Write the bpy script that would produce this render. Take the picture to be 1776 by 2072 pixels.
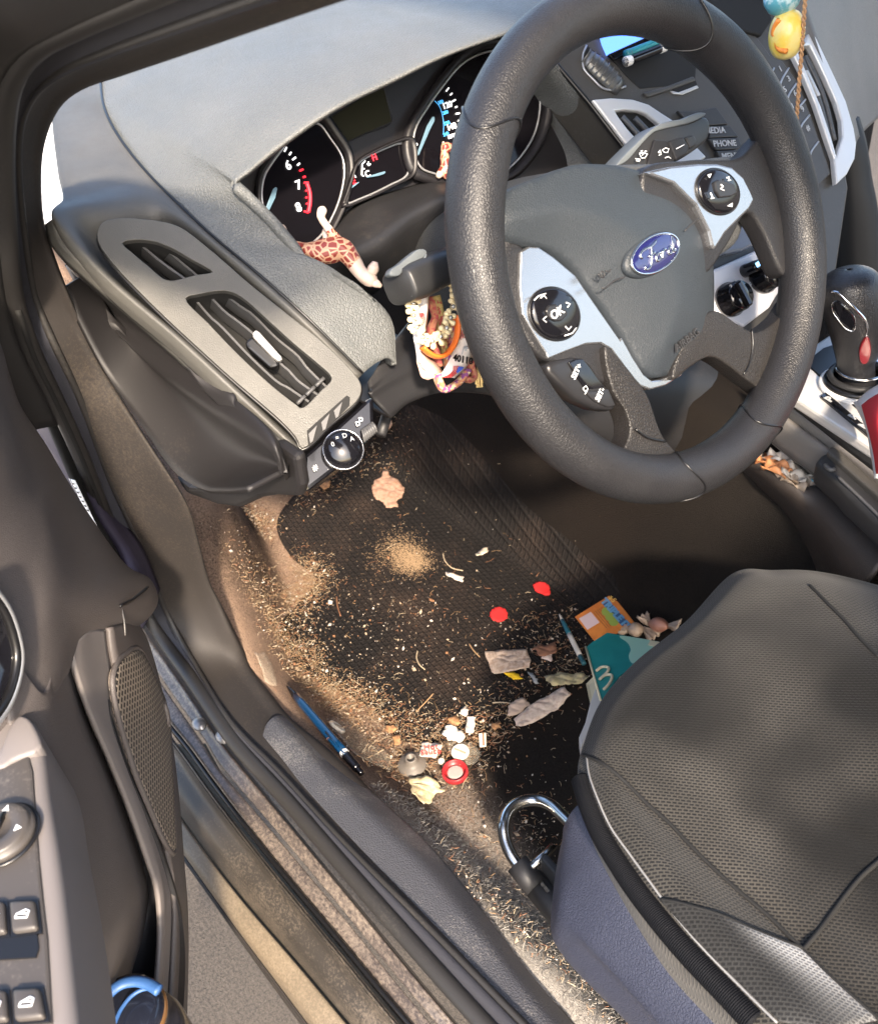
import bpy, bmesh, math, random
import numpy as np
from mathutils import Vector, Matrix
ROOF = True
random.seed(7); rng = np.random.default_rng(7)
for _o in list(bpy.data.objects): bpy.data.objects.remove(_o)
SC = bpy.context.scene; COL = SC.collection
rad = math.radians
# ------------------------------------------------------------------ camera
# car frame: x towards the front of the car, y towards the driver's door, z up; origin = steering wheel centre (metres)
CAM = np.array([-0.40157598, 0.52912145, 0.28904166])
RM = np.array([[-0.65480969, -0.74871121, -0.10322687], [-0.41698774, 0.47179933, -0.77686976], [0.63035347, -0.46565751, -0.62114217]])
FPX, PX0, PY0, PW_, PH_ = 1866.4389, 888.0, 1035.5, 1776.0, 2071.0
cd = bpy.data.cameras.new('camera'); cam = bpy.data.objects.new('camera', cd); COL.objects.link(cam)
m3 = Matrix((RM[0], -RM[1], -RM[2])).transposed()
cam.matrix_world = Matrix.Translation(CAM) @ m3.to_4x4()
cd.sensor_fit = 'VERTICAL'; cd.sensor_height = 24.0; cd.lens = FPX / PH_ * 24.0
cd.clip_start = 0.01; cd.clip_end = 2000
cd.dof.use_dof = True; cd.dof.focus_distance = 0.80; cd.dof.aperture_fstop = 9.0
SC.camera = cam
# ------------------------------------------------------------------ light
SUN = Vector((-0.69, 0.39, 0.61)).normalized()          # direction towards the sun
w = bpy.data.worlds.new('World'); SC.world = w; w.use_nodes = True
nt = w.node_tree; bg = nt.nodes['Background']; sky = nt.nodes.new('ShaderNodeTexSky')
sky.sky_type = 'NISHITA'; sky.sun_disc = False; sky.dust_density = 3.0; sky.air_density = 1.0
sky.sun_elevation = math.asin(SUN.z); sky.sun_rotation = math.atan2(SUN.x, SUN.y)
nt.links.new(sky.outputs[0], bg.inputs[0]); bg.inputs[1].default_value = 0.15
sl = bpy.data.lights.new('sun', 'SUN'); so = bpy.data.objects.new('sun', sl); COL.objects.link(so)
sl.energy = 2.9; sl.angle = rad(4); sl.color = (1.0, 0.84, 0.66)
so.rotation_euler = SUN.to_track_quat('Z', 'Y').to_euler()
SC.view_settings.view_transform = 'Standard'; SC.view_settings.look = 'None'
SC.view_settings.exposure = 2.0; SC.view_settings.gamma = 1.0; SC.view_settings.use_curve_mapping = False
SC.render.engine = 'CYCLES'; SC.cycles.max_bounces = 8; SC.cycles.transparent_max_bounces = 12
SC.cycles.use_denoising = True
# ------------------------------------------------------------------ points
def A(v): return np.array(v, float)
def ray(px, py):
    w_ = RM.T @ np.array([(px - PX0) / FPX, (py - PY0) / FPX, 1.0]); return w_
def P(px, py, x=None, y=None, z=None, pl=None):
    """3D point seen at photo point (px,py) lying on the given real plane of the car"""
    w_ = ray(px, py)
    if pl is not None:
        n, p0 = pl; t = ((A(p0) - CAM) @ A(n)) / (w_ @ A(n))
    else:
        i, val = (0, x) if x is not None else (1, y) if y is not None else (2, z)
        t = (val - CAM[i]) / w_[i]
    return CAM + w_ * t
def PL(pts, **k): return [P(a, b, **k) for a, b in pts]
def sstep(a, b, t):
    t = np.clip((t - a) / (b - a), 0, 1); return t * t * (3 - 2 * t)
# ------------------------------------------------------------------ objects
WP = {}
def _place(o, world, parent):
    pw = WP[parent.name] if parent is not None else np.zeros(3)
    o.location = Vector(np.asarray(world, float) - pw)
    if parent is not None: o.parent = parent
    WP[o.name] = np.asarray(world, float)
def tag(o, label=None, cat=None, group=None, kind=None):
    if label: o['label'] = label
    if cat: o['category'] = cat
    if group: o['group'] = group
    if kind: o['kind'] = kind
    return o
def thing(name, label, cat, loc, group=None):
    o = bpy.data.objects.new(name, None); COL.objects.link(o); o.empty_display_size = 0.02
    _place(o, loc, None); return tag(o, label, cat, group)
def mesh(name, V, F, mat, parent=None, smooth=True, solid=0.0, bevel=0.0, seg=2, off=-1.0, sub=0, origin=None, mats=None, fmat=None):
    V = np.asarray(V, float)
    c = origin if origin is not None else (V.max(0) + V.min(0)) / 2
    me = bpy.data.meshes.new(name); me.from_pydata([tuple(v) for v in V - c], [], [tuple(f) for f in F]); me.validate(); me.update()
    o = bpy.data.objects.new(name, me); COL.objects.link(o); _place(o, c, parent)
    for m in (mats or [mat]): me.materials.append(m)
    if fmat is not None:
        for p, i in zip(me.polygons, fmat): p.material_index = int(i)
    if smooth:
        for p in me.polygons: p.use_smooth = True
    if solid:
        s = o.modifiers.new('s', 'SOLIDIFY'); s.thickness = solid; s.offset = off
    if bevel:
        b = o.modifiers.new('b', 'BEVEL'); b.width = bevel; b.segments = seg; b.limit_method = 'ANGLE'; b.angle_limit = rad(35)
        b.harden_normals = False
    if sub:
        s = o.modifiers.new('u', 'SUBSURF'); s.levels = sub; s.render_levels = sub
    return o
def cat_rom(pts, n, closed=False):
    """resample a control polyline to n points along a smooth curve"""
    p = np.asarray(pts, float)
    if len(p) == 2 and not closed: return p[0] + (p[1] - p[0]) * np.linspace(0, 1, n)[:, None]
    if closed: q = np.vstack([p[-1], p, p[0], p[1]])
    else: q = np.vstack([2 * p[0] - p[1], p, 2 * p[-1] - p[-2]])
    out = []
    for i in range(1, len(q) - 2):
        p0, p1, p2, p3 = q[i - 1:i + 3]
        d0, d1, d2 = [max(np.linalg.norm(b - a) ** 0.5, 1e-6) for a, b in ((p0, p1), (p1, p2), (p2, p3))]
        t = np.linspace(0, 1, 12, endpoint=False)[:, None]
        m1 = (p2 - p1) + d1 * ((p1 - p0) / d0 - (p2 - p0) / (d0 + d1))
        m2 = (p2 - p1) + d1 * ((p3 - p2) / d2 - (p3 - p1) / (d1 + d2))
        out.append((2 * t**3 - 3 * t**2 + 1) * p1 + (t**3 - 2 * t**2 + t) * m1 + (-2 * t**3 + 3 * t**2) * p2 + (t**3 - t**2) * m2)
    out = np.vstack(out + [p[0:1] if closed else p[-1:]])
    L = np.concatenate([[0], np.cumsum(np.linalg.norm(np.diff(out, axis=0), axis=1))])
    s = np.linspace(0, L[-1], n + 1 if closed else n)
    r = np.stack([np.interp(s, L, out[:, k]) for k in range(3)], 1)
    return r[:-1] if closed else r
def poly_rs(pts, n):
    p = np.asarray(pts, float); L = np.concatenate([[0], np.cumsum(np.linalg.norm(np.diff(p, axis=0), axis=1))])
    s = np.linspace(0, L[-1], n); return np.stack([np.interp(s, L, p[:, k]) for k in range(3)], 1)
def loft(name, curves, mat, parent=None, n=60, m=5, thick=0.004, sharp=False, away=None, param=False, **k):
    """surface through a family of curves (first index across, second along)"""
    def rs(c):
        c = np.asarray(c, float)
        if param:    # keep the control points matched from curve to curve
            t = np.linspace(0, len(c) - 1, n); return uni_cr(c, t)
        return cat_rom(c, n)
    R_ = np.array([rs(c) for c in curves])
    if len(R_) > 1 and m > 1:
        t = np.linspace(0, len(R_) - 1, (len(R_) - 1) * m + 1)
        if sharp or len(R_) == 2:
            i = np.minimum(t.astype(int), len(R_) - 2); f = (t - i)[:, None, None]; G = R_[i] * (1 - f) + R_[i + 1] * f
        else:
            G = uni_cr(R_.reshape(len(R_), -1), t).reshape(len(t), n, 3)
    else: G = R_
    return grid(name, G, mat, parent, thick, away, **k)
def uni_cr(p, t):
    q = np.vstack([2 * p[0] - p[1], p, 2 * p[-1] - p[-2]]); i = np.minimum(t.astype(int), len(p) - 2); f = (t - i)[:, None]
    a, b, c, d = q[i], q[i + 1], q[i + 2], q[i + 3]
    return 0.5 * (2 * b + (c - a) * f + (2 * a - 5 * b + 4 * c - d) * f**2 + (3 * b - a - 3 * c + d) * f**3)
def grid(name, G, mat, parent=None, thick=0.004, away=None, closed=False, **k):
    a, b = G.shape[:2]; F = []
    for i in range(a - 1):
        for j in range(b if closed else b - 1):
            j2 = (j + 1) % b; F.append((i * b + j, i * b + j2, (i + 1) * b + j2, (i + 1) * b + j))
    V = G.reshape(-1, 3)
    e1 = G[1:, :-1] - G[:-1, :-1]; e2 = G[:-1, 1:] - G[:-1, :-1]
    nn = np.cross(e2, e1).reshape(-1, 3); cc = G[:-1, :-1].reshape(-1, 3)
    ref = (CAM if away is None else A(away)) - cc
    if (nn * ref).sum() < 0: F = [f[::-1] for f in F]
    return mesh(name, V, F, mat, parent, solid=thick, **k)
def tube_geo(pts, r, seg=12, closed=False, cap=True, ell=None, up=None, ell_arr=None):
    p = np.asarray(pts, float); n = len(p); r = np.broadcast_to(np.asarray(r, float), (n,))
    T = np.roll(p, -1, 0) - np.roll(p, 1, 0) if closed else np.gradient(p, axis=0)
    T /= np.linalg.norm(T, axis=1)[:, None] + 1e-12
    V = []; u = None
    for i in range(n):
        if up is not None: u = np.cross(A(up), T[i])
        elif u is None:
            u = np.cross(T[i], [0, 0, 1.0]);
            if np.linalg.norm(u) < 1e-3: u = np.cross(T[i], [0, 1.0, 0])
        else: u = u - T[i] * (u @ T[i])
        u = u / (np.linalg.norm(u) + 1e-12); v = np.cross(T[i], u)
        a, b = ell if ell else (1, 1)
        for s in range(seg):
            th = 2 * math.pi * s / seg
            V.append(p[i] + r[i] * (a * math.cos(th) * u + b * math.sin(th) * v))
    F = []
    for i in range(n if closed else n - 1):
        j = (i + 1) % n
        for s in range(seg):
            s2 = (s + 1) % seg; F.append((i * seg + s, i * seg + s2, j * seg + s2, j * seg + s))
    if cap and not closed:
        F.append(tuple(range(seg))[::-1]); F.append(tuple(range((n - 1) * seg, n * seg)))
    return V, F
def tube(name, pts, r, mat, parent=None, n=None, **k):
    kw = {q: k.pop(q) for q in ('seg', 'closed', 'cap', 'ell', 'up') if q in k}
    if n: 
        rr = np.asarray(r, float)
        if rr.ndim: r = np.interp(np.linspace(0, 1, n), np.linspace(0, 1, len(rr)), rr)
        pts = cat_rom(pts, n, kw.get('closed', False))
    V, F = tube_geo(pts, r, **kw); return mesh(name, V, F, mat, parent, **k)
class MB:
    """gathers shapes into one mesh"""
    def __init__(s): s.V = []; s.F = []; s.M = []
    def add(s, V, F, mi=0):
        o = len(s.V); s.V += [tuple(v) for v in V]; s.F += [tuple(i + o for i in f) for f in F]; s.M += [mi] * len(F)
    def tube(s, pts, r, mi=0, n=None, **k):
        if n: pts = cat_rom(pts, n, k.get('closed', False))
        s.add(*tube_geo(pts, r, **k), mi)
    def box(s, c, X, Y, Z, mi=0):
        c, X, Y, Z = A(c), A(X), A(Y), A(Z)
        V = [c + a * X + b * Y + d * Z for d in (-1, 1) for b in (-1, 1) for a in (-1, 1)]
        s.add(V, [(0, 2, 3, 1), (4, 5, 7, 6), (0, 1, 5, 4), (2, 6, 7, 3), (0, 4, 6, 2), (1, 3, 7, 5)], mi)
    def prism(s, out, nrm, t, mi=0):
        out = np.asarray(out, float); k = len(out); b = out - A(nrm) * t
        if newell(out) @ A(nrm) < 0: out = out[::-1]; b = b[::-1]
        s.add(np.vstack([out, b]), [tuple(range(k)), tuple(range(2 * k - 1, k - 1, -1))] + [(i, i + k, (i + 1) % k + k, (i + 1) % k) for i in range(k)], mi)
    def build(s, name, mat, parent=None, **k):
        mats = mat if isinstance(mat, list) else [mat]
        return mesh(name, s.V, s.F, None, parent, mats=mats, fmat=s.M, **k)
def newell(p):
    q = np.roll(p, -1, 0); return np.cross(p, q).sum(0)
def unit(v): v = A(v); return v / np.linalg.norm(v)
def plate(name, out, mat, parent=None, t=0.006, bevel=0.0, nrm=None, smooth_out=0, **k):
    """solid slab with the given outline, its face towards the viewer side"""
    out = np.asarray(out, float)
    if smooth_out: out = cat_rom(out, smooth_out, True)
    if nrm is None:
        nrm = unit(newell(out))
        if nrm @ (CAM - out.mean(0)) < 0: nrm = -nrm
    b = MB(); b.prism(out, nrm, t); k.setdefault('smooth', False)
    return b.build(name, mat, parent, bevel=bevel, **k)
def frame_plate(name, out, inn, mat, parent=None, t=0.006, bevel=0.0, N=80, **k):
    """slab with a hole; both outlines resampled from the same start direction"""
    o = cat_rom(out, N, True); i = cat_rom(inn, N, True)
    nrm = unit(newell(o));
    if nrm @ (CAM - o.mean(0)) < 0: o = o[::-1]; nrm = -nrm
    if unit(newell(i)) @ nrm < 0: i = i[::-1]
    sh = int(np.argmin(((i - o[0]) ** 2).sum(1)))
    best = min(range(N), key=lambda s: ((np.roll(i, -s, 0) - o) ** 2).sum()); i = np.roll(i, -best, 0)
    V = np.vstack([o, i, o - nrm * t, i - nrm * t]); F = []
    for a in range(N):
        b = (a + 1) % N
        F += [(a, b, N + b, N + a), (2 * N + a, 3 * N + a, 3 * N + b, 2 * N + b), (a, 2 * N + a, 2 * N + b, b), (N + a, N + b, 3 * N + b, 3 * N + a)]
    return mesh(name, V, F, mat, parent, bevel=bevel, smooth=k.pop('smooth', True), **k)
def dome(name, out, h, mat, parent=None, t=0.01, rings=10, N=90, pw=2.5, nrm=None, ctr=None, **k):
    """cushion: outline rising smoothly to height h with a skirt of depth t below"""
    o = cat_rom(out, N, True) if N else np.asarray(out, float); N = len(o)
    if nrm is None:
        nrm = unit(newell(o))
        if nrm @ (CAM - o.mean(0)) < 0: nrm = -nrm
    c = o.mean(0) if ctr is None else A(ctr)
    if newell(o) @ nrm < 0: o = o[::-1]
    V = [o - nrm * t]; 
    for i in range(rings):
        r = math.cos(i / rings * math.pi / 2) ; r = r ** 0.8
        z = (1 - r ** pw) ** (1 / pw); V.append(c + (o - c) * r + nrm * h * z)
    V = np.vstack(V + [[c + nrm * h]]); F = []
    for i in range(rings):
        for a in range(N):
            b = (a + 1) % N; F.append((i * N + a, i * N + b, (i + 1) * N + b, (i + 1) * N + a))
    L = rings * N; F += [(L + a, L + (a + 1) % N, len(V) - 1) for a in range(N)]; F.append(tuple(range(N))[::-1])
    return mesh(name, V, F, mat, parent, **k)
def pillow(name, out, h, wd, mat, parent=None, t=.01, nrm=None, step=.005, N=160, pw=2.0, hf=None, **k):
    """slab whose top swells from the outline: height grows with the distance from the edge"""
    from mathutils.geometry import delaunay_2d_cdt
    o = cat_rom(out, N, True) if N else np.asarray(out, float); N = len(o)
    if nrm is None:
        nrm = unit(newell(o))
        if nrm @ (CAM - o.mean(0)) < 0: nrm = -nrm
    if newell(o) @ nrm < 0: o = o[::-1]
    c = o.mean(0); X = unit(o[0] - c - nrm * ((o[0] - c) @ nrm)); Y = np.cross(nrm, X)
    q = np.stack([(o - c) @ X, (o - c) @ Y], 1); off = (o - c) @ nrm
    lo, hi = q.min(0), q.max(0); gx, gy = np.meshgrid(np.arange(lo[0], hi[0], step), np.arange(lo[1], hi[1], step)); g = np.stack([gx.ravel(), gy.ravel()], 1)
    g[:, 0] += (np.arange(len(g)) // gx.shape[1] % 2) * step / 2
    a, b = q, np.roll(q, -1, 0); ins = np.zeros(len(g), bool); dist = np.full(len(g), 1e9)
    for p1, p2 in zip(a, b):
        cr = (p1[1] > g[:, 1]) != (p2[1] > g[:, 1]); xx = p1[0] + (g[:, 1] - p1[1]) * (p2[0] - p1[0]) / (p2[1] - p1[1] + 1e-15); ins ^= cr & (g[:, 0] < xx)
        e = p2 - p1; tt = np.clip(((g - p1) @ e) / (e @ e + 1e-15), 0, 1)[:, None]; dist = np.minimum(dist, np.linalg.norm(g - p1 - tt * e, axis=1))
    g = g[ins & (dist > step * .5)]; 
    V2 = [Vector(v) for v in np.vstack([q, g])]; r = delaunay_2d_cdt(V2, [], [list(range(N))], 1, 1e-7)
    P2 = np.array([tuple(v) for v in r[0]]); d = np.full(len(P2), 1e9); base = np.zeros(len(P2)); wsum = np.zeros(len(P2))
    for i, (p1, p2) in enumerate(zip(a, b)):
        e = p2 - p1; tt = np.clip(((P2 - p1) @ e) / (e @ e + 1e-15), 0, 1)[:, None]; dd = np.linalg.norm(P2 - p1 - tt * e, axis=1); d = np.minimum(d, dd)
        w_ = 1 / (dd + 1e-5) ** 2; base += w_ * off[i]; wsum += w_
    s_ = np.clip(d / wd, 0, 1); z = h * (1 - (1 - s_) ** pw) + base / wsum
    V = [c + X * p[0] + Y * p[1] + nrm * zz for p, zz in zip(P2, z)]
    if hf: V = [v + nrm * hf(v) for v in V]
    F = [tuple(f) for f in r[2]]
    F = [f if np.cross(P2[f[1]] - P2[f[0]], P2[f[2]] - P2[f[0]]) > 0 else f[::-1] for f in F]
    n0 = len(V); V += [V[i] - nrm * t for i in range(N)]
    F += [(i, n0 + i, n0 + (i + 1) % N, (i + 1) % N) for i in range(N)]
    return mesh(name, V, F, mat, parent, **k)
from mathutils.bvhtree import BVHTree
def bvh(*objs):
    V = []; F = []
    for o in objs:
        n = len(V); wv = WP[o.name]; V += [tuple(np.array(v.co) + wv) for v in o.data.vertices]; F += [tuple(i + n for i in p.vertices) for p in o.data.polygons]
    return BVHTree.FromPolygons([Vector(v) for v in V], F)
def hit(t, px, py, o=0.0):
    """point of a built surface seen at photo point (px,py), lifted by o"""
    r = t.ray_cast(Vector(CAM), Vector(unit(ray(px, py))))
    if r[0] is None: return None
    n = np.array(r[1]); n = n if n @ ray(px, py) < 0 else -n
    return np.array(r[0]) + n * o
def hits(t, pts, o=0.0): return np.array([h for h in (hit(t, a, b, o) for a, b in pts) if h is not None])
def lathe_geo(prof, c, axis, seg=32, xref=None, ell=1.0):
    axis = unit(axis); c = A(c); x = np.cross(axis, [0, 0, 1.0] if abs(axis[2]) < .9 else [1.0, 0, 0]) if xref is None else A(xref)
    x = unit(x - axis * (x @ axis)); y = np.cross(axis, x); V = []; F = []
    for r, h in prof:
        for s in range(seg):
            t = 2 * math.pi * s / seg; V.append(c + axis * h + r * (math.cos(t) * x + ell * math.sin(t) * y))
    for i in range(len(prof) - 1):
        for s in range(seg):
            s2 = (s + 1) % seg; F.append((i * seg + s, i * seg + s2, (i + 1) * seg + s2, (i + 1) * seg + s))
    F.append(tuple(range(seg))[::-1]); F.append(tuple(range((len(prof) - 1) * seg, len(prof) * seg)))
    return V, F
def lathe(name, prof, c, axis, mat, parent=None, seg=32, xref=None, ell=1.0, **k):
    V, F = lathe_geo(prof, c, axis, seg, xref, ell); return mesh(name, V, F, mat, parent, **k)
def text_geo(s, size, loc, X, Y, depth=0.0003, align='CENTER', bold=0.0):
    cu = bpy.data.curves.new('t', 'FONT'); cu.body = s; cu.size = size; cu.align_x = align; cu.align_y = 'CENTER'
    cu.extrude = depth; cu.offset = bold; cu.resolution_u = 3
    o = bpy.data.objects.new('t', cu); COL.objects.link(o)
    dg = bpy.context.evaluated_depsgraph_get(); dg.update(); me = bpy.data.meshes.new_from_object(o.evaluated_get(dg))
    X, Y = unit(X), unit(Y); Z = np.cross(X, Y); loc = A(loc)
    V = [loc + v.co.x * X + v.co.y * Y + v.co.z * Z for v in me.vertices]; F = [tuple(p.vertices) for p in me.polygons]
    bpy.data.objects.remove(o); bpy.data.curves.remove(cu); bpy.data.meshes.remove(me); return V, F
def text(name, s, size, loc, X, Y, mat, parent=None, **k):
    V, F = text_geo(s, size, loc, X, Y, **k); return mesh(name, V, F, mat, parent, smooth=False)
# ------------------------------------------------------------------ materials
def mk(name, col, rough=0.5, metal=0.0, bump=None, var=None, dust=None, spec=0.5, coat=0.0, emit=None, trans=0.0, alpha=1.0, sheen=0.0, rvar=0.0, ymask=None):
    m = bpy.data.materials.new(name); m.use_nodes = True; t = m.node_tree; N = t.nodes; b = N['Principled BSDF']; L = t.links.new
    b.inputs['Base Color'].default_value = (*col, 1); b.inputs['Roughness'].default_value = rough; b.inputs['Metallic'].default_value = metal
    b.inputs['Specular IOR Level'].default_value = spec; b.inputs['Coat Weight'].default_value = coat
    b.inputs['Transmission Weight'].default_value = trans; b.inputs['Alpha'].default_value = alpha
    b.inputs['Sheen Weight'].default_value = sheen
    if emit: b.inputs['Emission Color'].default_value = (*emit[0], 1); b.inputs['Emission Strength'].default_value = emit[1]
    tc = N.new('ShaderNodeTexCoord'); cur = None
    def noise(scale, det=4, rough_=0.6):
        n = N.new('ShaderNodeTexNoise'); n.inputs['Scale'].default_value = scale; n.inputs['Detail'].default_value = det
        n.inputs['Roughness'].default_value = rough_; L(tc.outputs['Object'], n.inputs['Vector']); return n
    def mix(fac, c2, prev):
        x = N.new('ShaderNodeMix'); x.data_type = 'RGBA'; L(fac, x.inputs['Factor'])
        if prev is None: x.inputs['A'].default_value = (*col, 1)
        else: L(prev, x.inputs['A'])
        x.inputs['B'].default_value = (*c2, 1); return x.outputs['Result']
    def ramp(src, lo, hi, amt=1.0):
        r = N.new('ShaderNodeMapRange'); r.inputs['From Min'].default_value = lo; r.inputs['From Max'].default_value = hi
        r.inputs['To Max'].default_value = amt; L(src, r.inputs['Value']); return r.outputs['Result']
    if var:      # (colour, scale, lo, hi, amount)
        n = noise(var[1]); cur = mix(ramp(n.outputs['Fac'], var[2], var[3], var[4]), var[0], cur)
    if dust:     # (colour, big scale, speckle scale, lo, hi, amount)
        n1 = noise(dust[1], 5); n2 = noise(dust[2], 3, 0.75)
        mm = N.new('ShaderNodeMath'); mm.operation = 'ADD'; L(n1.outputs['Fac'], mm.inputs[0]); L(n2.outputs['Fac'], mm.inputs[1])
        cur = mix(ramp(mm.outputs[0], dust[3], dust[4], dust[5]), dust[0], cur)
    if cur is not None: L(cur, b.inputs['Base Color'])
    if rvar:
        n = noise(35.0); r = N.new('ShaderNodeMapRange'); r.inputs['To Min'].default_value = rough - rvar; r.inputs['To Max'].default_value = rough + rvar
        r.inputs['From Min'].default_value = 0.3; r.inputs['From Max'].default_value = 0.7
        L(n.outputs['Fac'], r.inputs['Value']); L(r.outputs['Result'], b.inputs['Roughness'])
    if ymask and cur is not None:   # dirt, with some of the floor's shade in the same mask: fades across the local y axis
        mf = b.inputs['Base Color'].links[0].from_node.inputs['Factor']; src = mf.links[0].from_socket
        sx = N.new('ShaderNodeSeparateXYZ'); L(tc.outputs['Object'], sx.inputs[0]); r = N.new('ShaderNodeMapRange'); r.interpolation_type = 'SMOOTHSTEP'; r.inputs['From Min'].default_value = ymask[0]; r.inputs['From Max'].default_value = ymask[1]; r.inputs['To Min'].default_value = ymask[2]
        sk = N.new('ShaderNodeMath'); sk.operation = 'MULTIPLY_ADD'; L(sx.outputs['X'], sk.inputs[0]); sk.inputs[1].default_value = ymask[3] if len(ymask) > 3 else 0.0; L(sx.outputs['Y'], sk.inputs[2]); L(sk.outputs[0], r.inputs['Value']); mu = N.new('ShaderNodeMath'); mu.operation = 'MULTIPLY'; L(src, mu.inputs[0]); L(r.outputs['Result'], mu.inputs[1]); L(mu.outputs[0], mf)
    if bump:     # (kind, scale, strength[, distance])
        bp = N.new('ShaderNodeBump'); bp.inputs['Strength'].default_value = bump[2]; bp.inputs['Distance'].default_value = bump[3] if len(bump) > 3 else (0.0008 if bump[0] == 'leather' else 0.0006)
        if bump[0] == 'leather':
            v = N.new('ShaderNodeTexVoronoi'); v.feature = 'DISTANCE_TO_EDGE'; v.inputs['Scale'].default_value = bump[1]
            d = N.new('ShaderNodeTexNoise'); d.inputs['Scale'].default_value = bump[1] * 0.5; L(tc.outputs['Object'], d.inputs['Vector'])
            vm = N.new('ShaderNodeMixRGB'); vm.blend_type = 'ADD'; vm.inputs[0].default_value = 0.9 / bump[1]
            L(tc.outputs['Object'], vm.inputs[1]); L(d.outputs['Color'], vm.inputs[2]); L(vm.outputs[0], v.inputs['Vector'])
            inv = N.new('ShaderNodeMapRange'); inv.interpolation_type = 'SMOOTHSTEP'; inv.inputs['From Max'].default_value = .22; L(v.outputs['Distance'], inv.inputs['Value']); h = inv.outputs['Result']
        elif bump[0] == 'fuzz': h = noise(bump[1], 5, 0.8).outputs['Fac']
        else: h = noise(bump[1], 3).outputs['Fac']
        L(h, bp.inputs['Height']); L(bp.outputs[0], b.inputs['Normal'])
    return m
M = {}
TAN = (0.30, 0.22, 0.14)
M['pad'] = mk('pad', (0.100, 0.106, 0.106), 0.5, bump=('leather', 380, 0.5, .0008), var=((0.135, 0.137, 0.132), 9, .4, .7, .6), rvar=.05)
M['hard'] = mk('hard', (0.066, 0.065, 0.060), 0.48, bump=('leather', 700, 0.2, .0005), var=((0.10, 0.097, 0.088), 14, .4, .7, .6), rvar=.06)
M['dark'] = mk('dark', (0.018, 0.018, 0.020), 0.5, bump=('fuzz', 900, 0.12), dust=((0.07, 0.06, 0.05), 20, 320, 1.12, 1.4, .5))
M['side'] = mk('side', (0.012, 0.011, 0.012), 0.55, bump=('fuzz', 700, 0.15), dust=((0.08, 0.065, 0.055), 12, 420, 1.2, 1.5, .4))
M['black'] = mk('black', (0.008, 0.008, 0.009), 0.3)
M['void'] = mk('void', (0.006, 0.006, 0.006), 0.8)
M['gloss'] = mk('gloss', (0.006, 0.006, 0.008), 0.12, coat=.3)
M['rim'] = mk('rim', (0.015, 0.015, 0.017), 0.44, bump=('leather', 500, 0.28, .0007), rvar=.07, dust=((0.10, 0.085, 0.07), 25, 500, 1.15, 1.5, .25))
M['bag'] = mk('bag', (0.024, 0.030, 0.037), 0.47, bump=('leather', 520, 0.25, .0006), rvar=.05, dust=((0.14, 0.13, 0.12), 20, 600, 1.3, 1.5, .3))
M['silver'] = mk('silver', (0.62, 0.65, 0.70), 0.30, metal=.85, bump=('noise', 1500, 0.03), rvar=.05)
M['silver2'] = mk('silver2', (0.55, 0.54, 0.52), 0.38, metal=.5, rvar=.05)
M['chrome'] = mk('chrome', (0.75, 0.76, 0.78), 0.12, metal=1.0)
M['white'] = mk('white', (0.75, 0.75, 0.74), 0.6)
M['print'] = mk('print', (0.72, 0.74, 0.76), 0.6)
M['printg'] = mk('printg', (0.42, 0.43, 0.44), 0.6)
M['column'] = mk('column', (0.055, 0.058, 0.061), 0.5, bump=('leather', 600, 0.45), dust=((0.20, 0.19, 0.18), 20, 500, 1.2, 1.5, .4))
# photo-zoom coordinate helpers (crop pixels -> photo points)
def zc(ox, oy, s): return lambda pts: [(ox + s * a, oy + s * b) for a, b in pts]
zA = zc(0, 0, .503); zB = zc(882.8, 0, .503); zC = zc(0, 412.2, .503); zD = zc(882.8, 549.6, .503); zE = zc(0, 961.8, .3868)
zF = zc(480.9, 961.8, .4255); zG = zc(0, 1442.7, .3868); zH = zc(882.8, 1167.9, .503); zI = zc(1099.2, 343.5, .3095)
zK = zc(446.6, 68.7, .3095); zL = zc(755.7, 446.6, .1824); zR = zc(1501.1, 0, .199); zS = zc(1432.4, 480.9, .3316); zT = zc(1099.2, 0, .2708); zU = zc(0, 618.3, .3979)
def PX(pts):
    """points given as (px, py, axis, value)"""
    return np.array([P(a, b, **{c: d}) for a, b, c, d in pts])
M['carpet'] = mk('carpet', (0.009, 0.008, 0.0075), 0.95, bump=('fuzz', 700, 0.9, .003), dust=((0.36, 0.25, 0.175), 5.5, 420, 0.66, 1.08, .9), spec=.1, ymask=(.29, .37, .03, .25))
_t = M['carpet'].node_tree; _mx = _t.nodes['Principled BSDF'].inputs['Base Color'].links[0].from_node; _tc = _t.nodes.new('ShaderNodeTexCoord'); _sx = _t.nodes.new('ShaderNodeSeparateXYZ'); _mr = _t.nodes.new('ShaderNodeMapRange'); _mr.inputs['From Min'].default_value = -.16; _mr.inputs['From Max'].default_value = .10
_cr = _t.nodes.new('ShaderNodeValToRGB'); _cr.color_ramp.elements[0].color = (.52, .48, .43, 1); _cr.color_ramp.elements[1].color = (.36, .245, .175, 1)   # grey grit by the seat, brightened for the strong light there, tan dust in the footwell
_t.links.new(_tc.outputs['Object'], _sx.inputs[0]); _t.links.new(_sx.outputs['X'], _mr.inputs['Value']); _t.links.new(_mr.outputs['Result'], _cr.inputs[0]); _t.links.new(_cr.outputs[0], _mx.inputs['B'])
M['mat'] = mk('mat', (0.010, 0.0085, 0.008), 0.85, dust=((0.085, 0.055, 0.040), 7, 600, 1.0, 1.45, .7), spec=.2)
_t = M['mat'].node_tree; _tc = _t.nodes.new('ShaderNodeTexCoord'); _mp = _t.nodes.new('ShaderNodeMapping'); _mp.inputs['Rotation'].default_value = (0, 0, rad(8)); _br = _t.nodes.new('ShaderNodeTexBrick'); _br.inputs['Scale'].default_value = 1
for _k, _v in (('Brick Width', .009), ('Row Height', .0075), ('Mortar Size', .0016), ('Mortar Smooth', .8)): _br.inputs[_k].default_value = _v
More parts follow.
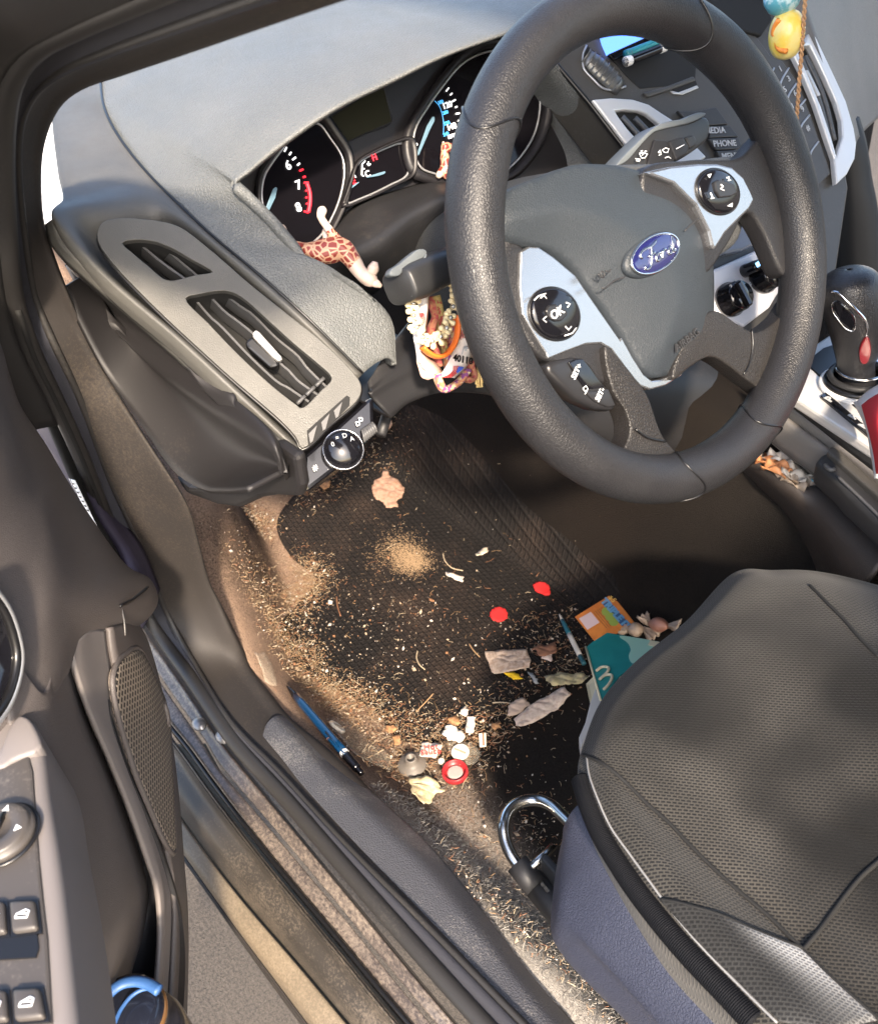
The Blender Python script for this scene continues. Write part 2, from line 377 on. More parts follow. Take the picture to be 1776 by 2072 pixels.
_bp = _t.nodes.new('ShaderNodeBump'); _bp.inputs['Strength'].default_value = .9; _bp.inputs['Distance'].default_value = .002
_t.links.new(_tc.outputs['Object'], _mp.inputs['Vector']); _t.links.new(_mp.outputs[0], _br.inputs['Vector']); _t.links.new(_br.outputs['Fac'], _bp.inputs['Height']); _t.links.new(_bp.outputs[0], _t.nodes['Principled BSDF'].inputs['Normal'])
M['trim'] = mk('trim', (0.030, 0.0265, 0.025), 0.6, bump=('fuzz', 900, 0.25), dust=((0.16, 0.125, 0.09), 5, 420, 1.0, 1.45, .4), spec=.3)
M['sealm'] = mk('sealm', (0.022, 0.021, 0.021), 0.5, dust=((0.08, 0.072, 0.062), 6, 420, 1.1, 1.45, .6))
M['fabric_seal'] = mk('fabric_seal', (0.024, 0.025, 0.034), 0.7, bump=('fuzz', 1500, 0.5, .001), dust=((0.05, 0.048, 0.05), 14, 500, 1.1, 1.5, .5))
M['paint'] = mk('paint', (0.06, 0.05, 0.048), 0.35, metal=.1, coat=.25, dust=((0.34, 0.28, 0.225), 6, 300, 0.9, 1.35, .85))
M['paintb'] = mk('paintb', (0.045, 0.040, 0.062), 0.55, rvar=.08, spec=.08)
M['sillp'] = mk('sillp', (0.032, 0.028, 0.0245), 0.5, bump=('fuzz', 500, .25), dust=((0.24, 0.195, 0.15), 9, 420, 1.0, 1.4, .6))
M['sillr'] = mk('sillr', (0.13, 0.105, 0.075), 0.55, bump=('fuzz', 500, .25), dust=((0.30, 0.24, 0.17), 8, 420, 0.9, 1.4, .8))
M['asphalt'] = mk('asphalt', (0.085, 0.072, 0.060), 0.9, bump=('fuzz', 260, 0.8, .004), var=((0.04, 0.034, 0.03), 240, .42, .62, .9), dust=((0.16, 0.135, 0.11), 2.5, 500, 1.0, 1.35, .7))
# ---------------------------------------------------------------- ground
G = np.array([[(x, y, -0.93) for y in (-60, -6, -2, 0, 1, 3, 8, 60)] for x in (-60, -8, -2, 0, 2, 4, 8, 60)], float)
tag(grid('ground', G, M['asphalt'], None, 0, away=(0, 0, 50)), 'grey concrete ground beside the car', 'ground', kind='structure')
tag(grid('pavement', np.array([[(x, y, -.90) for y in (-40, -4, 0, 4, 40)] for x in (1.6, 3, 6, 12, 60)], float), mk('concrete', (.74, .72, .68), .9, bump=('fuzz', 60, .4, .004), var=((.62, .60, .56), 3, .4, .7, .6)), None, .05, away=(0, 0, 50)), 'pale sunlit concrete pavement in front of the car', 'pavement', kind='structure')
# ---------------------------------------------------------------- car floor
def fz(x, y):
    x = np.asarray(x, float); y = np.asarray(y, float)
    y0 = .205 - .115 * sstep(.28, .66, x)
    z = -.60 + .60 * np.log1p(np.exp((x - .60) / .05)) * .05
    z = z + (.10 + .17 * sstep(.25, .55, x)) * sstep(0, .085, y - y0)
    z = z + .30 * sstep(.13, .24, -y) * sstep(-.6, -.2, x + .5)
    return z + .004 * np.sin(9 * x + 3 * y) * np.cos(14 * y - 4 * x)
def Pf(px, py, off=0.0):
    w_ = ray(px, py); lo, hi = 0.3, 2.2
    for t in np.arange(0.3, 2.4, .01):
        q = CAM + w_ * t
        if q[2] < fz(q[0], q[1]) + off: hi = t; lo = t - .01; break
    for _ in range(18):
        t = (lo + hi) / 2; q = CAM + w_ * t
        if q[2] < fz(q[0], q[1]) + off: hi = t
        else: lo = t
    return CAM + w_ * hi
def fnorm(p):
    e = .006; zx = (fz(p[0] + e, p[1]) - fz(p[0] - e, p[1])) / (2 * e); zy = (fz(p[0], p[1] + e) - fz(p[0], p[1] - e)) / (2 * e)
    return unit([-zx, -zy, 1])
xs = np.linspace(-.85, 1.0, 150); ys = np.linspace(-.62, .31, 90)
G = np.array([[(x, y, fz(x, y)) for y in ys] for x in xs])
tag(grid('floor', G, M['carpet'], None, .006, away=(0, 0, 9)), 'dusty black carpeted floor of the driver footwell', 'floor', kind='structure')
# floor mat: follows the floor, irregular worn outline
mo = [(592, 1006), (560, 1062), (590, 1128), (640, 1172), (596, 1232), (572, 1300), (618, 1362), (700, 1402), (772, 1452), (806, 1496), (900, 1500), (985, 1462), (1080, 1388), (1185, 1330), (1255, 1215), (1180, 1120), (1060, 1020), (960, 905), (880, 838), (806, 842), (700, 925)]
mo3 = cat_rom([Pf(a, b) for a, b in mo], 160, True); mc = mo3.mean(0); V = []; F = []
NR = 26
for i in range(NR):
    r = 1 - i / NR
    for p in mo3:
        q = mc + (p - mc) * r; V.append((q[0], q[1], fz(q[0], q[1]) + (.001 if i == 0 else .006)))
V.append((mc[0], mc[1], fz(mc[0], mc[1]) + .006))
for i in range(NR - 1):
    for a in range(160):
        b = (a + 1) % 160; F.append((i * 160 + a, i * 160 + b, (i + 1) * 160 + b, (i + 1) * 160 + a))
F += [((NR - 1) * 160 + a, (NR - 1) * 160 + (a + 1) % 160, len(V) - 1) for a in range(160)]
fm = tag(mesh('floor_mat', V, F, M['mat']), 'worn black ribbed floor mat strewn with crumbs in the driver footwell', 'floor mat')
# sandy heel spot worn into the mat
M['heel'] = mk('heel', (0.16, 0.115, 0.07), 0.95, bump=('fuzz', 700, 0.8, .003), var=((0.05, 0.035, 0.025), 160, .45, .7, .8))
# ---------------------------------------------------------------- car body around the door opening
body = thing('car_shell', 'dusty painted door opening of the car with black rubber seal and door sill', 'car body', (0.1, .40, -.55))
LOW = -.455
c0 = PX([(1240, 2180, 'z', -.50), (1154, 2061, 'z', -.50), (1069, 1973, 'z', -.50), (983, 1857, 'z', -.50), (883, 1726, 'z', -.50), (753, 1600, 'z', -.495), (660, 1511, 'z', -.49), (583, 1447, 'z', -.487), (541, 1395, 'z', -.48), (499, 1341, 'z', -.465), (468, 1279, 'y', .29), (440, 1215, 'y', .29), (421, 1178, 'y', .293), (398, 1089, 'y', .295), (375, 1016, 'y', .30), (342, 960, 'y', .305), (282, 865, 'y', .31), (216, 754, 'y', .315), (171, 664, 'y', .32), (133, 578, 'y', .325), (112, 520, 'y', .325), (92, 460, 'y', .325), (84, 377, 'y', .325), (88, 302, 'y', .325), (103, 251, 'y', .322), (126, 211, 'y', .32), (166, 181, 'y', .318), (251, 151, 'y', .315), (402, 100, 'y', .31), (553, 48, 'y', .305), (700, -2, 'y', .30), (900, -70, 'y', .29)])
c1 = PX([(1200, 2230, 'z', LOW), (1060, 2085, 'z', LOW), (870, 1890, 'z', LOW), (687, 1705, 'z', LOW), (560, 1566, 'z', LOW), (464, 1466, 'z', -.45), (383, 1333, 'z', -.435), (342, 1255, 'y', .335), (317, 1194, 'y', .335), (286, 1116, 'y', .335), (255, 1048, 'y', .337), (215, 960, 'y', .34), (159, 809, 'y', .345), (115, 718, 'y', .35), (72, 618, 'y', .35), (50, 500, 'y', .35), (36, 380, 'y', .35), (38, 270, 'y', .35), (60, 211, 'y', .348), (116, 162, 'y', .345), (226, 116, 'y', .34), (402, 55, 'y', .335), (553, 4, 'y', .33), (700, -46, 'y', .325), (900, -120, 'y', .32)])
c2 = PX([(1160, 2270, 'z', LOW), (1000, 2105, 'z', LOW), (840, 1927, 'z', LOW), (687, 1752, 'z', LOW), (580, 1627, 'z', LOW), (476, 1511, 'z', LOW), (433, 1449, 'z', -.45), (387, 1380, 'z', -.44), (337, 1310, 'z', -.43), (298, 1248, 'y', .35), (259, 1142, 'y', .352), (223, 1076, 'y', .355), (159, 921, 'y', .36), (107, 809, 'y', .365), (64, 722, 'y', .37), (32, 630, 'y', .37), (14, 500, 'y', .37), (4, 380, 'y', .37), (4, 250, 'y', .37), (20, 170, 'y', .37), (62, 112, 'y', .365), (151, 62, 'y', .36), (302, -4, 'y', .355), (450, -66, 'y', .35), (700, -170, 'y', .34)])
# inner trim between carpet edge and seal
def between(a, b, t, dz=0, dy=0):
    a, b = cat_rom(a, 90), cat_rom(b, 90); return a * (1 - t) + b * t + np.array([0, dy, dz])
sc_n = 90
a0, a1, a2 = cat_rom(c0, sc_n), cat_rom(c1, sc_n), cat_rom(c2, sc_n)
lift = lambda k, up, out: np.array([0, -.3 * up * 0 + 0, 0]) + k
up_v = np.array([0, -.5, .85])
_k = sstep(30, 42, np.arange(sc_n))[:, None]; _aw = (a0 - CAM) / np.linalg.norm(a0 - CAM, axis=1)[:, None]
loft('pillar_trim', [a0 + (1 - _k) * np.array([0, -.01, -.05]) + _k * _aw * .03, a0, a0 * .65 + a1 * .35 + up_v * .003, a0 * .3 + a1 * .7 + up_v * .003, a1], M['trim'], body, n=140, m=6, thick=.004)
# seal: fabric flank, rubber bulb and lip
loft('seal_flank', [a1, a1 * .75 + a2 * .25 + up_v * .007, a1 * .4 + a2 * .6 + up_v * .008, a2], M['fabric_seal'], body, n=140, m=6, thick=.003)
tube('seal_lip', a1 + up_v * .004, .0032, M['sealm'], body, n=140, seg=8)
tube('seal_bulb', a2 + up_v * .004, .0075, M['sealm'], body, n=140, seg=10)
# scuff plate laid over the sill trim
sp = [PX([(x, y, 'z', z) for x, y in pts]) for z, pts in ((-.496, [(588, 1452), (687, 1550), (753, 1604), (890, 1735), (990, 1862), (1075, 1975), (1165, 2080)]), (-.472, [(560, 1452), (668, 1568), (735, 1630), (860, 1752), (960, 1872), (1050, 1985), (1140, 2095)]), (-.466, [(540, 1470), (640, 1580), (712, 1652), (840, 1782), (940, 1893), (1030, 2000), (1120, 2110)]), (-.464, [(530, 1505), (620, 1602), (692, 1682), (822, 1822), (922, 1930), (1010, 2030), (1100, 2140)]))]
M['scuff'] = mk('scuff', (0.062, 0.064, 0.075), 0.42, bump=('leather', 400, 0.4), dust=((0.40, 0.38, 0.35), 10, 520, 1.05, 1.45, .7))
loft('scuff_plate', [s + np.array([0, 0, .004]) for s in sp], M['scuff'], body, n=70, m=5, thick=.004, bevel=.001)
# painted sill steps
c3 = [(250, 1190), (286, 1263), (348, 1352), (445, 1495), (464, 1520), (580, 1662), (687, 1791), (860, 2000), (990, 2150)]
c3b = [(236, 1200), (275, 1290), (340, 1390), (420, 1505), (437, 1535), (560, 1680), (687, 1832), (840, 2020), (960, 2160)]
c4 = [(226, 1240), (262, 1325), (336, 1452), (387, 1517), (440, 1590), (560, 1745), (687, 1897), (810, 2045), (920, 2170)]
c5 = [(226, 1300), (280, 1400), (345, 1510), (395, 1590), (445, 1659), (560, 1802), (687, 1961), (780, 2080), (860, 2170)]
c6 = [(215, 1360), (260, 1460), (310, 1560), (360, 1640), (430, 1738), (503, 1830), (600, 1942), (687, 2046), (800, 2180)]
c7 = [(215, 1440), (260, 1540), (310, 1640), (363, 1713), (430, 1806), (500, 1906), (560, 1990), (619, 2071), (700, 2180)]
C3, C3b, C4, C5, C6, C7 = [PX([(x, y, 'z', z) for x, y in c]) for c, z in ((c3, -.478), (c3b, -.483), (c4, -.492), (c5, -.512), (c6, -.555), (c7, -.605))]
dn = lambda c, dz, dy=0: np.asarray(c) + np.array([0, dy, dz])
loft('sill_step', [dn(C3, -.05, -.012), C3, C3 * .5 + C3b * .5 + np.array([0, 0, .002]), C3b], M['paint'], body, n=90, m=4, thick=.003)
loft('sill_ledge', [dn(C3b, -.003, .003), C3b * .5 + C4 * .5 + np.array([0, 0, .001]), C4, dn(C4, -.02, .001)], M['paint'], body, n=90, m=4, thick=.003)
loft('sill_cover', [dn(C4, -.02, .005), dn(C4, -.004, .008), C4 * .5 + C5 * .5 + np.array([0, .003, .004]), C5, C5 * .5 + C6 * .5 + np.array([0, .004, .010]), C6], M['sillp'], body, n=90, m=5, thick=.003)
loft('rocker_panel', [C6 + np.array([0, .002, -.004]), C6 * .6 + C7 * .4 + np.array([0, .010, .008]), C6 * .25 + C7 * .75 + np.array([0, .006, .004])], M['sillr'], body, n=90, m=6, param=True, thick=.003)
loft('rocker_skirt', [C6 * .25 + C7 * .75 + np.array([0, .005, .002]), C7, dn(C7, -.09, -.03), dn(C7, -.16, -.10)], M['trim'], body, n=90, m=6, thick=.003)
tube('sill_strip', dn(C4, .0045, .002), .0022, M['black'], body, n=90, seg=6)
# roof over the cabin, seen only by its shade
rg = np.array([[(x, y, .53 + .03 * math.sin((x + 1.4) * 2) - .10 * max(0, (y + .37) ** 2 - .2) ) for y in np.linspace(.21, -.98, 14)] for x in np.linspace(.0, -1.4, 12)]) if ROOF else None
if ROOF: grid('roof', rg, M['fabric_seal'], body, .02)
M['glintm'] = mk('glintm', (.24, .24, .25), .35, metal=.6)
# bright light reflections on the sill, built as small metal discs
for q in ((404, 1466), (452, 1492)):
    p = P(*q, z=-.472); lathe('clip', [(.010, 0), (.010, .002), (.006, .005), (.001, .006)], p, (0, 0, 1), M['glintm'], body, seg=14, xref=(1, 0, 0), ell=.7)
# painted hinge pillar beyond the seal
e1 = PX([(x, y, 'y', .366) for x, y in [(-30, 520), (12, 622), (44, 720), (72, 771), (105, 850), (131, 923), (155, 980), (205, 1080), (262, 1165), (300, 1250)]])
e2 = PX([(x, y, 'y', .371) for x, y in [(-130, 590), (-95, 710), (-62, 800), (-34, 860), (0, 930), (30, 990), (55, 1060), (100, 1140), (190, 1215), (260, 1285)]])
e3 = e2 + np.array([.10, .02, -.02])
loft('hinge_pillar', [e1 + np.array([.03, -.03, 0]), e1, e2, e3], M['paintb'], body, n=60, m=6, thick=.003)
gA = PX([(32, 630, 'y', .372), (64, 722, 'y', .372), (107, 809, 'y', .367), (159, 921, 'y', .362), (223, 1076, 'y', .357), (259, 1142, 'y', .354), (300, 1235, 'y', .352)]); gB = PX([(12, 622, 'y', .374), (44, 720, 'y', .374), (74, 800, 'y', .372), (128, 920, 'y', .371), (185, 1040, 'y', .370), (240, 1130, 'y', .369), (290, 1240, 'y', .368)])
loft('gap_strip', [gA, gA * .5 + gB * .5 + np.array([.012, -.006, 0]), gB], M['void'], body, n=50, m=4, param=True)
q = [P(x, y, y=.373) for x, y in [(140, 968), (152, 972), (196, 1064), (188, 1064)]]
lb = plate('label_sticker', q, M['white'], body, t=.0006)
mb = MB()
for i in range(7):
    a = P(146 + 6.2 * i * .8, 977 + 9 * i, y=.3745); b_ = P(150 + 6.2 * i * .8, 979 + 9 * i, y=.3745)
    mb.tube([a, b_], .0007, seg=4)
mb.build('label_print', M['black'], lb)
# black outer frame of the door opening, upper left
f1 = cat_rom(a2[52:], 40); f2 = f1 + np.array([-.01, .035, .012]); f3 = f1 + np.array([-.03, .085, .02])
loft('door_frame', [f1 + np.array([0, .003, 0]), f2, f3], M['sealm'], body, n=50, m=5, thick=.004)
# ---------------------------------------------------------------- dashboard
dash = thing('dashboard', 'grey moulded dashboard with driver side air vent and headlight switch', 'dashboard', (.2, .1, -.1))
HL = PX([(96, 150, 'x', .60), (104, 215, 'x', .50), (108, 267, 'x', .44), (118, 347, 'x', .37), (128, 402, 'x', .33), (108, 442, 'x', .30), (201, 563, 'x', .26), (352, 694, 'x', .205), (478, 810, 'x', .16), (595, 918, 'x', .12)])
HS = PX([(206, 120, 'x', .56), (206, 168, 'x', .50), (216, 226, 'x', .44), (246, 282, 'x', .39), (302, 352, 'x', .33), (362, 412, 'x', .285), (438, 483, 'x', .24), (528, 558, 'x', .20), (629, 649, 'x', .165), (735, 755, 'x', .135)])
bul = np.array([-.004, .002, .006])
vn = unit(np.cross(HL[9] - HL[6], HS[8] - HL[6])); vn = vn if vn[0] < 0 else -vn
snk = np.array([0] * 5 + [.10, 1, 1, 1, .9])[:, None] * -vn * .05; hmix = lambda t: HL * (1 - t) + HS * t
loft('end_pad', [HL + np.array([.004, .0, -.012]), HL, hmix(.09), hmix(.24) + snk, hmix(.5) + snk, hmix(.74) + snk, hmix(.90), HS + np.array([0, .0006, 0]), HS + np.array([.006, 0, -.006])], M['hard'], dash, n=120, m=5, param=True)
S_ = [(1330, -200, .60), (1180, -190, .62), (1060, -160, .62), (800, -120, .62), (520, -60, .62), (340, 30, .60), (206, 110, .57), (206, 168, .50), (216, 226, .44), (302, 352, .33), (362, 412, .285), (438, 483, .24), (528, 558, .20), (629, 649, .165), (735, 755, .135)]
L_ = [(1150, 50, .225), (1070, 58, .21), (1000, 78, .20), (892, 118, .20), (796, 165, .205), (679, 223, .21), (570, 298, .222), (510, 347, .232), (479, 376, .235), (508, 408, .228), (552, 452, .215), (622, 528, .195), (690, 560, .175), (786, 640, .155), (800, 738, .14)]
PS = PX([(a, b, 'x', c) for a, b, c in S_]); PLp = PX([(a, b, 'x', c) for a, b, c in L_])
hump = np.array([.9] * 7 + [.8, .7, .8, .8, .8, .8, .8, .7])[:, None]
pa = PS * .6 + PLp * .4 + hump * np.array([0, 0, .008]); pb = PS * .22 + PLp * .78 + hump * np.array([-.002, 0, .012]); pc = PS * .05 + PLp * .95 + hump * np.array([-.004, 0, .006])
inner = PLp + np.array([.02, 0, -.012])
inner = PLp + (PLp - CAM) / np.linalg.norm(PLp - CAM, axis=1)[:, None] * .035
inner[-3:] = PLp[-3:] + np.array([.03, -.01, -.01])
loft('top_pad', [PS + np.array([.008, 0, -.008]), PS, pa, pb, pc, PLp, inner], M['pad'], dash, n=150, m=8, param=True)
tube('pad_seam', HS + np.array([-.001, .001, .0012]), .0011, M['black'], dash, n=90, seg=6)
# vent panel plane
vpl = lambda o: (vn, HL[6] + vn * o)
VP = lambda pts, o=0.0: np.array(PL(pts, pl=vpl(o)))
out = zC([(400, 130), (420, 92), (480, 75), (620, 82), (720, 105), (850, 200), (1000, 330), (1150, 450), (1300, 570), (1420, 690), (1450, 740), (1440, 790), (1330, 890), (1240, 978), (1210, 990), (1195, 955), (1150, 900), (900, 680), (600, 400), (450, 240), (405, 172)])
holeU = zC([(500, 172), (545, 160), (620, 165), (690, 190), (770, 235), (830, 268), (858, 287), (790, 300), (690, 322), (660, 312), (600, 262), (540, 212)])
holeL = zC([(752, 392), (800, 377), (900, 362), (945, 372), (990, 400), (1090, 490), (1190, 580), (1280, 655), (1328, 700), (1332, 716), (1290, 760), (1212, 830), (1190, 815), (1100, 745), (960, 615), (850, 500)])
vent = []
O = cat_rom(VP(out, .006), 220, True)
# surround built as a raised ring round each opening, joined across the middle bar
def poly_holes(name, outl, holes, nrm, mat, parent, t, bevel):
    bm = bmesh.new(); loops = []
    for L in [outl] + holes:
        vs = [bm.verts.new(Vector(p)) for p in L]; es = [bm.edges.new((vs[i], vs[(i + 1) % len(vs)])) for i in range(len(vs))]; loops.append(es)
    bmesh.ops.triangle_fill(bm, use_beauty=True, use_dissolve=False, edges=[e for L in loops for e in L], normal=Vector(nrm))
    bm.normal_update()
    for f in bm.faces:
        if f.normal.dot(Vector(nrm)) < 0: f.normal_flip()
    r = bmesh.ops.extrude_face_region(bm, geom=bm.faces[:]); vs = [g for g in r['geom'] if isinstance(g, bmesh.types.BMVert)]
    top = set(vs)
    bmesh.ops.translate(bm, verts=vs, vec=Vector(np.asarray(nrm) * t))
    bmesh.ops.recalc_face_normals(bm, faces=bm.faces[:]); bm.verts.index_update()
    V = [np.array(v.co) for v in bm.verts]; F = [tuple(v.index for v in f.verts) for f in bm.faces]; bm.free()
    return mesh(name, V, F, mat, parent, smooth=False, bevel=bevel, seg=3)
hu = cat_rom(VP(holeU, .0), 60, True); hl_ = cat_rom(VP(holeL, .0), 90, True)
sur = poly_holes('vent_surround', cat_rom(VP(out, .0), 140, True), [hu, hl_], vn, M['hard'], dash, .007, .0028)
tube('vent_groove', cat_rom(VP(out, .001), 140, True), .0016, M['black'], dash, closed=True, seg=6)
# deep ducts behind the openings, slats and the tab
def duct(h, d, name):
    c = h.mean(0); mb = MB(); n_ = len(h); b = h - vn * d; s = h + vn * .001
    mb.add(np.vstack([s, b]), [(i, (i + 1) % n_, (i + 1) % n_ + n_, i + n_) for i in range(n_)] + [tuple(range(n_, 2 * n_))])
    mb.build(name, M['void'], sur)
duct(hu, .03, 'duct'); duct(hl_, .035, 'duct')
def slat(pts, o0, wd, name='slat', mat=None):
    a = VP(pts, o0); a = cat_rom(a, 24) if len(a) > 2 else poly_rs(a, 12); acr = unit(np.cross(a[-1] - a[0], vn)); 
    G_ = np.array([a + vn * .001, a - vn * wd * .5 + acr * .001, a - vn * wd + acr * .002]); grid(name, G_, mat or M['slat'], sur, .0017, smooth=False)
M['slat'] = mk('slat', (0.075, 0.075, 0.077), 0.45, dust=((0.20, 0.18, 0.15), 30, 300, 1.1, 1.4, .5))
for pts in ([(560, 165), (640, 232), (755, 315)], [(655, 178), (740, 250), (800, 300)]): slat(zC(pts), -.008, .016)
for pts in ([(780, 385), (850, 465), (880, 490), (1010, 625), (1120, 725), (1150, 740), (1240, 800)], [(845, 378), (905, 440), (935, 462), (1020, 530), (1130, 650), (1165, 680), (1190, 710), (1275, 772)], [(905, 370), (970, 420), (1005, 442), (1110, 545), (1200, 620), (1225, 655), (1310, 740)]): slat(zC(pts), -.010, .017)
for k in range(3):
    q = VP(zC([(1195 + 38 * k, 805 - 36 * k), (1228 + 38 * k, 772 - 36 * k)]), -.006); tube('duct_vane', poly_rs(q, 4), .0016, M['slat'], sur, seg=6)
tb = plate('vent_tab', VP(zC([(1015, 520), (1030, 505), (1045, 515), (1130, 610), (1138, 625), (1120, 632), (1095, 612), (1020, 535)]), .001), M['silver2'], sur, t=.006, bevel=.0012)
plate('tab_body', VP(zC([(985, 555), (1015, 530), (1120, 630), (1125, 650), (1090, 660), (1000, 580)]), -.004), M['black'], sur, t=.01, bevel=.002)
# fin slot and headlight switch panel
plate('fin_slot', VP(zC([(1235, 912), (1395, 770), (1408, 778), (1406, 812), (1248, 972), (1240, 968)]), .0005 + .007), M['void'], dash, t=.001)
mb = MB()
for i in range(3):
    f0 = i / 3; a = np.array([1238, 925]) * (1 - f0) + np.array([1390, 785]) * f0; b = np.array([1245, 965]) * (1 - f0) + np.array([1400, 815]) * f0
    d = np.array([46, -43]); mb.prism(VP(zC([tuple(a + [4, 0]), tuple(a + d * .82), tuple(b + d * .25 + [2, 0]), tuple(b + [3, -3])]), .0088), vn, .001)
mb.build('fins', M['slat'], dash, smooth=False)
sw = plate('headlight_panel', VP(zC([(1222, 1012), (1300, 945), (1400, 855), (1470, 790), (1502, 770), (1504, 868), (1512, 895), (1480, 950), (1400, 1030), (1232, 1160), (1216, 1130)]), -.002), M['gloss'], dash, t=.03, bevel=.003)
kc = VP(zC([(1380, 990)]), .004)[0]; ku = unit(VP(zC([(1440, 900)]), 0)[0] - VP(zC([(1345, 1065)]), 0)[0])
kn = lathe('switch_knob', [(.0148, -.006), (.0148, .002), (.0140, .004), (.0135, .004), (.0126, .009), (.0110, .011), (.001, .0115)], kc, vn, M['gloss'], sw, seg=40)
lathe('knob_ring', [(.0152, 0), (.0157, .001), (.0157, .002), (.0152, .003), (.0148, .003), (.0148, 0)], kc, vn, M['chrome'], kn, seg=40)
mb = MB(); xk = unit(np.cross(vn, [0, 0, 1.0])); xk = xk if xk[1] < 0 else -xk; yk = np.cross(vn, xk); yk = yk if yk[2] > 0 else -yk
for a in (-60, -20, 20, 60): 
    p = kc + vn * .0113 + .0085 * (math.sin(rad(a)) * xk + math.cos(rad(a)) * yk); mb.add(*text_geo({-60: '0', -20: '=', 20: 'D', 60: 'A'}[a], .0048, p, xk, yk))
mb.build('knob_print', M['printg'], kn, smooth=False)
mb = MB()
for i, q in enumerate(zC([(1268, 1062), (1452, 868), (1440, 885)])):
    p = VP([q], .0003)[0]; mb.add(*text_geo('#' if i == 0 else 'D', .0062 if i == 0 else .0048, p, xk, yk, bold=.0002))
mb.build('panel_print', M['printg'], sw, smooth=False)
mb = MB(); r0 = VP(zC([(1452, 912), (1498, 880), (1518, 915), (1462, 962)]), -.001)
for i in range(7):
    f0 = (i + .5) / 7; a = r0[0] * (1 - f0) + r0[1] * f0; b = r0[3] * (1 - f0) + r0[2] * f0; mb.tube([a + vn * .002, (a + b) / 2 + vn * .005, b + vn * .002], .0012, n=8, seg=6)
mb.build('dimmer_wheel', M['slat'], dash)
# dashboard end (faces the open door): dark cap with a soft bulge and kick piece
FE = PX([(108, 442, 'x', .302), (126, 492, 'x', .292), (201, 565, 'x', .262), (352, 697, 'x', .207), (478, 813, 'x', .162), (560, 888, 'x', .128), (596, 925, 'x', .122), (606, 985, 'x', .135)])
FE2 = FE + np.array([.012, .004, -.006])
MM = np.array(PL([(118, 540), (150, 590), (235, 660), (380, 770), (480, 845), (535, 895), (560, 940), (575, 990)], y=.298))
MM2 = np.array(PL([(128, 560), (165, 625), (240, 720), (360, 820), (455, 885), (515, 925), (535, 950), (545, 985)], y=.308))
BB = np.array(PL([(135, 580), (171, 664), (225, 770), (300, 880), (350, 950), (400, 985), (450, 990), (500, 985)], y=.322))
loft('end_flange', [FE, FE2], M['hard'], dash, n=80, m=3, param=True, thick=.003)
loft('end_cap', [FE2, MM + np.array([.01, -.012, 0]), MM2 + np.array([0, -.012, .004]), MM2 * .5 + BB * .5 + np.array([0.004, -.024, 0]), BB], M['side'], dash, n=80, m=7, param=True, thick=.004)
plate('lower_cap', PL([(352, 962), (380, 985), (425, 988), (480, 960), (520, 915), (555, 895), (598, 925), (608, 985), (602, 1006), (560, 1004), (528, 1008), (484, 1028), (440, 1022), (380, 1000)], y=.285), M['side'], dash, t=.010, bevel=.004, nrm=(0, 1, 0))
# lower knee panel under the column, disappears into the dark
K1 = PX([(745, 770, 'x', .150), (800, 690, 'x', .165), (880, 600, 'x', .20), (1000, 520, 'x', .24), (1150, 480, 'x', .27), (1300, 500, 'x', .27), (1480, 640, 'x', .22)])
K2 = PX([(752, 800, 'x', .140), (800, 775, 'x', .145), (870, 740, 'x', .15), (980, 740, 'x', .15), (1150, 780, 'x', .15), (1300, 800, 'x', .14), (1500, 800, 'x', .12)])
K3 = PX([(760, 832, 'x', .165), (800, 796, 'x', .17), (880, 782, 'x', .17), (1000, 800, 'x', .17), (1150, 880, 'x', .17), (1300, 920, 'x', .16), (1500, 900, 'x', .14)])
K4 = K3 + np.array([.30, 0, .02])
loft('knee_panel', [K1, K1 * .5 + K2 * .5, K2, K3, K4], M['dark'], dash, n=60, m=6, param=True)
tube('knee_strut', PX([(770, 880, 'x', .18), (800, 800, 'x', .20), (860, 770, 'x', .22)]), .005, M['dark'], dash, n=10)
# right flank of the instrument hood
q1 = PX([(1040, 60, 'x', .24), (1075, 150, 'x', .26), (1095, 230, 'x', .27), (1105, 300, 'x', .27), (1130, 350, 'x', .25)])
q2 = PX([(1085, 60, 'x', .225), (1110, 140, 'x', .235), (1150, 215, 'x', .23), (1185, 280, 'x', .225), (1220, 345, 'x', .215)])
q3 = PX([(1100, 90, 'x', .232), (1128, 132, 'x', .23), (1193, 208, 'x', .21), (1245, 280, 'x', .195), (1290, 345, 'x', .18)])
loft('hood_flank', [q1 + np.array([.02, .0, 0]), q1, q2, q3, q3 + np.array([.02, -.004, -.01])], M['pad'], dash, n=40, m=6, param=True)
# ---------------------------------------------------------------- instrument cluster
clu = thing('instrument_cluster', 'black instrument cluster with rev counter, fuel gauges and speedometer behind the wheel', 'instrument cluster', P(720, 330, x=.33))
cn = unit([-.93, .05, .36]); c_p = P(690, 320, x=.285)
CP = lambda pts, o=0.0: np.array(PL(pts, pl=(cn, c_p + cn * o)))
cx_ = unit(np.cross([0, 0, 1.0], cn)); cx_ = cx_ if cx_[1] < 0 else -cx_; cy_ = np.cross(cn, cx_); cy_ = cy_ if cy_[2] > 0 else -cy_
M['clu'] = mk('clu', (0.012, 0.011, 0.013), 0.45, bump=('fuzz', 900, .1))
M['glass'] = mk('glass', (0.005, 0.0045, 0.006), 0.08, spec=.25)
plate('cluster_face', CP([(450, 385), (500, 345), (570, 292), (680, 217), (800, 158), (900, 112), (1000, 74), (1130, 130), (1160, 420), (1000, 470), (860, 420), (700, 470), (600, 560), (520, 560), (430, 420)]), M['clu'], clu, t=.01)
tach = zK([(300, 1200), (280, 1150), (266, 1040), (285, 930), (330, 850), (395, 760), (480, 640), (560, 590), (640, 590), (720, 690), (790, 800), (806, 900), (780, 1060), (720, 1210), (640, 1330), (520, 1400), (380, 1330)])
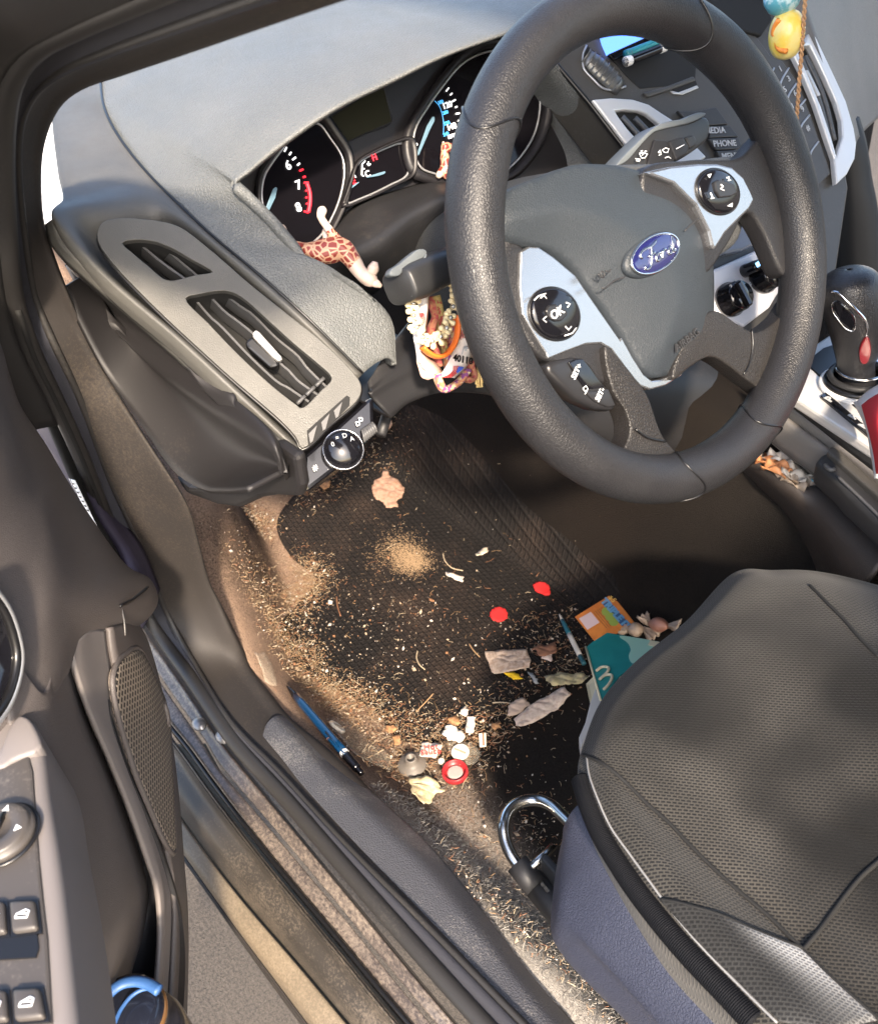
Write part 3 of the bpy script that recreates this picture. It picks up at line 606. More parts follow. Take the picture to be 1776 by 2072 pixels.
spd = zK([(1900, 130), (1776, 112), (1650, 150), (1560, 210), (1450, 340), (1350, 480), (1270, 620), (1256, 720), (1280, 830), (1312, 880), (1420, 920), (1530, 945), (1700, 950), (1900, 860), (2050, 640), (2080, 400), (2020, 220)])
gau = zK([(808, 1095), (830, 1020), (855, 945), (875, 880), (905, 838), (1000, 783), (1100, 738), (1170, 716), (1205, 722), (1222, 770), (1226, 850), (1222, 905), (1200, 938), (1100, 990), (1000, 1040), (900, 1082), (835, 1106)])
M['ringm'] = mk('ringm', (0.45, 0.46, 0.48), .3, metal=.6)
for nm, pts, o in (('tachometer', tach, .002), ('speedometer', spd, .002), ('fuel_gauge', gau, .005)):
    ol = cat_rom(CP(pts, o), 110, True)
    dial = plate(nm, ol, M['glass'], clu, t=.006)
    tube('gauge_ring', ol + cn * .0008, .0010, M['ringm'], dial, closed=True, seg=8)
    if nm == 'tachometer': tch = dial
    elif nm == 'speedometer': spo = dial
    else: fg = dial
    # cowl around the dial
    G_ = np.array([ol + cn * .0005 + (ol - ol.mean(0)) * .02, ol + cn * .010 + (ol - ol.mean(0)) * .10, ol + cn * .006 + (ol - ol.mean(0)) * .20])
    G_ = np.concatenate([G_, G_[:, :1]], 1); grid('gauge_cowl', G_, M['clu'], dial, .002)
M['led'] = mk('led', (0.85, 0.88, 0.9), .5, emit=((1, 1, 1), .35)); M['ledr'] = mk('ledr', (0.8, 0.02, 0.03), .5, emit=((1, .02, .04), .5)); M['ledb'] = mk('ledb', (0.05, 0.3, 0.7), .5, emit=((.1, .5, 1), .22))
M['needle'] = mk('needle', (0.12, 0.21, 0.28), .35)
def marks(name, segs, wd, mat, parent, o):
    mb = MB()
    for a, b in segs:
        q = CP(zK([a, b]), o); mb.tube([q[0], q[1]], wd, seg=4)
    return mb.build(name, M[mat], parent, smooth=False)
marks('tick_marks', [((432, 740), (418, 768)), ((462, 772), (450, 790)), ((492, 806), (470, 822)), ((518, 845), (502, 858))], .0009, 'led', tch, .0035)
marks('red_ticks', [((540, 885), (516, 894)), ((556, 932), (538, 936)), ((575, 972), (545, 972)), ((566, 1025), (556, 1024)), ((566, 1070), (556, 1068)), ((572, 1110), (560, 1108)), ((575, 1168), (545, 1158))], .0009, 'ledr', tch, .0035)
tube('red_zone', CP(zK([(565, 975), (582, 1030), (586, 1090), (575, 1165)]), .0035), .0016, M['ledr'], tch, n=14, seg=6)
for s, q in (('6', (443, 860)), ('7', (510, 988)), ('8', (510, 1135))): text('numeral', s, .0102, CP(zK([q]), .0036)[0], cx_, cy_, M['led'], tch, bold=.0002)
plate('needle', CP(zK([(285, 1170), (300, 1130), (345, 1010), (365, 998), (374, 1010), (360, 1070), (300, 1195)]), .006), M['needle'], tch, t=.002, bevel=.0006)
marks('tick_marks', [((1490, 352), (1474, 374)), ((1512, 388), (1500, 398)), ((1534, 430), (1512, 442)), ((1545, 475), (1532, 480)), ((1560, 518), (1536, 522)), ((1564, 566), (1550, 567)), ((1568, 612), (1542, 610)), ((1562, 660), (1548, 656)), ((1556, 704), (1538, 692))], .0008, 'led', spo, .0035)
tube('kilometre_arc', CP(zK([(1398, 436), (1428, 470), (1446, 520), (1456, 580), (1455, 660)]), .0032), .0003, M['ledb'], spo, n=16, seg=5)
for s, q, sz, m_ in (('120', (1480, 466), .0074, 'led'), ('140', (1508, 607), .0074, 'led'), ('MPH', (1510, 668), .0044, 'led'), ('180', (1437, 447), .0042, 'ledb'), ('200', (1468, 514), .0042, 'ledb'), ('220', (1478, 583), .0042, 'ledb'), ('240', (1472, 655), .0042, 'ledb')): text('numeral', s, sz, CP(zK([q]), .0036)[0], cx_, cy_, M[m_], spo, bold=.00012)
plate('needle', CP(zK([(1286, 790), (1290, 770), (1350, 600), (1385, 540), (1400, 540), (1398, 570), (1370, 625), (1296, 795)]), .006), M['needle'], spo, t=.002, bevel=.0006)
text('numeral', 'P', .006, CP(zK([(1280, 730)]), .0036)[0], cx_, cy_, M['led'], spo)
for s, q, m_ in (('H', (1005, 808), 'ledr'), ('C', (960, 916), 'led'), ('E', (870, 962), 'ledr')): text('numeral', s, .0075, CP(zK([q]), .0066)[0], cx_, cy_, M[m_], fg, bold=.00015)
marks('scale_marks', [((945, 830), (925, 850)), ((925, 850), (922, 920)), ((922, 920), (935, 930)), ((940, 882), (924, 880)), ((868, 912), (884, 938)), ((965, 835), (968, 862)), ((957, 850), (980, 852))], .0006, 'led', fg, .0066)
plate('needle', CP(zK([(955, 940), (960, 930), (1040, 905), (1075, 895), (1080, 905), (1070, 915), (1030, 928)]), .0085), M['needle'], fg, t=.0015, bevel=.0005)
plate('needle', CP(zK([(838, 1010), (870, 985), (902, 966), (904, 972), (875, 995), (842, 1020)]), .0085), M['needle'], fg, t=.0015)
M['lcd'] = mk('lcd', (0.022, 0.022, 0.014), .15, spec=.3)
plate('display', CP(zK([(700, 560), (1060, 335), (1116, 570), (780, 725)]), .003), M['lcd'], clu, t=.003)
tube('display_edge', CP(zK([(1062, 335), (1090, 440), (1118, 572), (960, 645), (780, 727)]), .0035), .0006, M['clu'], clu, n=30, seg=6)
# shelf under the dials and cowl trim
s1 = CP([(640, 500), (720, 415), (800, 385), (900, 362), (1000, 372), (1100, 380)], .002); s2 = PX([(660, 540, 'x', .20), (760, 500, 'x', .20), (840, 440, 'x', .21), (930, 400, 'x', .21), (1020, 400, 'x', .21), (1110, 400, 'x', .21)])
loft('cluster_shelf', [s1, s1 * .5 + s2 * .5 + np.array([0, 0, .003]), s2, s2 + np.array([.02, 0, -.05])], M['dark'], clu, n=50, m=6, param=True)
# ---------------------------------------------------------------- steering wheel
tau, rho = rad(24.74), rad(4.67)
r_ = A([0, -1, 0]); u_ = A([math.sin(tau), 0, math.cos(tau)])
WU = math.cos(rho) * r_ + math.sin(rho) * u_; WV = -math.sin(rho) * r_ + math.cos(rho) * u_; WN = np.cross(WU, WV)
def W(u, v, n=0): return u * WU + v * WV + n * WN
def WPn(pts, o=0.0): return np.array(PL(pts, pl=(WN, WN * o)))
wheel = thing('steering_wheel', 'black leather steering wheel with silver spoke trim and blue oval badge', 'steering wheel', (0.03, 0, -.02))
RC, RT = .1685, .0185
ang = np.linspace(0, 2 * math.pi, 200, endpoint=False)
V = []; F = []; NS = 28
gr = lambda t: 1 + .05 * sum(math.exp(-((t - c + math.pi) % (2 * math.pi) - math.pi) ** 2 / .05) for c in (rad(40), rad(140)))
for i, t in enumerate(ang):
    g = gr(t)
    for s in range(NS):
        p = 2 * math.pi * s / NS; rr = RC + RT * g * math.cos(p); V.append(W(rr * math.cos(t), rr * math.sin(t), RT * g * 1.02 * math.sin(p)))
F = [(i * NS + s, ((i + 1) % 200) * NS + s, ((i + 1) % 200) * NS + (s + 1) % NS, i * NS + (s + 1) % NS) for i in range(200) for s in range(NS)]
mesh('rim', V, F, M['rim'], wheel)
def rim_ang(px, py):
    q = WPn([(px, py)], 0.012)[0]; return math.atan2(q @ WV, q @ WU)
for px, py in ((985, 235), (1412, 85), (1398, 960), (1505, 775)):
    t = rim_ang(px, py); ps = [W((RC + RT * 1.012 * gr(t) * math.cos(p)) * math.cos(t + .06 * math.sin(2 * p)), (RC + RT * 1.012 * gr(t) * math.cos(p)) * math.sin(t + .06 * math.sin(2 * p)), RT * 1.03 * gr(t) * math.sin(p)) for p in np.linspace(0, 2 * math.pi, 40, endpoint=False)]
    tube('rim_seam', ps, .0009, M['black'], wheel, closed=True, seg=6)
# spokes: leather wrapped arms swelling out of the hub into the rim
def arm(name, pts, mat, o=0.0, t=.022, bevel=.007, parent=None, **k): return plate(name, WPn(pts, o), mat, parent or wheel, t=t, bevel=bevel, seg=4, nrm=WN, smooth=True, **k)
M['spoke'] = mk('spoke', (0.017, 0.0155, 0.015), .42, bump=('leather', 430, .4, .0007), rvar=.06)
arm('spoke', [(1300, 350), (1400, 322), (1500, 316), (1545, 270), (1580, 255), (1610, 330), (1625, 430), (1625, 520), (1590, 560), (1545, 470), (1515, 430), (1470, 500), (1420, 560), (1340, 520)], M['rim'], -.004, .018, .006, smooth_out=80)
arm('spoke', [(1380, 700), (1440, 628), (1500, 660), (1530, 672), (1580, 640), (1612, 600), (1622, 690), (1600, 780), (1560, 800), (1520, 775), (1440, 722), (1400, 740), (1360, 770)], M['spoke'], -.004, .018, .006, smooth_out=80)
tube('spoke_seam', cat_rom(WPn([(1520, 665), (1522, 700), (1515, 735), (1503, 758)], -.0035), 14), .0009, M['black'], wheel, seg=6)
arm('spoke', [(1225, 700), (1290, 770), (1310, 800), (1340, 880), (1385, 935), (1400, 975), (1340, 975), (1270, 950), (1235, 915), (1262, 905), (1275, 870), (1265, 830), (1240, 790)], M['spoke'], -.006, .018, .006, smooth_out=80)
tube('spoke_seam', cat_rom(WPn([(1285, 868), (1310, 885), (1345, 893)], -.0045), 12), .0009, M['black'], wheel, seg=6)
arm('spoke', [(1030, 470), (1060, 500), (1140, 560), (1240, 700), (1235, 770), (1180, 770), (1120, 735), (1090, 720), (1040, 640), (1010, 560)], M['rim'], -.012, .02, .006, smooth_out=80)
# hub body under the airbag, with its top shelf
arm('hub', [(1040, 395), (1095, 356), (1160, 333), (1250, 330), (1380, 326), (1500, 316), (1512, 330), (1500, 480), (1440, 540), (1445, 640), (1430, 700), (1380, 755), (1320, 780), (1270, 755), (1200, 690), (1120, 600), (1050, 540)], M['column'], -.024, .05, .006, smooth_out=110)
bagp = zB([(215, 850), (260, 790), (330, 745), (420, 708), (550, 664), (700, 664), (830, 692), (950, 742), (1040, 830), (1090, 930), (1110, 1040), (1116, 1200), (1112, 1300)]) + zD([(1090, 292), (1040, 352), (960, 402), (880, 424), (830, 392), (770, 292), (700, 182), (620, 72)]) + zB([(560, 1082), (450, 1002), (350, 984), (290, 970), (225, 930)])
bag = pillow('airbag_cover', WPn(bagp, -.010), .015, .075, M['bag'], wheel, t=.02, nrm=WN, step=.004)
M['emb'] = mk('emb', (0.03, 0.03, 0.032), .5)
# silver trims
M['silverd'] = mk('silverd', (0.42, 0.43, 0.45), .27, metal=.9, bump=('noise', 1200, .05), dust=((0.30, 0.28, 0.25), 25, 500, 1.2, 1.5, .35))
tl = zB([(338, 1010), (372, 990), (410, 992), (470, 1032), (560, 1108), (640, 1225), (738, 1366)]) + zD([(745, 262), (790, 345), (835, 415), (865, 438), (900, 434), (960, 412), (1010, 372), (985, 418), (920, 458), (860, 474), (820, 460), (780, 420), (738, 360), (702, 312), (660, 288), (600, 292), (520, 322), (448, 352), (440, 330), (390, 250), (345, 172), (333, 60)])
TL = plate('spoke_trim', WPn(tl, -.010), M['silverd'], wheel, t=.01, bevel=.0018, nrm=WN)
tr = zB([(835, 692), (940, 668), (1050, 658), (1130, 658), (1190, 672), (1235, 712), (1262, 765), (1278, 802), (1258, 840), (1225, 872), (1160, 938), (1118, 1005), (1108, 985), (1095, 930), (1045, 828), (955, 738)])
TR = plate('spoke_trim', WPn(tr, .001), M['silverd'], wheel, t=.01, bevel=.0018, nrm=WN)
# button pads
def pad_at(ctrz, rx, ry, tilt, parent, o=0.0):
    e = [(ctrz[0] + rx * math.cos(a) * math.cos(tilt) - ry * math.sin(a) * math.sin(tilt), ctrz[1] + rx * math.cos(a) * math.sin(tilt) + ry * math.sin(a) * math.cos(tilt)) for a in np.linspace(0, 2 * math.pi, 40, endpoint=False)]
    pd = dome('button_pad', WPn(zB(e), o - .0095), .005, M['gloss'], parent, t=.002, rings=7, N=60, pw=2.6, nrm=WN)
    tube('pad_ring', cat_rom(WPn(zB(e), o - .0093), 60, True), .0009, M['black'], pd, closed=True, seg=6); return pd
M['btn'] = mk('btn', (0.016, 0.016, 0.018), .35)
p1_ = pad_at((474, 1262), 96, 110, rad(-35), TL); p2_ = pad_at((1130, 770), 80, 96, rad(-35), TR, .011)
plate('ok_button', WPn(zB([(440, 1250), (452, 1228), (480, 1222), (520, 1245), (530, 1262), (505, 1290), (480, 1292), (455, 1280)]), -.0028), M['btn'], p1_, t=.004, bevel=.001, nrm=WN)
text('button_print', 'OK', .0085, WPn(zB([(485, 1258)]), -.0025)[0], WU, WV, M['print'], p1_, bold=.0001)
def chev(parent, segs, o, r=.0005):
    mb = MB()
    for s in segs: mb.tube(WPn(zB(s), o), r, seg=5)
    mb.build('arrow_print', M['print'], parent)
chev(p1_, [[(418, 1198), (432, 1188), (442, 1200)], [(520, 1216), (536, 1222), (526, 1236)], [(442, 1272), (428, 1284), (442, 1296)], [(518, 1312), (530, 1326), (542, 1312)], [(392, 1208), (410, 1190), (440, 1180)], [(515, 1350), (545, 1340), (562, 1318)]], -.0045)
plate('ok_button', WPn(zB([(1118, 730), (1135, 722), (1195, 738), (1210, 775), (1185, 790), (1140, 795), (1125, 770)]), .0082), M['btn'], p2_, t=.004, bevel=.001, nrm=WN)
mb = MB()
for tri in ([(1090, 702), (1105, 698), (1098, 715)], [(1168, 828), (1190, 815), (1188, 832)]): mb.prism(WPn(zB(tri), .0072), WN, .0006)
mb.build('arrow_print', M['print'], p2_, smooth=False)
chev(p2_, [[(1165, 715), (1175, 712), (1172, 726), (1182, 724)], [(1142, 742), (1152, 750), (1140, 758), (1156, 766)], [(1100, 775), (1108, 790), (1102, 798), (1116, 796)]], .0085, .0006)
# cruise control housing low on the left
hs = arm('cruise_housing', zD([(440, 372), (480, 352), (545, 340), (590, 345), (625, 375), (660, 430), (690, 462), (730, 545), (700, 560), (640, 552), (560, 515), (500, 460), (450, 410)]), M['btn'], -.010, .016, .004)
arm('cruise_button', zD([(530, 365), (560, 350), (590, 352), (620, 385), (650, 430), (680, 460), (640, 472), (600, 470), (570, 430)]), M['gloss'], -.0085, .003, .001, parent=hs)
arm('cruise_button', zD([(600, 478), (645, 478), (692, 468), (722, 540), (690, 545), (640, 525), (612, 500)]), M['btn'], -.0085, .003, .001, parent=hs)
sx = unit(WPn(zD([(572, 385)]))[0] - WPn(zD([(556, 418)]))[0]); sy = unit(np.cross(WN, sx))
text('set_print', 'SET+', .0058, WPn(zD([(563, 401)]), -.0080)[0], sx, sy, M['print'], hs, bold=.0001)
text('set_print', 'SET-', .0058, WPn(zD([(657, 494)]), -.0080)[0], sx, sy, M['print'], hs, bold=.0001)
mb = MB(); mb.tube(WPn(zD([(588, 470), (600, 458), (608, 470), (598, 484), (588, 470)]), -.008), .0004, seg=5); mb.tube(WPn(zD([(596, 492), (606, 478)]), -.008), .0004, seg=5); mb.build('cancel_print', M['print'], hs)
# oval badge
M['blue'] = mk('blue', (0.012, 0.014, 0.075), .15, coat=1.0)
bcz, bX, bY = np.array([727, 548.0]), np.array([148, -77.0]), np.array([-32, -108.0])   # zoom I: centre, half long axis, half short axis
bo = .0045
b0, b1, b2 = WPn(zI([tuple(bcz), tuple(bcz + bX), tuple(bcz + bY)]), bo); 
# recover true ellipse axes on the wheel plane
Xv, Yv = b1 - b0, b2 - b0; Xl = np.linalg.norm(Xv); Xd = Xv / Xl; Yd = unit(np.cross(WN, Xd)); Yl = abs(Yv @ Yd)
tilt_fix = lambda k, o: [b0 + k * (math.cos(a) * Xl * Xd + math.sin(a) * Yl * Yd) + WN * o for a in np.linspace(0, 2 * math.pi, 72, endpoint=False)]
dome('badge_recess', tilt_fix(1.18, -.004), .0035, M['bag'], bag, t=.004, rings=5, N=0, nrm=WN, pw=6)
badge = dome('badge', tilt_fix(1.0, 0), .0022, M['blue'], bag, t=.004, rings=6, N=0, nrm=WN)
tube('badge_rim', np.array(tilt_fix(1.0, .0006)), .0010, M['chrome'], badge, closed=True, seg=8)
def bp(x, y): return b0 + x * Xl * Xd + y * Yl * Yd + WN * (.0006 + .0022 * max(0, 1 - x * x - y * y) ** .5)
strokes = [  # script letters drawn in badge units
    [(-.62, .12), (-.66, .28), (-.56, .46), (-.36, .52), (-.16, .50), (.02, .58), (.10, .66)],
    [(-.14, .52), (-.22, .20), (-.32, -.20), (-.40, -.46), (-.52, -.56), (-.62, -.46), (-.58, -.32)], [(-.38, .06), (-.24, .06), (-.10, .14), (-.14, .04)],
    [(-.02 + .10 * math.cos(t) + .05 * math.sin(t), -.20 + .19 * math.sin(t)) for t in np.linspace(.6, 6.7, 14)],
    [(.10, -.08), (.19, .0), (.17, -.16), (.13, -.38)], [(.15, -.22), (.22, -.06), (.30, .01), (.36, -.06)],
    [(.52 + .10 * math.cos(t) + .05 * math.sin(t), -.19 + .18 * math.sin(t)) for t in np.linspace(.6, 6.7, 14)],
    [(.78, .46), (.71, .22), (.65, -.08), (.63, -.30), (.68, -.37), (.76, -.28)]]
mb = MB()
for s in strokes:
    q = cat_rom([bp(x, y * 1.05) for x, y in s], 18); rr = .0008 + .0003 * np.sin(np.linspace(.3, 2.8, 18)); mb.add(*tube_geo(q, rr, seg=6))
mb.build('badge_script', M['chrome'], badge)
# moulded marks on the airbag cover
def bagn(px, py, o=0):
    return WPn([(px, py)], .0045 + o)[0]
for s in ([(380, 770), (395, 775), (470, 720), (530, 700)], [(1010, 315), (950, 370), (920, 400)], [(355, 680), (378, 700), (400, 690), (388, 665), (372, 672), (392, 704)], [(405, 660), (430, 665), (440, 650)]):
    tube('moulded_line', cat_rom([bagn(x, y, -.0003) for x, y in zI(s)], 14), .0006, M['emb'], bag, seg=5)
tx = unit(WPn(zI([(1020, 1040)]))[0] - WPn(zI([(860, 1170)]))[0])
text('moulded_word', 'AIRBAG', .0085, WPn(zI([(935, 1112)]), -.0002)[0], tx, unit(np.cross(WN, tx)), M['emb'], bag, depth=.001)
# ---------------------------------------------------------------- steering column shroud and stalks
shroud = thing('steering_column', 'dark grey plastic steering column shroud under the wheel', 'steering column', W(0, -.01, -.12))
secs = []
for n_, su, sv0, sv1 in ((-.030, .040, .046, -.060), (-.04, .055, .055, -.070), (-.08, .062, .068, -.072), (-.14, .064, .080, -.070), (-.20, .062, .082, -.064), (-.24, .052, .070, -.055)):
    ring = []
    for a in np.linspace(0, 2 * math.pi, 48, endpoint=False):
        c, s = math.cos(a), math.sin(a); e = .55; uu = su * math.copysign(abs(c) ** e, c); vv = (sv0 if s > 0 else -sv1) * math.copysign(abs(s) ** e, s); ring.append(W(uu, vv, n_))
    secs.append(ring)
secs = np.array(secs); t6 = np.linspace(0, 5, 31); G_ = uni_cr(secs.reshape(6, -1), t6).reshape(31, 48, 3); G_ = np.concatenate([G_, G_[:, :1]], 1)
grid('shroud', G_, M['column'], shroud, .002, away=None)
M['stalk'] = mk('stalk', (0.022, 0.0225, 0.024), .4, bump=('fuzz', 1200, .08), dust=((0.15, 0.15, 0.15), 18, 500, 1.15, 1.5, .4))
M['stalkt'] = mk('stalkt', (0.11, 0.125, 0.135), .5, dust=((0.2, 0.2, 0.2), 18, 500, 1.15, 1.5, .4))
def stalk(name, label, root, tip, secs_, topv):
    st = thing(name, label, 'control stalk', root); ax = unit(A(tip) - A(root)); L = np.linalg.norm(A(tip) - A(root)); tv = unit(A(topv) - ax * (A(topv) @ ax)); sv = np.cross(ax, tv); R_ = []
    for f0, a, b in secs_:
        ring = []
        for q in np.linspace(0, 2 * math.pi, 32, endpoint=False):
            c, s = math.cos(q), math.sin(q); e = .6; ring.append(A(root) + ax * L * f0 + a * math.copysign(abs(c) ** e, c) * sv + b * math.copysign(abs(s) ** e, s) * tv)
        R_.append(ring)
    R_ = np.array(R_); k = len(R_); tt = np.linspace(0, k - 1, (k - 1) * 5 + 1); G_ = uni_cr(R_.reshape(k, -1), tt).reshape(len(tt), 32, 3)
    V = G_.reshape(-1, 3); F = [(i * 32 + j, i * 32 + (j + 1) % 32, (i + 1) * 32 + (j + 1) % 32, (i + 1) * 32 + j) for i in range(len(tt) - 1) for j in range(32)]
    F += [tuple(range(32))[::-1], tuple(range((len(tt) - 1) * 32, len(tt) * 32))]
    mesh('stalk_body', V, F, M['stalk'], st); return st, ax, tv, sv, L
# turn signal stalk: blunt end towards the door
s_pl = W(-.10, .0, -.115)
tpl = (WN, s_pl)
root = P(905, 535, pl=(WN, s_pl)); tip = P(806, 582, pl=(WN, s_pl + WN * .012))
ts, ax, tv, sv, L_t = stalk('turn_signal_stalk', 'dark grey turn signal stalk with a blunt end beside the lanyards', root - (tip - root) * .5, tip, [(0, .013, .010), (.34, .019, .013), (.6, .020, .0145), (.85, .0185, .0145), (.97, .0165, .0130), (1.0, .014, .0110)], WV)
def on_st(px, py, o): return P(px, py, pl=(WN, s_pl + WN * o))
mb = MB()
plate('stalk_top', cat_rom([on_st(*q, .021) for q in zL([(195, 545), (300, 470), (420, 370), (510, 312), (590, 330), (590, 370), (530, 430), (470, 520), (400, 570), (330, 560), (285, 605), (185, 602)])], 50, True), M['stalkt'], ts, t=.008, bevel=.002, smooth=True)
mb.tube(cat_rom([on_st(*q, .0215) for q in zL([(585, 375), (545, 450), (470, 555), (432, 640), (438, 740), (430, 840)])], 24), .0008, seg=6)
mb.tube(cat_rom([on_st(*q, .0205) for q in zL([(705, 390), (640, 490), (560, 620), (555, 720), (540, 800)])], 24), .0006, seg=6)
mb.build('stalk_groove', M['stalkt'], ts)
mb = MB(); mb.tube([on_st(*q, .0225) for q in zL([(735, 700), (695, 680), (735, 632), (738, 655), (755, 660), (752, 690), (735, 700), (732, 745), (695, 680)])], .0005, seg=5); mb.tube([on_st(*q, .0225) for q in zL([(775, 618), (772, 650), (790, 655)])], .0005, seg=5)
mb.build('arrow_print', M['print'], ts)
# wiper stalk: long paddle to the right
wp0 = W(.10, .055, -.06); wplane = (WN, wp0)
wo = lambda pts, o=0.0: np.array([P(*q, pl=(WN, wp0 + WN * o)) for q in zT(pts)])
wst = thing('wiper_stalk', 'long dark wiper stalk with wash symbols above the wheel hub', 'control stalk', W(.06, .04, -.075))
plate('stalk_body', cat_rom(wo([(520, 1260), (600, 1180), (700, 1080), (800, 985), (870, 945), (1000, 925), (1100, 905), (1190, 870), (1235, 890), (1245, 960), (1225, 1040), (1160, 1100), (1060, 1170), (900, 1250), (700, 1300)]), 70, True), M['stalk'], wst, t=.022, bevel=.006, seg=4, smooth=True)
plate('stalk_top', cat_rom(wo([(540, 1240), (600, 1165), (700, 1065), (800, 970), (860, 930), (930, 905), (1040, 885), (1120, 850), (1170, 838), (1218, 848), (1180, 880), (1090, 918), (900, 962), (830, 985), (740, 1070), (620, 1205)], .002), 80, True), M['stalkt'], wst, t=.02, bevel=.003, seg=3, smooth=True)
plate('stalk_rocker', wo([(830, 1040), (920, 1045), (985, 1180), (960, 1230), (780, 1240), (780, 1210)], .0025), M['btn'], wst, t=.004, bevel=.001)
plate('stalk_collar', wo([(935, 1055), (1045, 1020), (1090, 1100), (1075, 1150), (990, 1200)], .004), M['btn'], wst, t=.006, bevel=.0015)
plate('stalk_tip_button', wo([(1060, 1025), (1120, 1005), (1145, 1040), (1140, 1090), (1095, 1110)], .004), M['stalk'], wst, t=.006, bevel=.0015)
mb = MB()
for s in ([(715, 1145), (745, 1140), (775, 1150), (755, 1180), (730, 1180), (715, 1145)], [(735, 1160), (760, 1130)], [(725, 1130), (740, 1125)], [(755, 1128), (770, 1130)], [(685, 1185), (720, 1190), (715, 1205), (690, 1200)], [(885, 1120), (910, 1105), (935, 1112), (925, 1140), (900, 1138), (885, 1120)], [(855, 1140), (870, 1120), (875, 1142), (855, 1140)], [(860, 1160), (880, 1150)], [(905, 1180), (930, 1170), (950, 1185)], [(990, 1112), (1050, 1080)]):
    mb.tube(wo(s, .0045 if s[0][0] < 960 else .006), .00045, seg=5)
mb.build('wiper_print', M['print'], wst)
# ---------------------------------------------------------------- open driver's door
dth = rad(45); DD = A([-math.cos(dth), math.sin(dth), 0]); DN = A([-math.sin(dth), -math.cos(dth), 0]); D_0 = A([.25, .40, -.55])
door = thing('car_door', 'open driver door with grey panel, window switches and speaker grille', 'car door', (.2, .5, -.6))
def DPc(pts, o):
    if np.isscalar(o): o = [o] * len(pts)
    return np.array([P(a, b, pl=(DN, D_0 + DN * k)) for (a, b), k in zip(pts, o)])
M['doorp'] = mk('doorp', (0.088, 0.077, 0.074), .5, bump=('leather', 700, .22), dust=((0.14, 0.123, 0.11), 12, 420, 1.1, 1.5, .5))
M['doorl'] = mk('doorl', (0.17, 0.152, 0.145), .5, bump=('fuzz', 1100, .15), dust=((0.24, 0.215, 0.195), 12, 420, 1.1, 1.5, .4))
M['grille'] = mk('grille', (0.10, 0.085, 0.072), .6)
D0 = DPc([(262, 1250), (292, 1300), (322, 1405), (345, 1530), (357, 1640), (364, 1740), (371, 1840), (373, 1940), (370, 2071), (370, 2200)], 0)
D1 = DPc([(214, 1270), (222, 1330), (248, 1440), (285, 1560), (318, 1670), (336, 1750), (347, 1830), (345, 1920), (336, 2071), (330, 2200)], .028)
D2 = DPc([(165, 1290), (170, 1345), (200, 1443), (243, 1543), (283, 1640), (316, 1737), (331, 1802), (334, 1900), (322, 2071), (315, 2200)], .034)
D3 = DPc([(140, 1300), (150, 1350), (183, 1443), (226, 1543), (264, 1640), (298, 1737), (318, 1802), (322, 1900), (308, 2071), (300, 2200)], .034)
loft('lower_panel', [D0 - DN * .05, D0 - DN * .01, D0, D0 * .5 + D1 * .5 + DN * .004, D1], M['doorp'], door, n=80, m=5, param=True)
loft('pocket_rim', [D1 + A([0, 0, -.002]), D1 * .5 + D2 * .5 + A([0, 0, .003]), D2, D3 * .9 + D2 * .1 - A([0, 0, .004])], M['doorl'], door, n=80, m=4, param=True)
# inner skin above the pocket, swelling to the armrest
D3b = DPc([(130, 1310), (143, 1360), (176, 1450), (219, 1550), (256, 1645), (288, 1745), (300, 1810), (290, 1890), (262, 2000), (250, 2200)], .010)
D4 = DPc([(110, 1330), (120, 1400), (150, 1500), (185, 1600), (210, 1700), (225, 1780), (225, 1850), (218, 1930), (205, 2040), (200, 2200)], .040)
D5 = DPc([(88, 1400), (98, 1480), (110, 1560), (125, 1650), (138, 1740), (146, 1810), (152, 1880), (158, 1950), (166, 2071), (170, 2200)], .046)
D6 = D5 + A([0, 0, .06]) - DN * .006
loft('door_skin', [D3b - DN * .01, D3b, D3b * .4 + D4 * .6 + DN * .004, D4, D5, D6], M['doorp'], door, n=80, m=6, param=True)
loft('pocket_floor', [D3b - DN * .012, D2 - DN * .002 + A([0, 0, -.07])], M['dark'], door, n=60, m=3, param=True)
# upper panel in front of the armrest
E0 = DPc([(-60, 560), (0, 690), (20, 755), (44, 823), (92, 895), (135, 968), (199, 1068), (255, 1143), (303, 1172), (320, 1212), (306, 1245), (272, 1275)], [-.02] * 5 + [-.012, -.004, .004, .010, .010, .008, .004])
E1 = DPc([(-80, 590), (-20, 715), (4, 790), (30, 860), (62, 925), (95, 985), (131, 1068), (172, 1150), (240, 1205), (262, 1240), (250, 1270), (225, 1300)], [.0] * 5 + [.008, .016, .024, .028, .026, .022, .014])
E2_ = DPc([(-100, 600), (-40, 735), (-8, 830), (25, 915), (52, 990), (80, 1062), (100, 1130), (120, 1200), (150, 1245), (170, 1275), (175, 1300), (165, 1320)], [.02] * 5 + [.026, .034, .040, .038, .034, .028, .02])
E3 = DPc([(-160, 640), (-100, 800), (-60, 900), (-30, 980), (0, 1060), (25, 1130), (50, 1200), (70, 1260), (85, 1310), (95, 1350), (98, 1390), (95, 1430)], [.03] * 5 + [.034, .038, .042, .044, .044, .044, .044])
E4 = DPc([(-260, 700), (-220, 860), (-190, 980), (-160, 1070), (-130, 1140), (-100, 1210), (-80, 1270), (-60, 1330), (-50, 1380), (-40, 1420), (-40, 1460), (-40, 1500)], .03)
loft('upper_panel', [E0 - DN * .05, E0 - DN * .012, E0, E1, E2_, E3, E4], M['doorp'], door, n=90, m=6, param=True)
tube('panel_seam', cat_rom(DPc([(243, 1226), (270, 1212), (300, 1188)], .030), 14), .0014, M['black'], door, seg=6)
tube('panel_seam', cat_rom(DPc([(246, 1228), (252, 1255), (254, 1285)], .028), 10), .0008, M['slat'], door, seg=6)
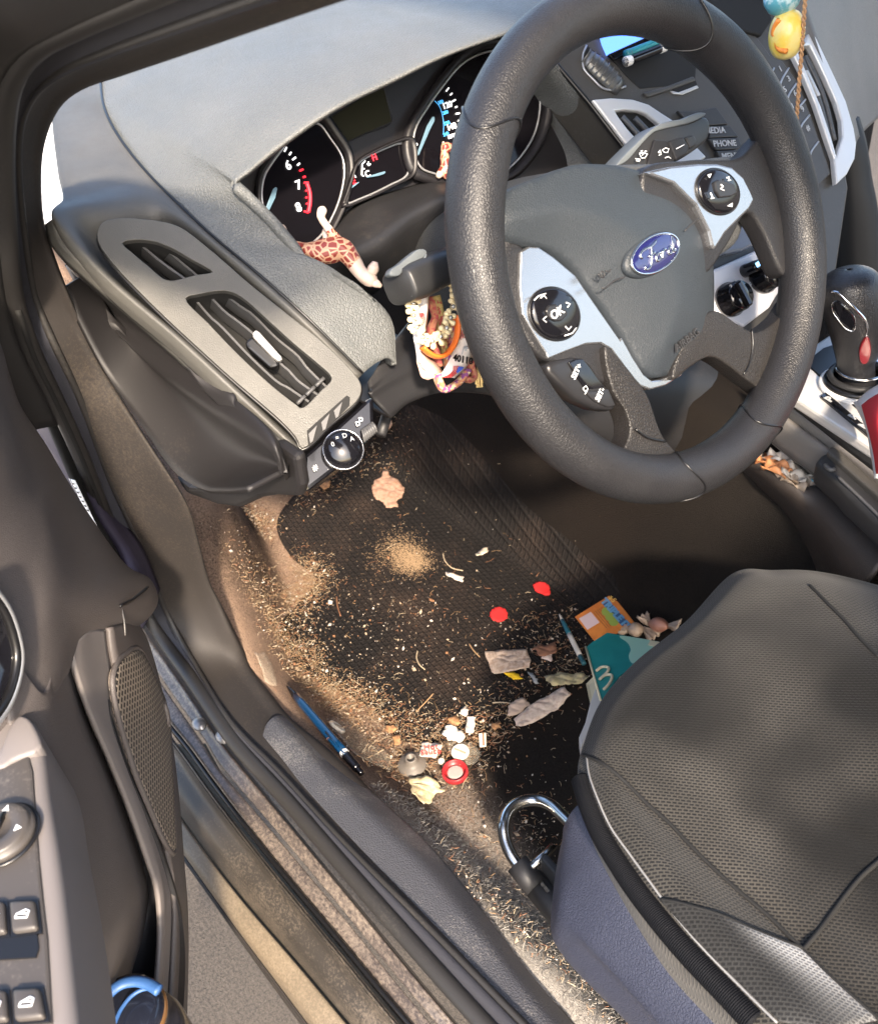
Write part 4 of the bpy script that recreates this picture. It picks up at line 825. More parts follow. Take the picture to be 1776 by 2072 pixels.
# release handle cup with a bright ring
ring = DPc([(-60, 1160), (-20, 1195), (8, 1235), (27, 1290), (33, 1330), (24, 1385), (0, 1440), (-40, 1480), (-80, 1440), (-100, 1300)], .044)
cr = cat_rom(ring, 70, True); dome('handle_cup', cr + DN * .001, -.012, M['gloss'], door, t=.001, rings=6, N=0, nrm=DN)
tube('handle_ring', cr + DN * .003, .0026, M['ringm'], door, closed=True, seg=10)
tube('handle_ring_inner', cr * .94 + cr.mean(0) * .06 + DN * .002, .003, M['black'], door, closed=True, seg=8)
# armrest
za = -.135
top = [P(a, b, z=za) for a, b in [(-140, 1480), (-60, 1452), (0, 1440), (40, 1436), (66, 1455), (84, 1500), (97, 1597), (116, 1713), (131, 1830), (147, 1984), (158, 2090), (168, 2220), (-150, 2220)]]
arm_ = plate('armrest', cat_rom(top, 90, True), M['doorl'], door, t=.075, bevel=.009, seg=4, nrm=(0, 0, 1), smooth=True)
capp = [P(a, b, z=za + .004) for a, b in zG([(-40, 260), (0, 190), (55, 60), (105, 6), (150, 22), (190, 80), (214, 150), (205, 188), (80, 236), (0, 285)])]
plate('grip_end', cat_rom(capp, 40, True), M['doorl'], door, t=.012, bevel=.005, seg=4, nrm=(0, 0, 1), smooth=True)
zt = za + .002
sp_ = [P(a, b, z=zt) for a, b in zG([(-60, 320), (0, 285), (80, 255), (150, 215), (172, 300), (180, 420), (190, 560), (205, 760), (225, 960), (250, 1180), (262, 1400), (275, 1625), (-60, 1625)])]
M['swp'] = mk('swp', (0.058, 0.051, 0.046), .42, dust=((0.24, 0.21, 0.18), 20, 420, 1.15, 1.5, .5))
swp = plate('switch_panel', sp_, M['swp'], door, t=.006, bevel=.0015, nrm=(0, 0, 1))
kc = P(*zG([(5, 620)])[0], z=zt + .004); kb = P(*zG([(155, 620)])[0], z=zt + .004); kr = np.linalg.norm(kb - kc)
knob = lathe('mirror_knob', [(kr * 1.10, -.004), (kr * 1.10, 0), (kr * 1.02, .001), (kr * 1.0, .0012), (kr * .98, .0030), (kr * .90, .0042), (kr * .45, .0040), (kr * .40, .003), (.001, .003)], kc, (0, 0, 1), M['swp'], swp, seg=44)
lathe('knob_well', [(kr * 1.22, 0), (kr * 1.22, .0008), (kr * 1.1, .0008)], kc - A([0, 0, .0035]), (0, 0, 1), M['black'], swp, seg=44)
mb = MB()
kx = unit(kb - kc); ky = np.cross([0, 0, 1.0], kx)
for a in (0, 90, 270):
    p = kc + kr * .68 * (math.cos(rad(a)) * kx + math.sin(rad(a)) * ky) + A([0, 0, .0044]); e = math.cos(rad(a)) * kx + math.sin(rad(a)) * ky; f0 = np.cross([0, 0, 1.0], e)
    mb.prism([p + e * .0028, p - e * .001 + f0 * .002, p - e * .001 - f0 * .002], (0, 0, 1), .0012)
mb.build('knob_print', M['print'], knob, smooth=False)
mb = MB(); mb.box(kc + A([0, 0, .0036]), kx * .0012, ky * .0085, A([0, 0, 1]) * .002); mb.build('knob_pointer', M['black'], knob)
swx = unit(P(100, 1850, z=zt) - P(20, 1850, z=zt))
for rr in ([(45, 975), (180, 968), (196, 1120), (60, 1140)], [(62, 1436), (205, 1425), (232, 1585), (72, 1600)], [(-90, 985), (22, 975), (30, 1140), (-85, 1150)], [(-80, 1445), (30, 1438), (40, 1600), (-75, 1610)]):
    q = [P(a, b, z=zt + .0045) for a, b in zG(rr)]; cq = np.mean(q, 0)
    well = plate('switch_well', [cq + (k - cq) * 1.16 - A([0, 0, .0032]) for k in q], M['black'], swp, t=.002, nrm=(0, 0, 1))
    b = plate('window_switch', q, M['swp'], swp, t=.008, bevel=.0022, seg=3, nrm=(0, 0, 1), smooth=True)
    e1 = unit(q[1] - q[0]); e2 = unit(np.cross([0, 0, 1.0], e1)); mb = MB(); w_ = np.linalg.norm(q[1] - q[0])
    mb.tube([cq + A([0, 0, .0003]) + e1 * w_ * u + e2 * w_ * v for u, v in ((-.22, -.14), (.22, -.14), (.24, .10), (.08, .17), (-.22, .0), (-.22, -.14))], w_ * .035, seg=5); mb.tube([cq + A([0, 0, .0003]) + e1 * w_ * u + e2 * w_ * v for u, v in ((-.20, .02), (.22, .02))], w_ * .03, seg=5)
    mb.build('switch_print', M['print'], b)
mb = MB(); yy = [P(a, b, z=zt + .001) for a, b in zG([(-60, 1160), (195, 1150), (205, 1230), (190, 1275), (-60, 1290)])]; mb.prism(yy, (0, 0, 1), .002); mb.build('switch_gap', M['black'], swp, smooth=False)
# speaker grille: woven fine mesh in a rounded frame
go = zE([(640, 930), (600, 960), (565, 1050), (575, 1180), (610, 1320), (650, 1450), (700, 1600), (760, 1740)]) + zG([(770, 520), (820, 640), (865, 720), (890, 740), (893, 690), (885, 560), (880, 400), (870, 250), (865, 120), (860, 0)]) + zE([(840, 1190), (800, 1090), (740, 960), (700, 905), (670, 905)])
lb_ = bvh([o for o in bpy.data.objects if o.name == 'lower_panel'][0], [o for o in bpy.data.objects if o.name == 'pocket_rim'][0])
gpx = cat_rom([(a, b, 0) for a, b in go], 80, True)[:, :2]; gc = gpx.mean(0); V = []
for i, r in enumerate((1.0, .97, .9, .8, .65, .5, .35, .2, .1)):
    for p in gpx:
        q = gc + (p - gc) * r; h_ = hit(lb_, q[0], q[1], .001 if i == 0 else .006)
        V.append(h_ if h_ is not None else P(q[0], q[1], pl=(DN, D_0 + DN * .012)))
F = [(i * 80 + a, i * 80 + (a + 1) % 80, (i + 1) * 80 + (a + 1) % 80, (i + 1) * 80 + a) for i in range(8) for a in range(80)] + [tuple(range(640, 720))]
gr_ = mesh('speaker_grille', V, F, M['grille'], door); gout = np.array(V[:80])
tube('grille_frame', gout + DN * .003, .0024, M['doorp'], gr_, closed=True, seg=8)
gm = M['grille']; t_ = gm.node_tree; N_ = t_.nodes; tc = N_.new('ShaderNodeTexCoord'); mp = N_.new('ShaderNodeMapping'); mp.inputs['Rotation'].default_value = (rad(40), 0, rad(45))
vv = N_.new('ShaderNodeTexBrick'); vv.offset = .5; vv.inputs['Color1'].default_value = (.012, .010, .009, 1); vv.inputs['Color2'].default_value = (.012, .010, .009, 1); vv.inputs['Mortar'].default_value = (.24, .20, .16, 1)
vv.inputs['Scale'].default_value = 1.0; vv.inputs['Brick Width'].default_value = .0052; vv.inputs['Row Height'].default_value = .0034; vv.inputs['Mortar Size'].default_value = .0009; vv.inputs['Mortar Smooth'].default_value = .3
t_.links.new(tc.outputs['Object'], mp.inputs['Vector']); t_.links.new(mp.outputs[0], vv.inputs['Vector']); t_.links.new(vv.outputs['Color'], N_['Principled BSDF'].inputs['Base Color'])
# tumbler in the door pocket
M['tumb'] = mk('tumb', (0.01, 0.012, 0.02), .2, coat=.3); M['strapb'] = mk('strapb', (0.03, 0.09, 0.24), .45, bump=('fuzz', 900, .3))
bc = P(262, 2062, z=-.40)
bot = thing('water_bottle', 'black water bottle with a blue carry loop in the door pocket', 'bottle', bc + A([0, 0, -.22]))
lathe('bottle_body', [(.030, -.22), (.033, -.215), (.034, -.03), (.031, -.015), (.027, -.01), (.028, .0), (.028, .012), (.022, .016), (.001, .017)], bc, (0, 0, 1), M['tumb'], bot, seg=36)
lp = [P(a, b, z=-.372) for a, b in zG([(490, 1640), (510, 1560), (560, 1480), (630, 1420), (700, 1402), (770, 1412), (835, 1450)])]
tube('carry_loop', cat_rom(lp, 30), .0042, M['strapb'], bot, seg=10, ell=(1, .7))
tube('loop_cord', cat_rom([P(a, b, z=-.375) for a, b in zG([(600, 1625), (640, 1540), (700, 1470), (770, 1440), (835, 1460)])], 24), .0016, M['strapb'], bot, seg=6)
lathe('cap_band', [(.0285, .002), (.0295, .003), (.0295, .006), (.0285, .007)], bc, (0, 0, 1), mk('copper', (.5, .25, .1), .3, metal=.8), bot, seg=36)
# ---------------------------------------------------------------- centre stack
s1_, s2_, s3_ = P(1126, 130, x=.23), P(1264, 306, x=.17), P(1640, 300, y=-.38)
sn = unit(np.cross(s2_ - s1_, s3_ - s1_)); sn = sn if sn @ (CAM - s1_) > 0 else -sn
SPl = lambda pts, o=0.0: np.array(PL(pts, pl=(sn, s1_ + sn * o)))
stack = thing('centre_stack', 'grey centre dashboard stack with screen, radio buttons and climate knobs', 'dashboard console', SPl([(1450, 300)], -.05)[0])
M['stackm'] = mk('stackm', (0.058, 0.054, 0.048), .42, bump=('fuzz', 900, .1), dust=((0.13, 0.125, 0.12), 25, 400, 1.1, 1.5, .5))
M['key'] = mk('key', (0.035, 0.034, 0.033), .4, dust=((0.11, 0.105, 0.1), 30, 500, 1.15, 1.5, .4))
plate('stack_face', SPl(zT([(40, 380), (100, 478), (340, 770), (620, 1135), (760, 1300), (960, 1600)]) + [(1420, 620), (1560, 640), (1690, 560), (1716, 380)] + zR([(960, 1250), (760, 560), (640, 340), (300, 100), (100, -120)]) + [(1400, -120), (1150, -20)], -.004), M['stackm'], stack, t=.05, bevel=.003)
tube('stack_gap', poly_rs(SPl(zT([(40, 400), (95, 478), (340, 768), (620, 1135), (760, 1310)]), -.002), 30), .0022, M['black'], stack, seg=6)
# screen under its hood with the dark tray
plate('screen_recess', SPl(zT([(395, 250), (430, 200), (700, 120), (1080, 240), (1150, 300), (1130, 590), (930, 640), (720, 660), (610, 560), (480, 410)]), -.0035), M['void'], stack, t=.002)
M['screen'] = mk('screen', (0.02, 0.05, 0.2), .2, emit=((.10, .24, 1.0), .85))
plate('screen', SPl(zT([(415, 195), (560, 150), (760, 170), (790, 262), (640, 330), (485, 400), (450, 320)]), .0005), M['screen'], stack, t=.004)
plate('screen_edge', SPl(zT([(485, 402), (790, 264), (860, 290), (800, 330), (530, 445)]), .002), M['gloss'], stack, t=.004, bevel=.001)
plate('recess_lip', SPl(zT([(745, 690), (900, 650), (1120, 565), (1140, 600), (940, 672), (780, 725)]), -.001), M['stackm'], stack, t=.004, bevel=.0015)
plate('disc_slot', SPl(zT([(958, 670), (1030, 625), (1130, 590), (1145, 632), (1010, 685)]), -.0025), M['void'], stack, t=.001)
plate('slot_lip', SPl(zT([(948, 676), (1010, 688), (1145, 636), (1160, 655), (1040, 705), (970, 700)]), -.002), M['silver2'], stack, t=.002, bevel=.0006)
# knurled dial in a teardrop opening
plate('dial_recess', cat_rom(SPl(zT([(318, 335), (360, 372), (420, 410), (480, 470), (540, 540), (600, 640), (590, 660), (520, 662), (440, 655), (370, 590), (300, 510), (292, 450), (300, 380)]), -.003), 60, True), M['void'], stack, t=.001)
tube('dial_ring', cat_rom(SPl(zT([(318, 338), (292, 420), (300, 512), (370, 592), (445, 660), (540, 668), (612, 645)]), -.0028), 40), .0012, M['ringm'], stack, seg=6)
c_ = SPl(zT([(440, 545)]), -.004)[0]; ax_ = unit(SPl(zT([(560, 640)]))[0] - SPl(zT([(380, 470)]))[0]); sd_ = np.cross(sn, ax_)
knl = []
for i in range(9):
    f0 = -1 + i / 4; r_k = .0075 * (1 - .25 * f0 * f0) 
    knl.append([c_ + ax_ * f0 * .022 + r_k * (math.cos(a) * sd_ * 1.5 + math.sin(a) * sn) for a in np.linspace(0, math.pi, 20)])
M['knurl'] = mk('knurl', (0.16, 0.16, 0.155), .35, metal=.7)
kd = grid('knurled_dial', np.array(knl), M['knurl'], stack, .001)
mb = MB()
for i in range(8):
    for j in range(2, 18): mb.add(*lathe_geo([(.0011, 0), (.0006, .0009), (.0001, .001)], knl[i][j], unit(np.array(knl[i][j]) - (c_ + ax_ * (-1 + i / 4) * .022)), 6))
mb.build('knurl_studs', M['knurl'], kd, smooth=False)
plate('screen_hood', SPl([(1400, -40), (1540, -40), (1562, 40), (1540, 72), (1500, 62), (1440, 10)], .004), M['void'], stack, t=.006, bevel=.002)
# silver side trim with vent
M['silv3'] = mk('silv3', (0.66, 0.65, 0.63), .36, metal=.35, rvar=.05)
to = zT([(337, 765), (480, 752), (640, 762), (760, 800), (850, 860), (935, 915), (1000, 1000), (1100, 1100), (1190, 1190), (1080, 1260), (900, 1380), (820, 1350), (620, 1135), (480, 950)]); ti = zT([(510, 852), (580, 842), (690, 852), (745, 875), (830, 945), (900, 1010), (960, 1090), (880, 1180), (790, 1200), (690, 1080), (600, 980), (540, 900)])
lv = poly_holes('vent_trim', SPl(to, -.003), [SPl(ti, -.003)], sn, M['silv3'], stack, .006, .002)
plate('duct', SPl(ti, -.003), M['void'], lv, t=.0008)
for a, b in (([(595, 862), (700, 985), (790, 1080)]), ([(690, 870), (780, 975), (870, 1060)])) if False else (((595, 862), (790, 1080)), ((690, 870), (870, 1060))):
    q = SPl(zT([a, b]), .002); acr = unit(np.cross(q[1] - q[0], sn)); l = poly_rs(q, 8); grid('slat', np.array([l - acr * .0015, l + acr * .002, l + acr * .003 - sn * .003]), M['slat'], lv, .0012)
# radio keys
for s, q, tq in (('', [(1000, 825), (1130, 830), (1290, 800), (1380, 925), (1240, 935), (1100, 935)], None), ('MEDIA', [(1240, 940), (1395, 938), (1455, 1020), (1240, 1028)], (1280, 975)), ('PHONE', [(1230, 1034), (1458, 1026), (1478, 1090), (1440, 1112), (1290, 1118)], (1352, 1072)), ('MENU', [(1290, 1126), (1440, 1120), (1480, 1180), (1330, 1210)], (1400, 1166))):
    k_ = plate('radio_key', SPl(zT(q), .0012), M['key'], stack, t=.004, bevel=.0008)
    if tq: kxx = unit(SPl(zT([(1420, 1068)]))[0] - SPl(zT([(1285, 1074)]))[0]); text('key_print', s, .0086, SPl(zT([tq]), .0016)[0], kxx, np.cross(sn, kxx), M['printg'], k_, bold=.0001)
# keypad with diagonal rows of digits
kx_ = unit(SPl(zR([(470, 690)]))[0] - SPl(zR([(390, 960)]))[0]); ky_ = np.cross(sn, kx_); nx = unit(SPl([(1660, 300)])[0] - SPl([(1560, 360)])[0]); ny = np.cross(sn, nx)
plate('keypad', SPl(zR([(-120, 380), (60, 260), (280, 560), (400, 610), (560, 830), (690, 1160), (790, 1440), (900, 1760), (760, 1900), (640, 1640), (540, 1480), (400, 1180), (150, 700)]), .0008), M['stackm'], stack, t=.004, bevel=.0012)
for i, (a, b) in enumerate((((320, 690), (300, 860)), ((470, 690), (360, 970)), ((545, 850), (430, 1110)), ((640, 1010), (490, 1270)), ((680, 1170), (570, 1380)), ((770, 1440), (670, 1650)))):
    tube('key_ridge', cat_rom(SPl(zR([a, ((a[0] + b[0]) / 2 - 22, (a[1] + b[1]) / 2 - 6), b]), .0014), 10), .0011, M['ringm'], stack, seg=6)
for s, q in (('2', (345, 835)), ('3', (470, 800)), ('1', (385, 700)), ('5', (430, 910)), ('6', (535, 950)), ('4', (395, 995)), ('8', (500, 1080)), ('9', (610, 1110)), ('7', (460, 1155)), ('#', (665, 1300))): text('key_print', s, .0085, SPl(zR([q]), .0014)[0], nx, ny, M['printg'], stack, bold=.0001)
# right silver frame with the passenger side vent
fo = zR([(640, 335), (700, 420), (770, 570), (880, 800), (1000, 1060), (1080, 1330), (1106, 1490), (1090, 1640), (1010, 1800), (905, 1900), (890, 1760), (880, 1640), (790, 1380), (690, 1080), (560, 770), (470, 590), (560, 500)]); fi = zR([(575, 505), (640, 500), (700, 620), (790, 810), (900, 1060), (955, 1250), (965, 1420), (905, 1615), (850, 1420), (750, 1120), (620, 810), (520, 575)])
rv = poly_holes('vent_trim', SPl(fo, -.002), [SPl(fi, -.002)], sn, M['silv3'], stack, .007, .0022)
plate('duct', SPl(fi, -.003), M['void'], rv, t=.0008)
for a, b in (((600, 560), (930, 1560)), ((650, 560), (950, 1420))):
    q = SPl(zR([a, ((a[0] + b[0]) / 2 + 30, (a[1] + b[1]) / 2 - 40), b]), .002); l = cat_rom(q, 14); acr = unit(np.cross(q[-1] - q[0], sn)); grid('slat', np.array([l - acr * .0015, l + acr * .0022, l + acr * .003 - sn * .003]), M['slat'], rv, .0012)
plate('vent_tab', SPl(zR([(640, 710), (670, 705), (800, 965), (765, 975)]), .003), M['silver2'], rv, t=.008, bevel=.0012)
plate('tab_body', SPl(zR([(600, 740), (640, 715), (765, 975), (720, 1000)]), .001), M['key'], rv, t=.008, bevel=.0012)
# lower stack: glossy cubby and climate panel
cl = lambda pts, o=0.0: np.array(PL(zI(pts), pl=(sn, s1_ + sn * (o + .008))))
M['cubby'] = mk('cubby', (0.20, 0.215, 0.26), .3, rvar=.05)
plate('cubby_lid', cl([(1100, 520), (1330, 310), (1385, 400), (1398, 480), (1300, 530), (1110, 560)]), M['cubby'], stack, t=.02, bevel=.004)
plate('stack_lower', cl([(1000, 560), (1380, 480), (1480, 300), (1640, 380), (1600, 900), (1400, 1150), (1000, 1100)], -.009), M['key'], stack, t=.03, bevel=.003)
M['climp'] = mk('climp', (0.58, 0.59, 0.64), .38)
cp = plate('climate_panel', cl([(1090, 660), (1490, 478), (1560, 560), (1540, 800), (1480, 900), (1310, 1030), (1090, 930)], .0), M['climp'], stack, t=.012, bevel=.003)
def cknob(px, py, rr, nm='climate_knob'):
    c0_ = cl([(px, py)], .001)[0]; kn_ = lathe(nm, [(rr * 1.12, -.002), (rr * 1.12, .003), (rr, .005), (rr * .97, .015), (rr * .88, .018), (.001, .0182)], c0_, sn, M['gloss'], cp, seg=40); return c0_, kn_
c1_, k1_ = cknob(1215, 850, .0150); c2_, k2_ = cknob(1430, 700, .0150); c3_, k3_ = cknob(1318, 660, .0058, 'climate_button')
plate('knob_grip', [c1_ + sn * .022 + ny * a + nx * b for a, b in ((-.013, -.0038), (.013, -.0038), (.013, .0038), (-.013, .0038))], M['gloss'], k1_, t=.012, bevel=.002)
plate('knob_grip', [c2_ + sn * .022 + ny * a + nx * b for a, b in ((-.013, -.0038), (.013, -.0038), (.013, .0038), (-.013, .0038))], M['gloss'], k2_, t=.012, bevel=.002)
M['glowb'] = mk('glowb', (.2, .5, .9), .3, emit=((.25, .6, 1.0), .8))
plate('indicator', [c3_ + sn * .0185 + ny * a + nx * b for a, b in ((-.0015, -.003), (.003, -.003), (.003, .003), (-.0015, .003))], M['glowb'], k3_, t=.0005)
tube('indicator_arc', [c2_ + sn * .0178 + .0140 * (math.cos(a) * nx + math.sin(a) * ny) for a in np.linspace(rad(55), rad(125), 12)], .0008, M['glowb'], k2_, seg=6)
for s, a in (('2', 120), ('3', 85), ('4', 52)): text('knob_print', s, .0052, c1_ + sn * .0172 + .0138 * (math.cos(rad(a)) * nx + math.sin(rad(a)) * ny), nx, ny, M['printg'], k1_, bold=.0002)
text('knob_print', 'A/C', .004, c1_ + sn * .0172 + .0136 * (math.cos(rad(18)) * nx + math.sin(rad(18)) * ny), nx, ny, M['printg'], k1_, bold=.0002)
# passenger side of the dashboard and its dark footwell
M['passd'] = mk('passd', (0.12, 0.118, 0.115), .5, bump=('leather', 400, .25), var=((0.15, 0.145, 0.14), 12, .4, .7, .6))
pd_ = [PX([(a, b, 'y', yy) for a, b in c]) for c, yy in (([(1560, -200), (1600, -60), (1640, 60), (1690, 200), (1725, 300)], -.44), ([(1640, -200), (1680, -40), (1710, 80), (1735, 190), (1750, 262)], -.60), ([(1760, -200), (1790, -60), (1800, 60), (1810, 140), (1815, 205)], -.85))]
tag(loft('passenger_dashboard', [p - A([0, 0, 0]) for p in pd_], M['passd'], None, n=40, m=8, param=True, thick=.03), 'pale grey passenger side of the dashboard beyond the radio', 'dashboard')
fwell = np.array([[(.42, y, z) for z in (.05, -.2, -.45, -.60)] + [(.2, y, -.61), (-.5, y, -.61)] for y in np.linspace(-.46, -1.15, 8)])
tag(grid('passenger_footwell', fwell, M['mat'], None, .01), 'dark passenger footwell beyond the centre console', 'footwell', kind='structure')
M['cdark0'] = mk('cdark0', (.012, .012, .013), .6)
cs_ = PX([(a, b, 'y', -.56) for a, b in zR([(1085, 1180), (1150, 1440), (1210, 1800), (1270, 2072), (1330, 2500), (1380, 3000)])]); cs0 = PX([(a, b, 'y', -.53) for a, b in zR([(980, 1250), (1100, 1520), (1130, 1850), (1150, 2100), (1160, 2500), (1180, 3000)])])
loft('stack_side', [cs0 - A([-.02, .0, .02]), cs0, cs_, cs_ + A([.15, -.005, 0])], M['cdark0'], stack, n=30, m=4, param=True)
pf = PX([(1725, 300, 'y', -.46), (1760, 255, 'y', -.62), (1900, 180, 'y', -.9)]); pf2 = pf + A([.12, 0, -.40]); pf3 = pf2 + A([-.7, 0, -.05])
# ---------------------------------------------------------------- centre console
con = thing('centre_console', 'centre console with silver gear plate, dark sides and junk tray', 'centre console', (-.02, -.3, -.35))
M['cside'] = mk('cside', (0.040, 0.033, 0.029), .5, bump=('leather', 500, .25), dust=((0.17, 0.14, 0.11), 12, 350, 1.1, 1.45, .6))
M['cdark'] = mk('cdark', (0.022, 0.022, 0.023), .55, dust=((0.09, 0.085, 0.08), 15, 350, 1.15, 1.5, .5))
CZ = lambda pts, z: np.array(PL(zS(pts), z=z))
zp = -.235
plate('gear_plate', CZ([(512, 968), (560, 850), (600, 735), (640, 655), (780, 560), (1100, 640), (1400, 900), (1400, 1400), (1200, 1440), (1005, 1292)], zp), M['silv3'], con, t=.012, bevel=.003, nrm=(0, 0, 1))
plate('gear_gate', CZ([(585, 760), (700, 670), (790, 640), (1000, 760), (1200, 960), (1200, 1150), (960, 1085), (780, 930)], zp + .0015), M['black'], con, t=.006, bevel=.001, nrm=(0, 0, 1))
gs = plate('gear_strip', CZ([(682, 962), (715, 938), (1040, 1215), (1040, 1260)], zp + .003), M['gloss'], con, t=.004, bevel=.0006, nrm=(0, 0, 1))
gx = unit(CZ([(760, 965)], 0)[0] - CZ([(710, 985)], 0)[0]); gy = np.cross([0, 0, 1.0], gx)
for s, q, m_ in (('P', (737, 985), 'printg'), ('R', (887, 1090), 'printg'), ('N', (955, 1145), 'printg')): text('gear_print', s, .0125, CZ([q], zp + .0034)[0], gx, gy, M[m_], gs, bold=.0004)
lA = CZ([(430, 860), (512, 968), (700, 1085), (850, 1185), (1005, 1292), (1200, 1430)], zp - .002); lB = CZ([(420, 930), (490, 1020), (680, 1170), (830, 1290), (960, 1390), (1150, 1540)], zp - .02)
loft('plate_side', [lA, lB], M['cdark'], con, n=30, m=4, param=True)
lC = CZ([(380, 980), (460, 1075), (600, 1180), (740, 1285), (900, 1420), (1100, 1600)], zp - .03); lD = CZ([(370, 1010), (440, 1115), (590, 1230), (715, 1320), (870, 1460), (1080, 1650)], zp - .032)
loft('side_rail', [lB, lB * .4 + lC * .6 + A([0, 0, -.01]), lC, lD, lD + A([.01, 0, -.03])], mk('railm', (.16, .15, .14), .5, dust=((.3, .28, .25), 20, 400, 1.1, 1.5, .4)), con, n=40, m=3, param=True)
tray = CZ([(250, 1180), (350, 1260), (480, 1340), (640, 1440), (760, 1540), (960, 1720)], -.335)
loft('tray_floor', [lD + A([.01, 0, -.028]), tray + A([0, -.02, -.01]), tray], M['cdark'], con, n=40, m=3, param=True)
rA = CZ([(200, 1290), (300, 1345), (440, 1455), (560, 1512), (700, 1515), (820, 1600), (960, 1740), (1100, 1880)], -.31)
rB = CZ([(140, 1330), (250, 1400), (390, 1510), (520, 1590), (640, 1660), (760, 1780), (880, 1900), (1000, 2050)], -.322)
rC = CZ([(80, 1400), (190, 1470), (330, 1580), (450, 1680), (560, 1790), (660, 1910), (760, 2060), (850, 2200)], -.37)
rD = CZ([(0, 1480), (100, 1550), (240, 1660), (350, 1780), (450, 1900), (540, 2020), (620, 2150), (700, 2300)], -.47)
loft('console_side', [rA + A([.01, -.02, -.03]), rA, rB, rC, rD], M['cside'], con, n=60, m=6, param=True)
tube('side_seam', cat_rom(CZ([(700, 1850), (780, 1810), (840, 1770), (890, 1735)], -.352), 14), .0012, M['black'], con, seg=6)
# handbrake
hb = thing('handbrake_lever', 'black handbrake lever beside the junk tray', 'handbrake', CZ([(900, 1540)], -.30)[0])
zh = -.262
plate('lever_body', CZ([(648, 1362), (690, 1315), (740, 1300), (800, 1360), (950, 1500), (1100, 1640), (1250, 1780), (1180, 1880), (1036, 1730), (850, 1560), (780, 1480)], zh), M['cdark'], hb, t=.028, bevel=.006, seg=4, nrm=(0, 0, 1), smooth=True)
tube('lever_edge', cat_rom(CZ([(785, 1455), (870, 1535), (990, 1650), (1120, 1780)], zh + .001), 20), .0016, M['slat'], hb, seg=6)
plate('lever_collar', CZ([(722, 1300), (745, 1272), (770, 1275), (900, 1390), (1100, 1560), (1300, 1740), (1270, 1770), (1100, 1630), (880, 1440)], zh + .006), M['stackm'], hb, t=.02, bevel=.004, nrm=(0, 0, 1))
tube('lever_button', cat_rom(CZ([(712, 1385), (722, 1400), (748, 1415), (768, 1412)], zh + .001), 12), .0022, M['slat'], hb, seg=8)
# gear lever
gl = thing('gear_lever', 'black automatic gear lever with a chrome edged thumb button', 'gear lever', CZ([(905, 900)], zp)[0])
gb, gt = CZ([(905, 905)], zp)[0], P(*zS([(880, 200)])[0], y=-.275)
R_ = []; ax = unit(gt - gb); L_ = np.linalg.norm(gt - gb); fx = unit(A([1, 0, 0]) - ax * ax[0]); fy = np.cross(ax, fx)
for f0, a, b, sh in ((0, .017, .017, 0), (.14, .016, .016, 0), (.22, .017, .017, 0), (.30, .020, .019, -.002), (.48, .024, .023, -.002), (.66, .027, .027, 0), (.82, .028, .028, .003), (.93, .024, .025, .004), (.99, .013, .014, .004), (1.0, .002, .002, .004)):
    R_.append([gb + ax * L_ * f0 + fx * (a * math.cos(q) + sh) + fy * b * math.sin(q) for q in np.linspace(0, 2 * math.pi, 32, endpoint=False)])
R_ = np.array(R_); tt = np.linspace(0, 9, 46); G_ = uni_cr(R_.reshape(10, -1), tt).reshape(46, 32, 3); G_ = np.concatenate([G_, G_[:, :1]], 1)
M['knobl'] = mk('knobl', (0.022, 0.022, 0.024), .3, bump=('leather', 450, .25))
kb_ = grid('lever_knob', G_, M['knobl'], gl, .001, away=None)
for p in kb_.data.polygons: pass
kt = bvh(kb_)
q = hits(kt, zS([(755, 330), (790, 335), (850, 390), (910, 450), (950, 500), (965, 560), (955, 600)]), .001)
if len(q) > 2: tube('chrome_edge', cat_rom(q, 24), .0016, M['chrome'], gl, seg=8)
q = hits(kt, zS([(760, 400), (790, 385), (840, 420), (880, 465), (895, 530), (880, 565), (840, 550), (790, 490), (765, 450)]), .0012)
if len(q) > 4: 
    tb_ = plate('thumb_button', cat_rom(q, 30, True) + unit(CAM - q.mean(0)) * .002, M['gloss'], gl, t=.006, bevel=.0012); tube('button_ring', cat_rom(q, 40, True), .0009, M['chrome'], tb_, closed=True, seg=6)
q = hits(kt, zS([(935, 640), (965, 600), (985, 650), (985, 710), (960, 765), (935, 765), (920, 700)]), .0012)
M['redp'] = mk('redp', (.20, .012, .018), .3, coat=.5)
if len(q) > 4: plate('red_reflection', cat_rom(q, 30, True) + unit(CAM - q.mean(0)) * .003, M['redp'], gl, t=.006, bevel=.001)  # the red cloth's reflection on the knob, built as a thin plate
for rr, zz, m_ in ((.030, .006, 'black'), (.034, .002, 'white'), (.027, .012, 'cdark'), (.022, .020, 'chrome')): tube('boot_ring', [gb + A([rr * math.cos(a), rr * math.sin(a), zz]) for a in np.linspace(0, 2 * math.pi, 40, endpoint=False)], .0032 if m_ != 'chrome' else .0016, M[m_], gl, closed=True, seg=8)
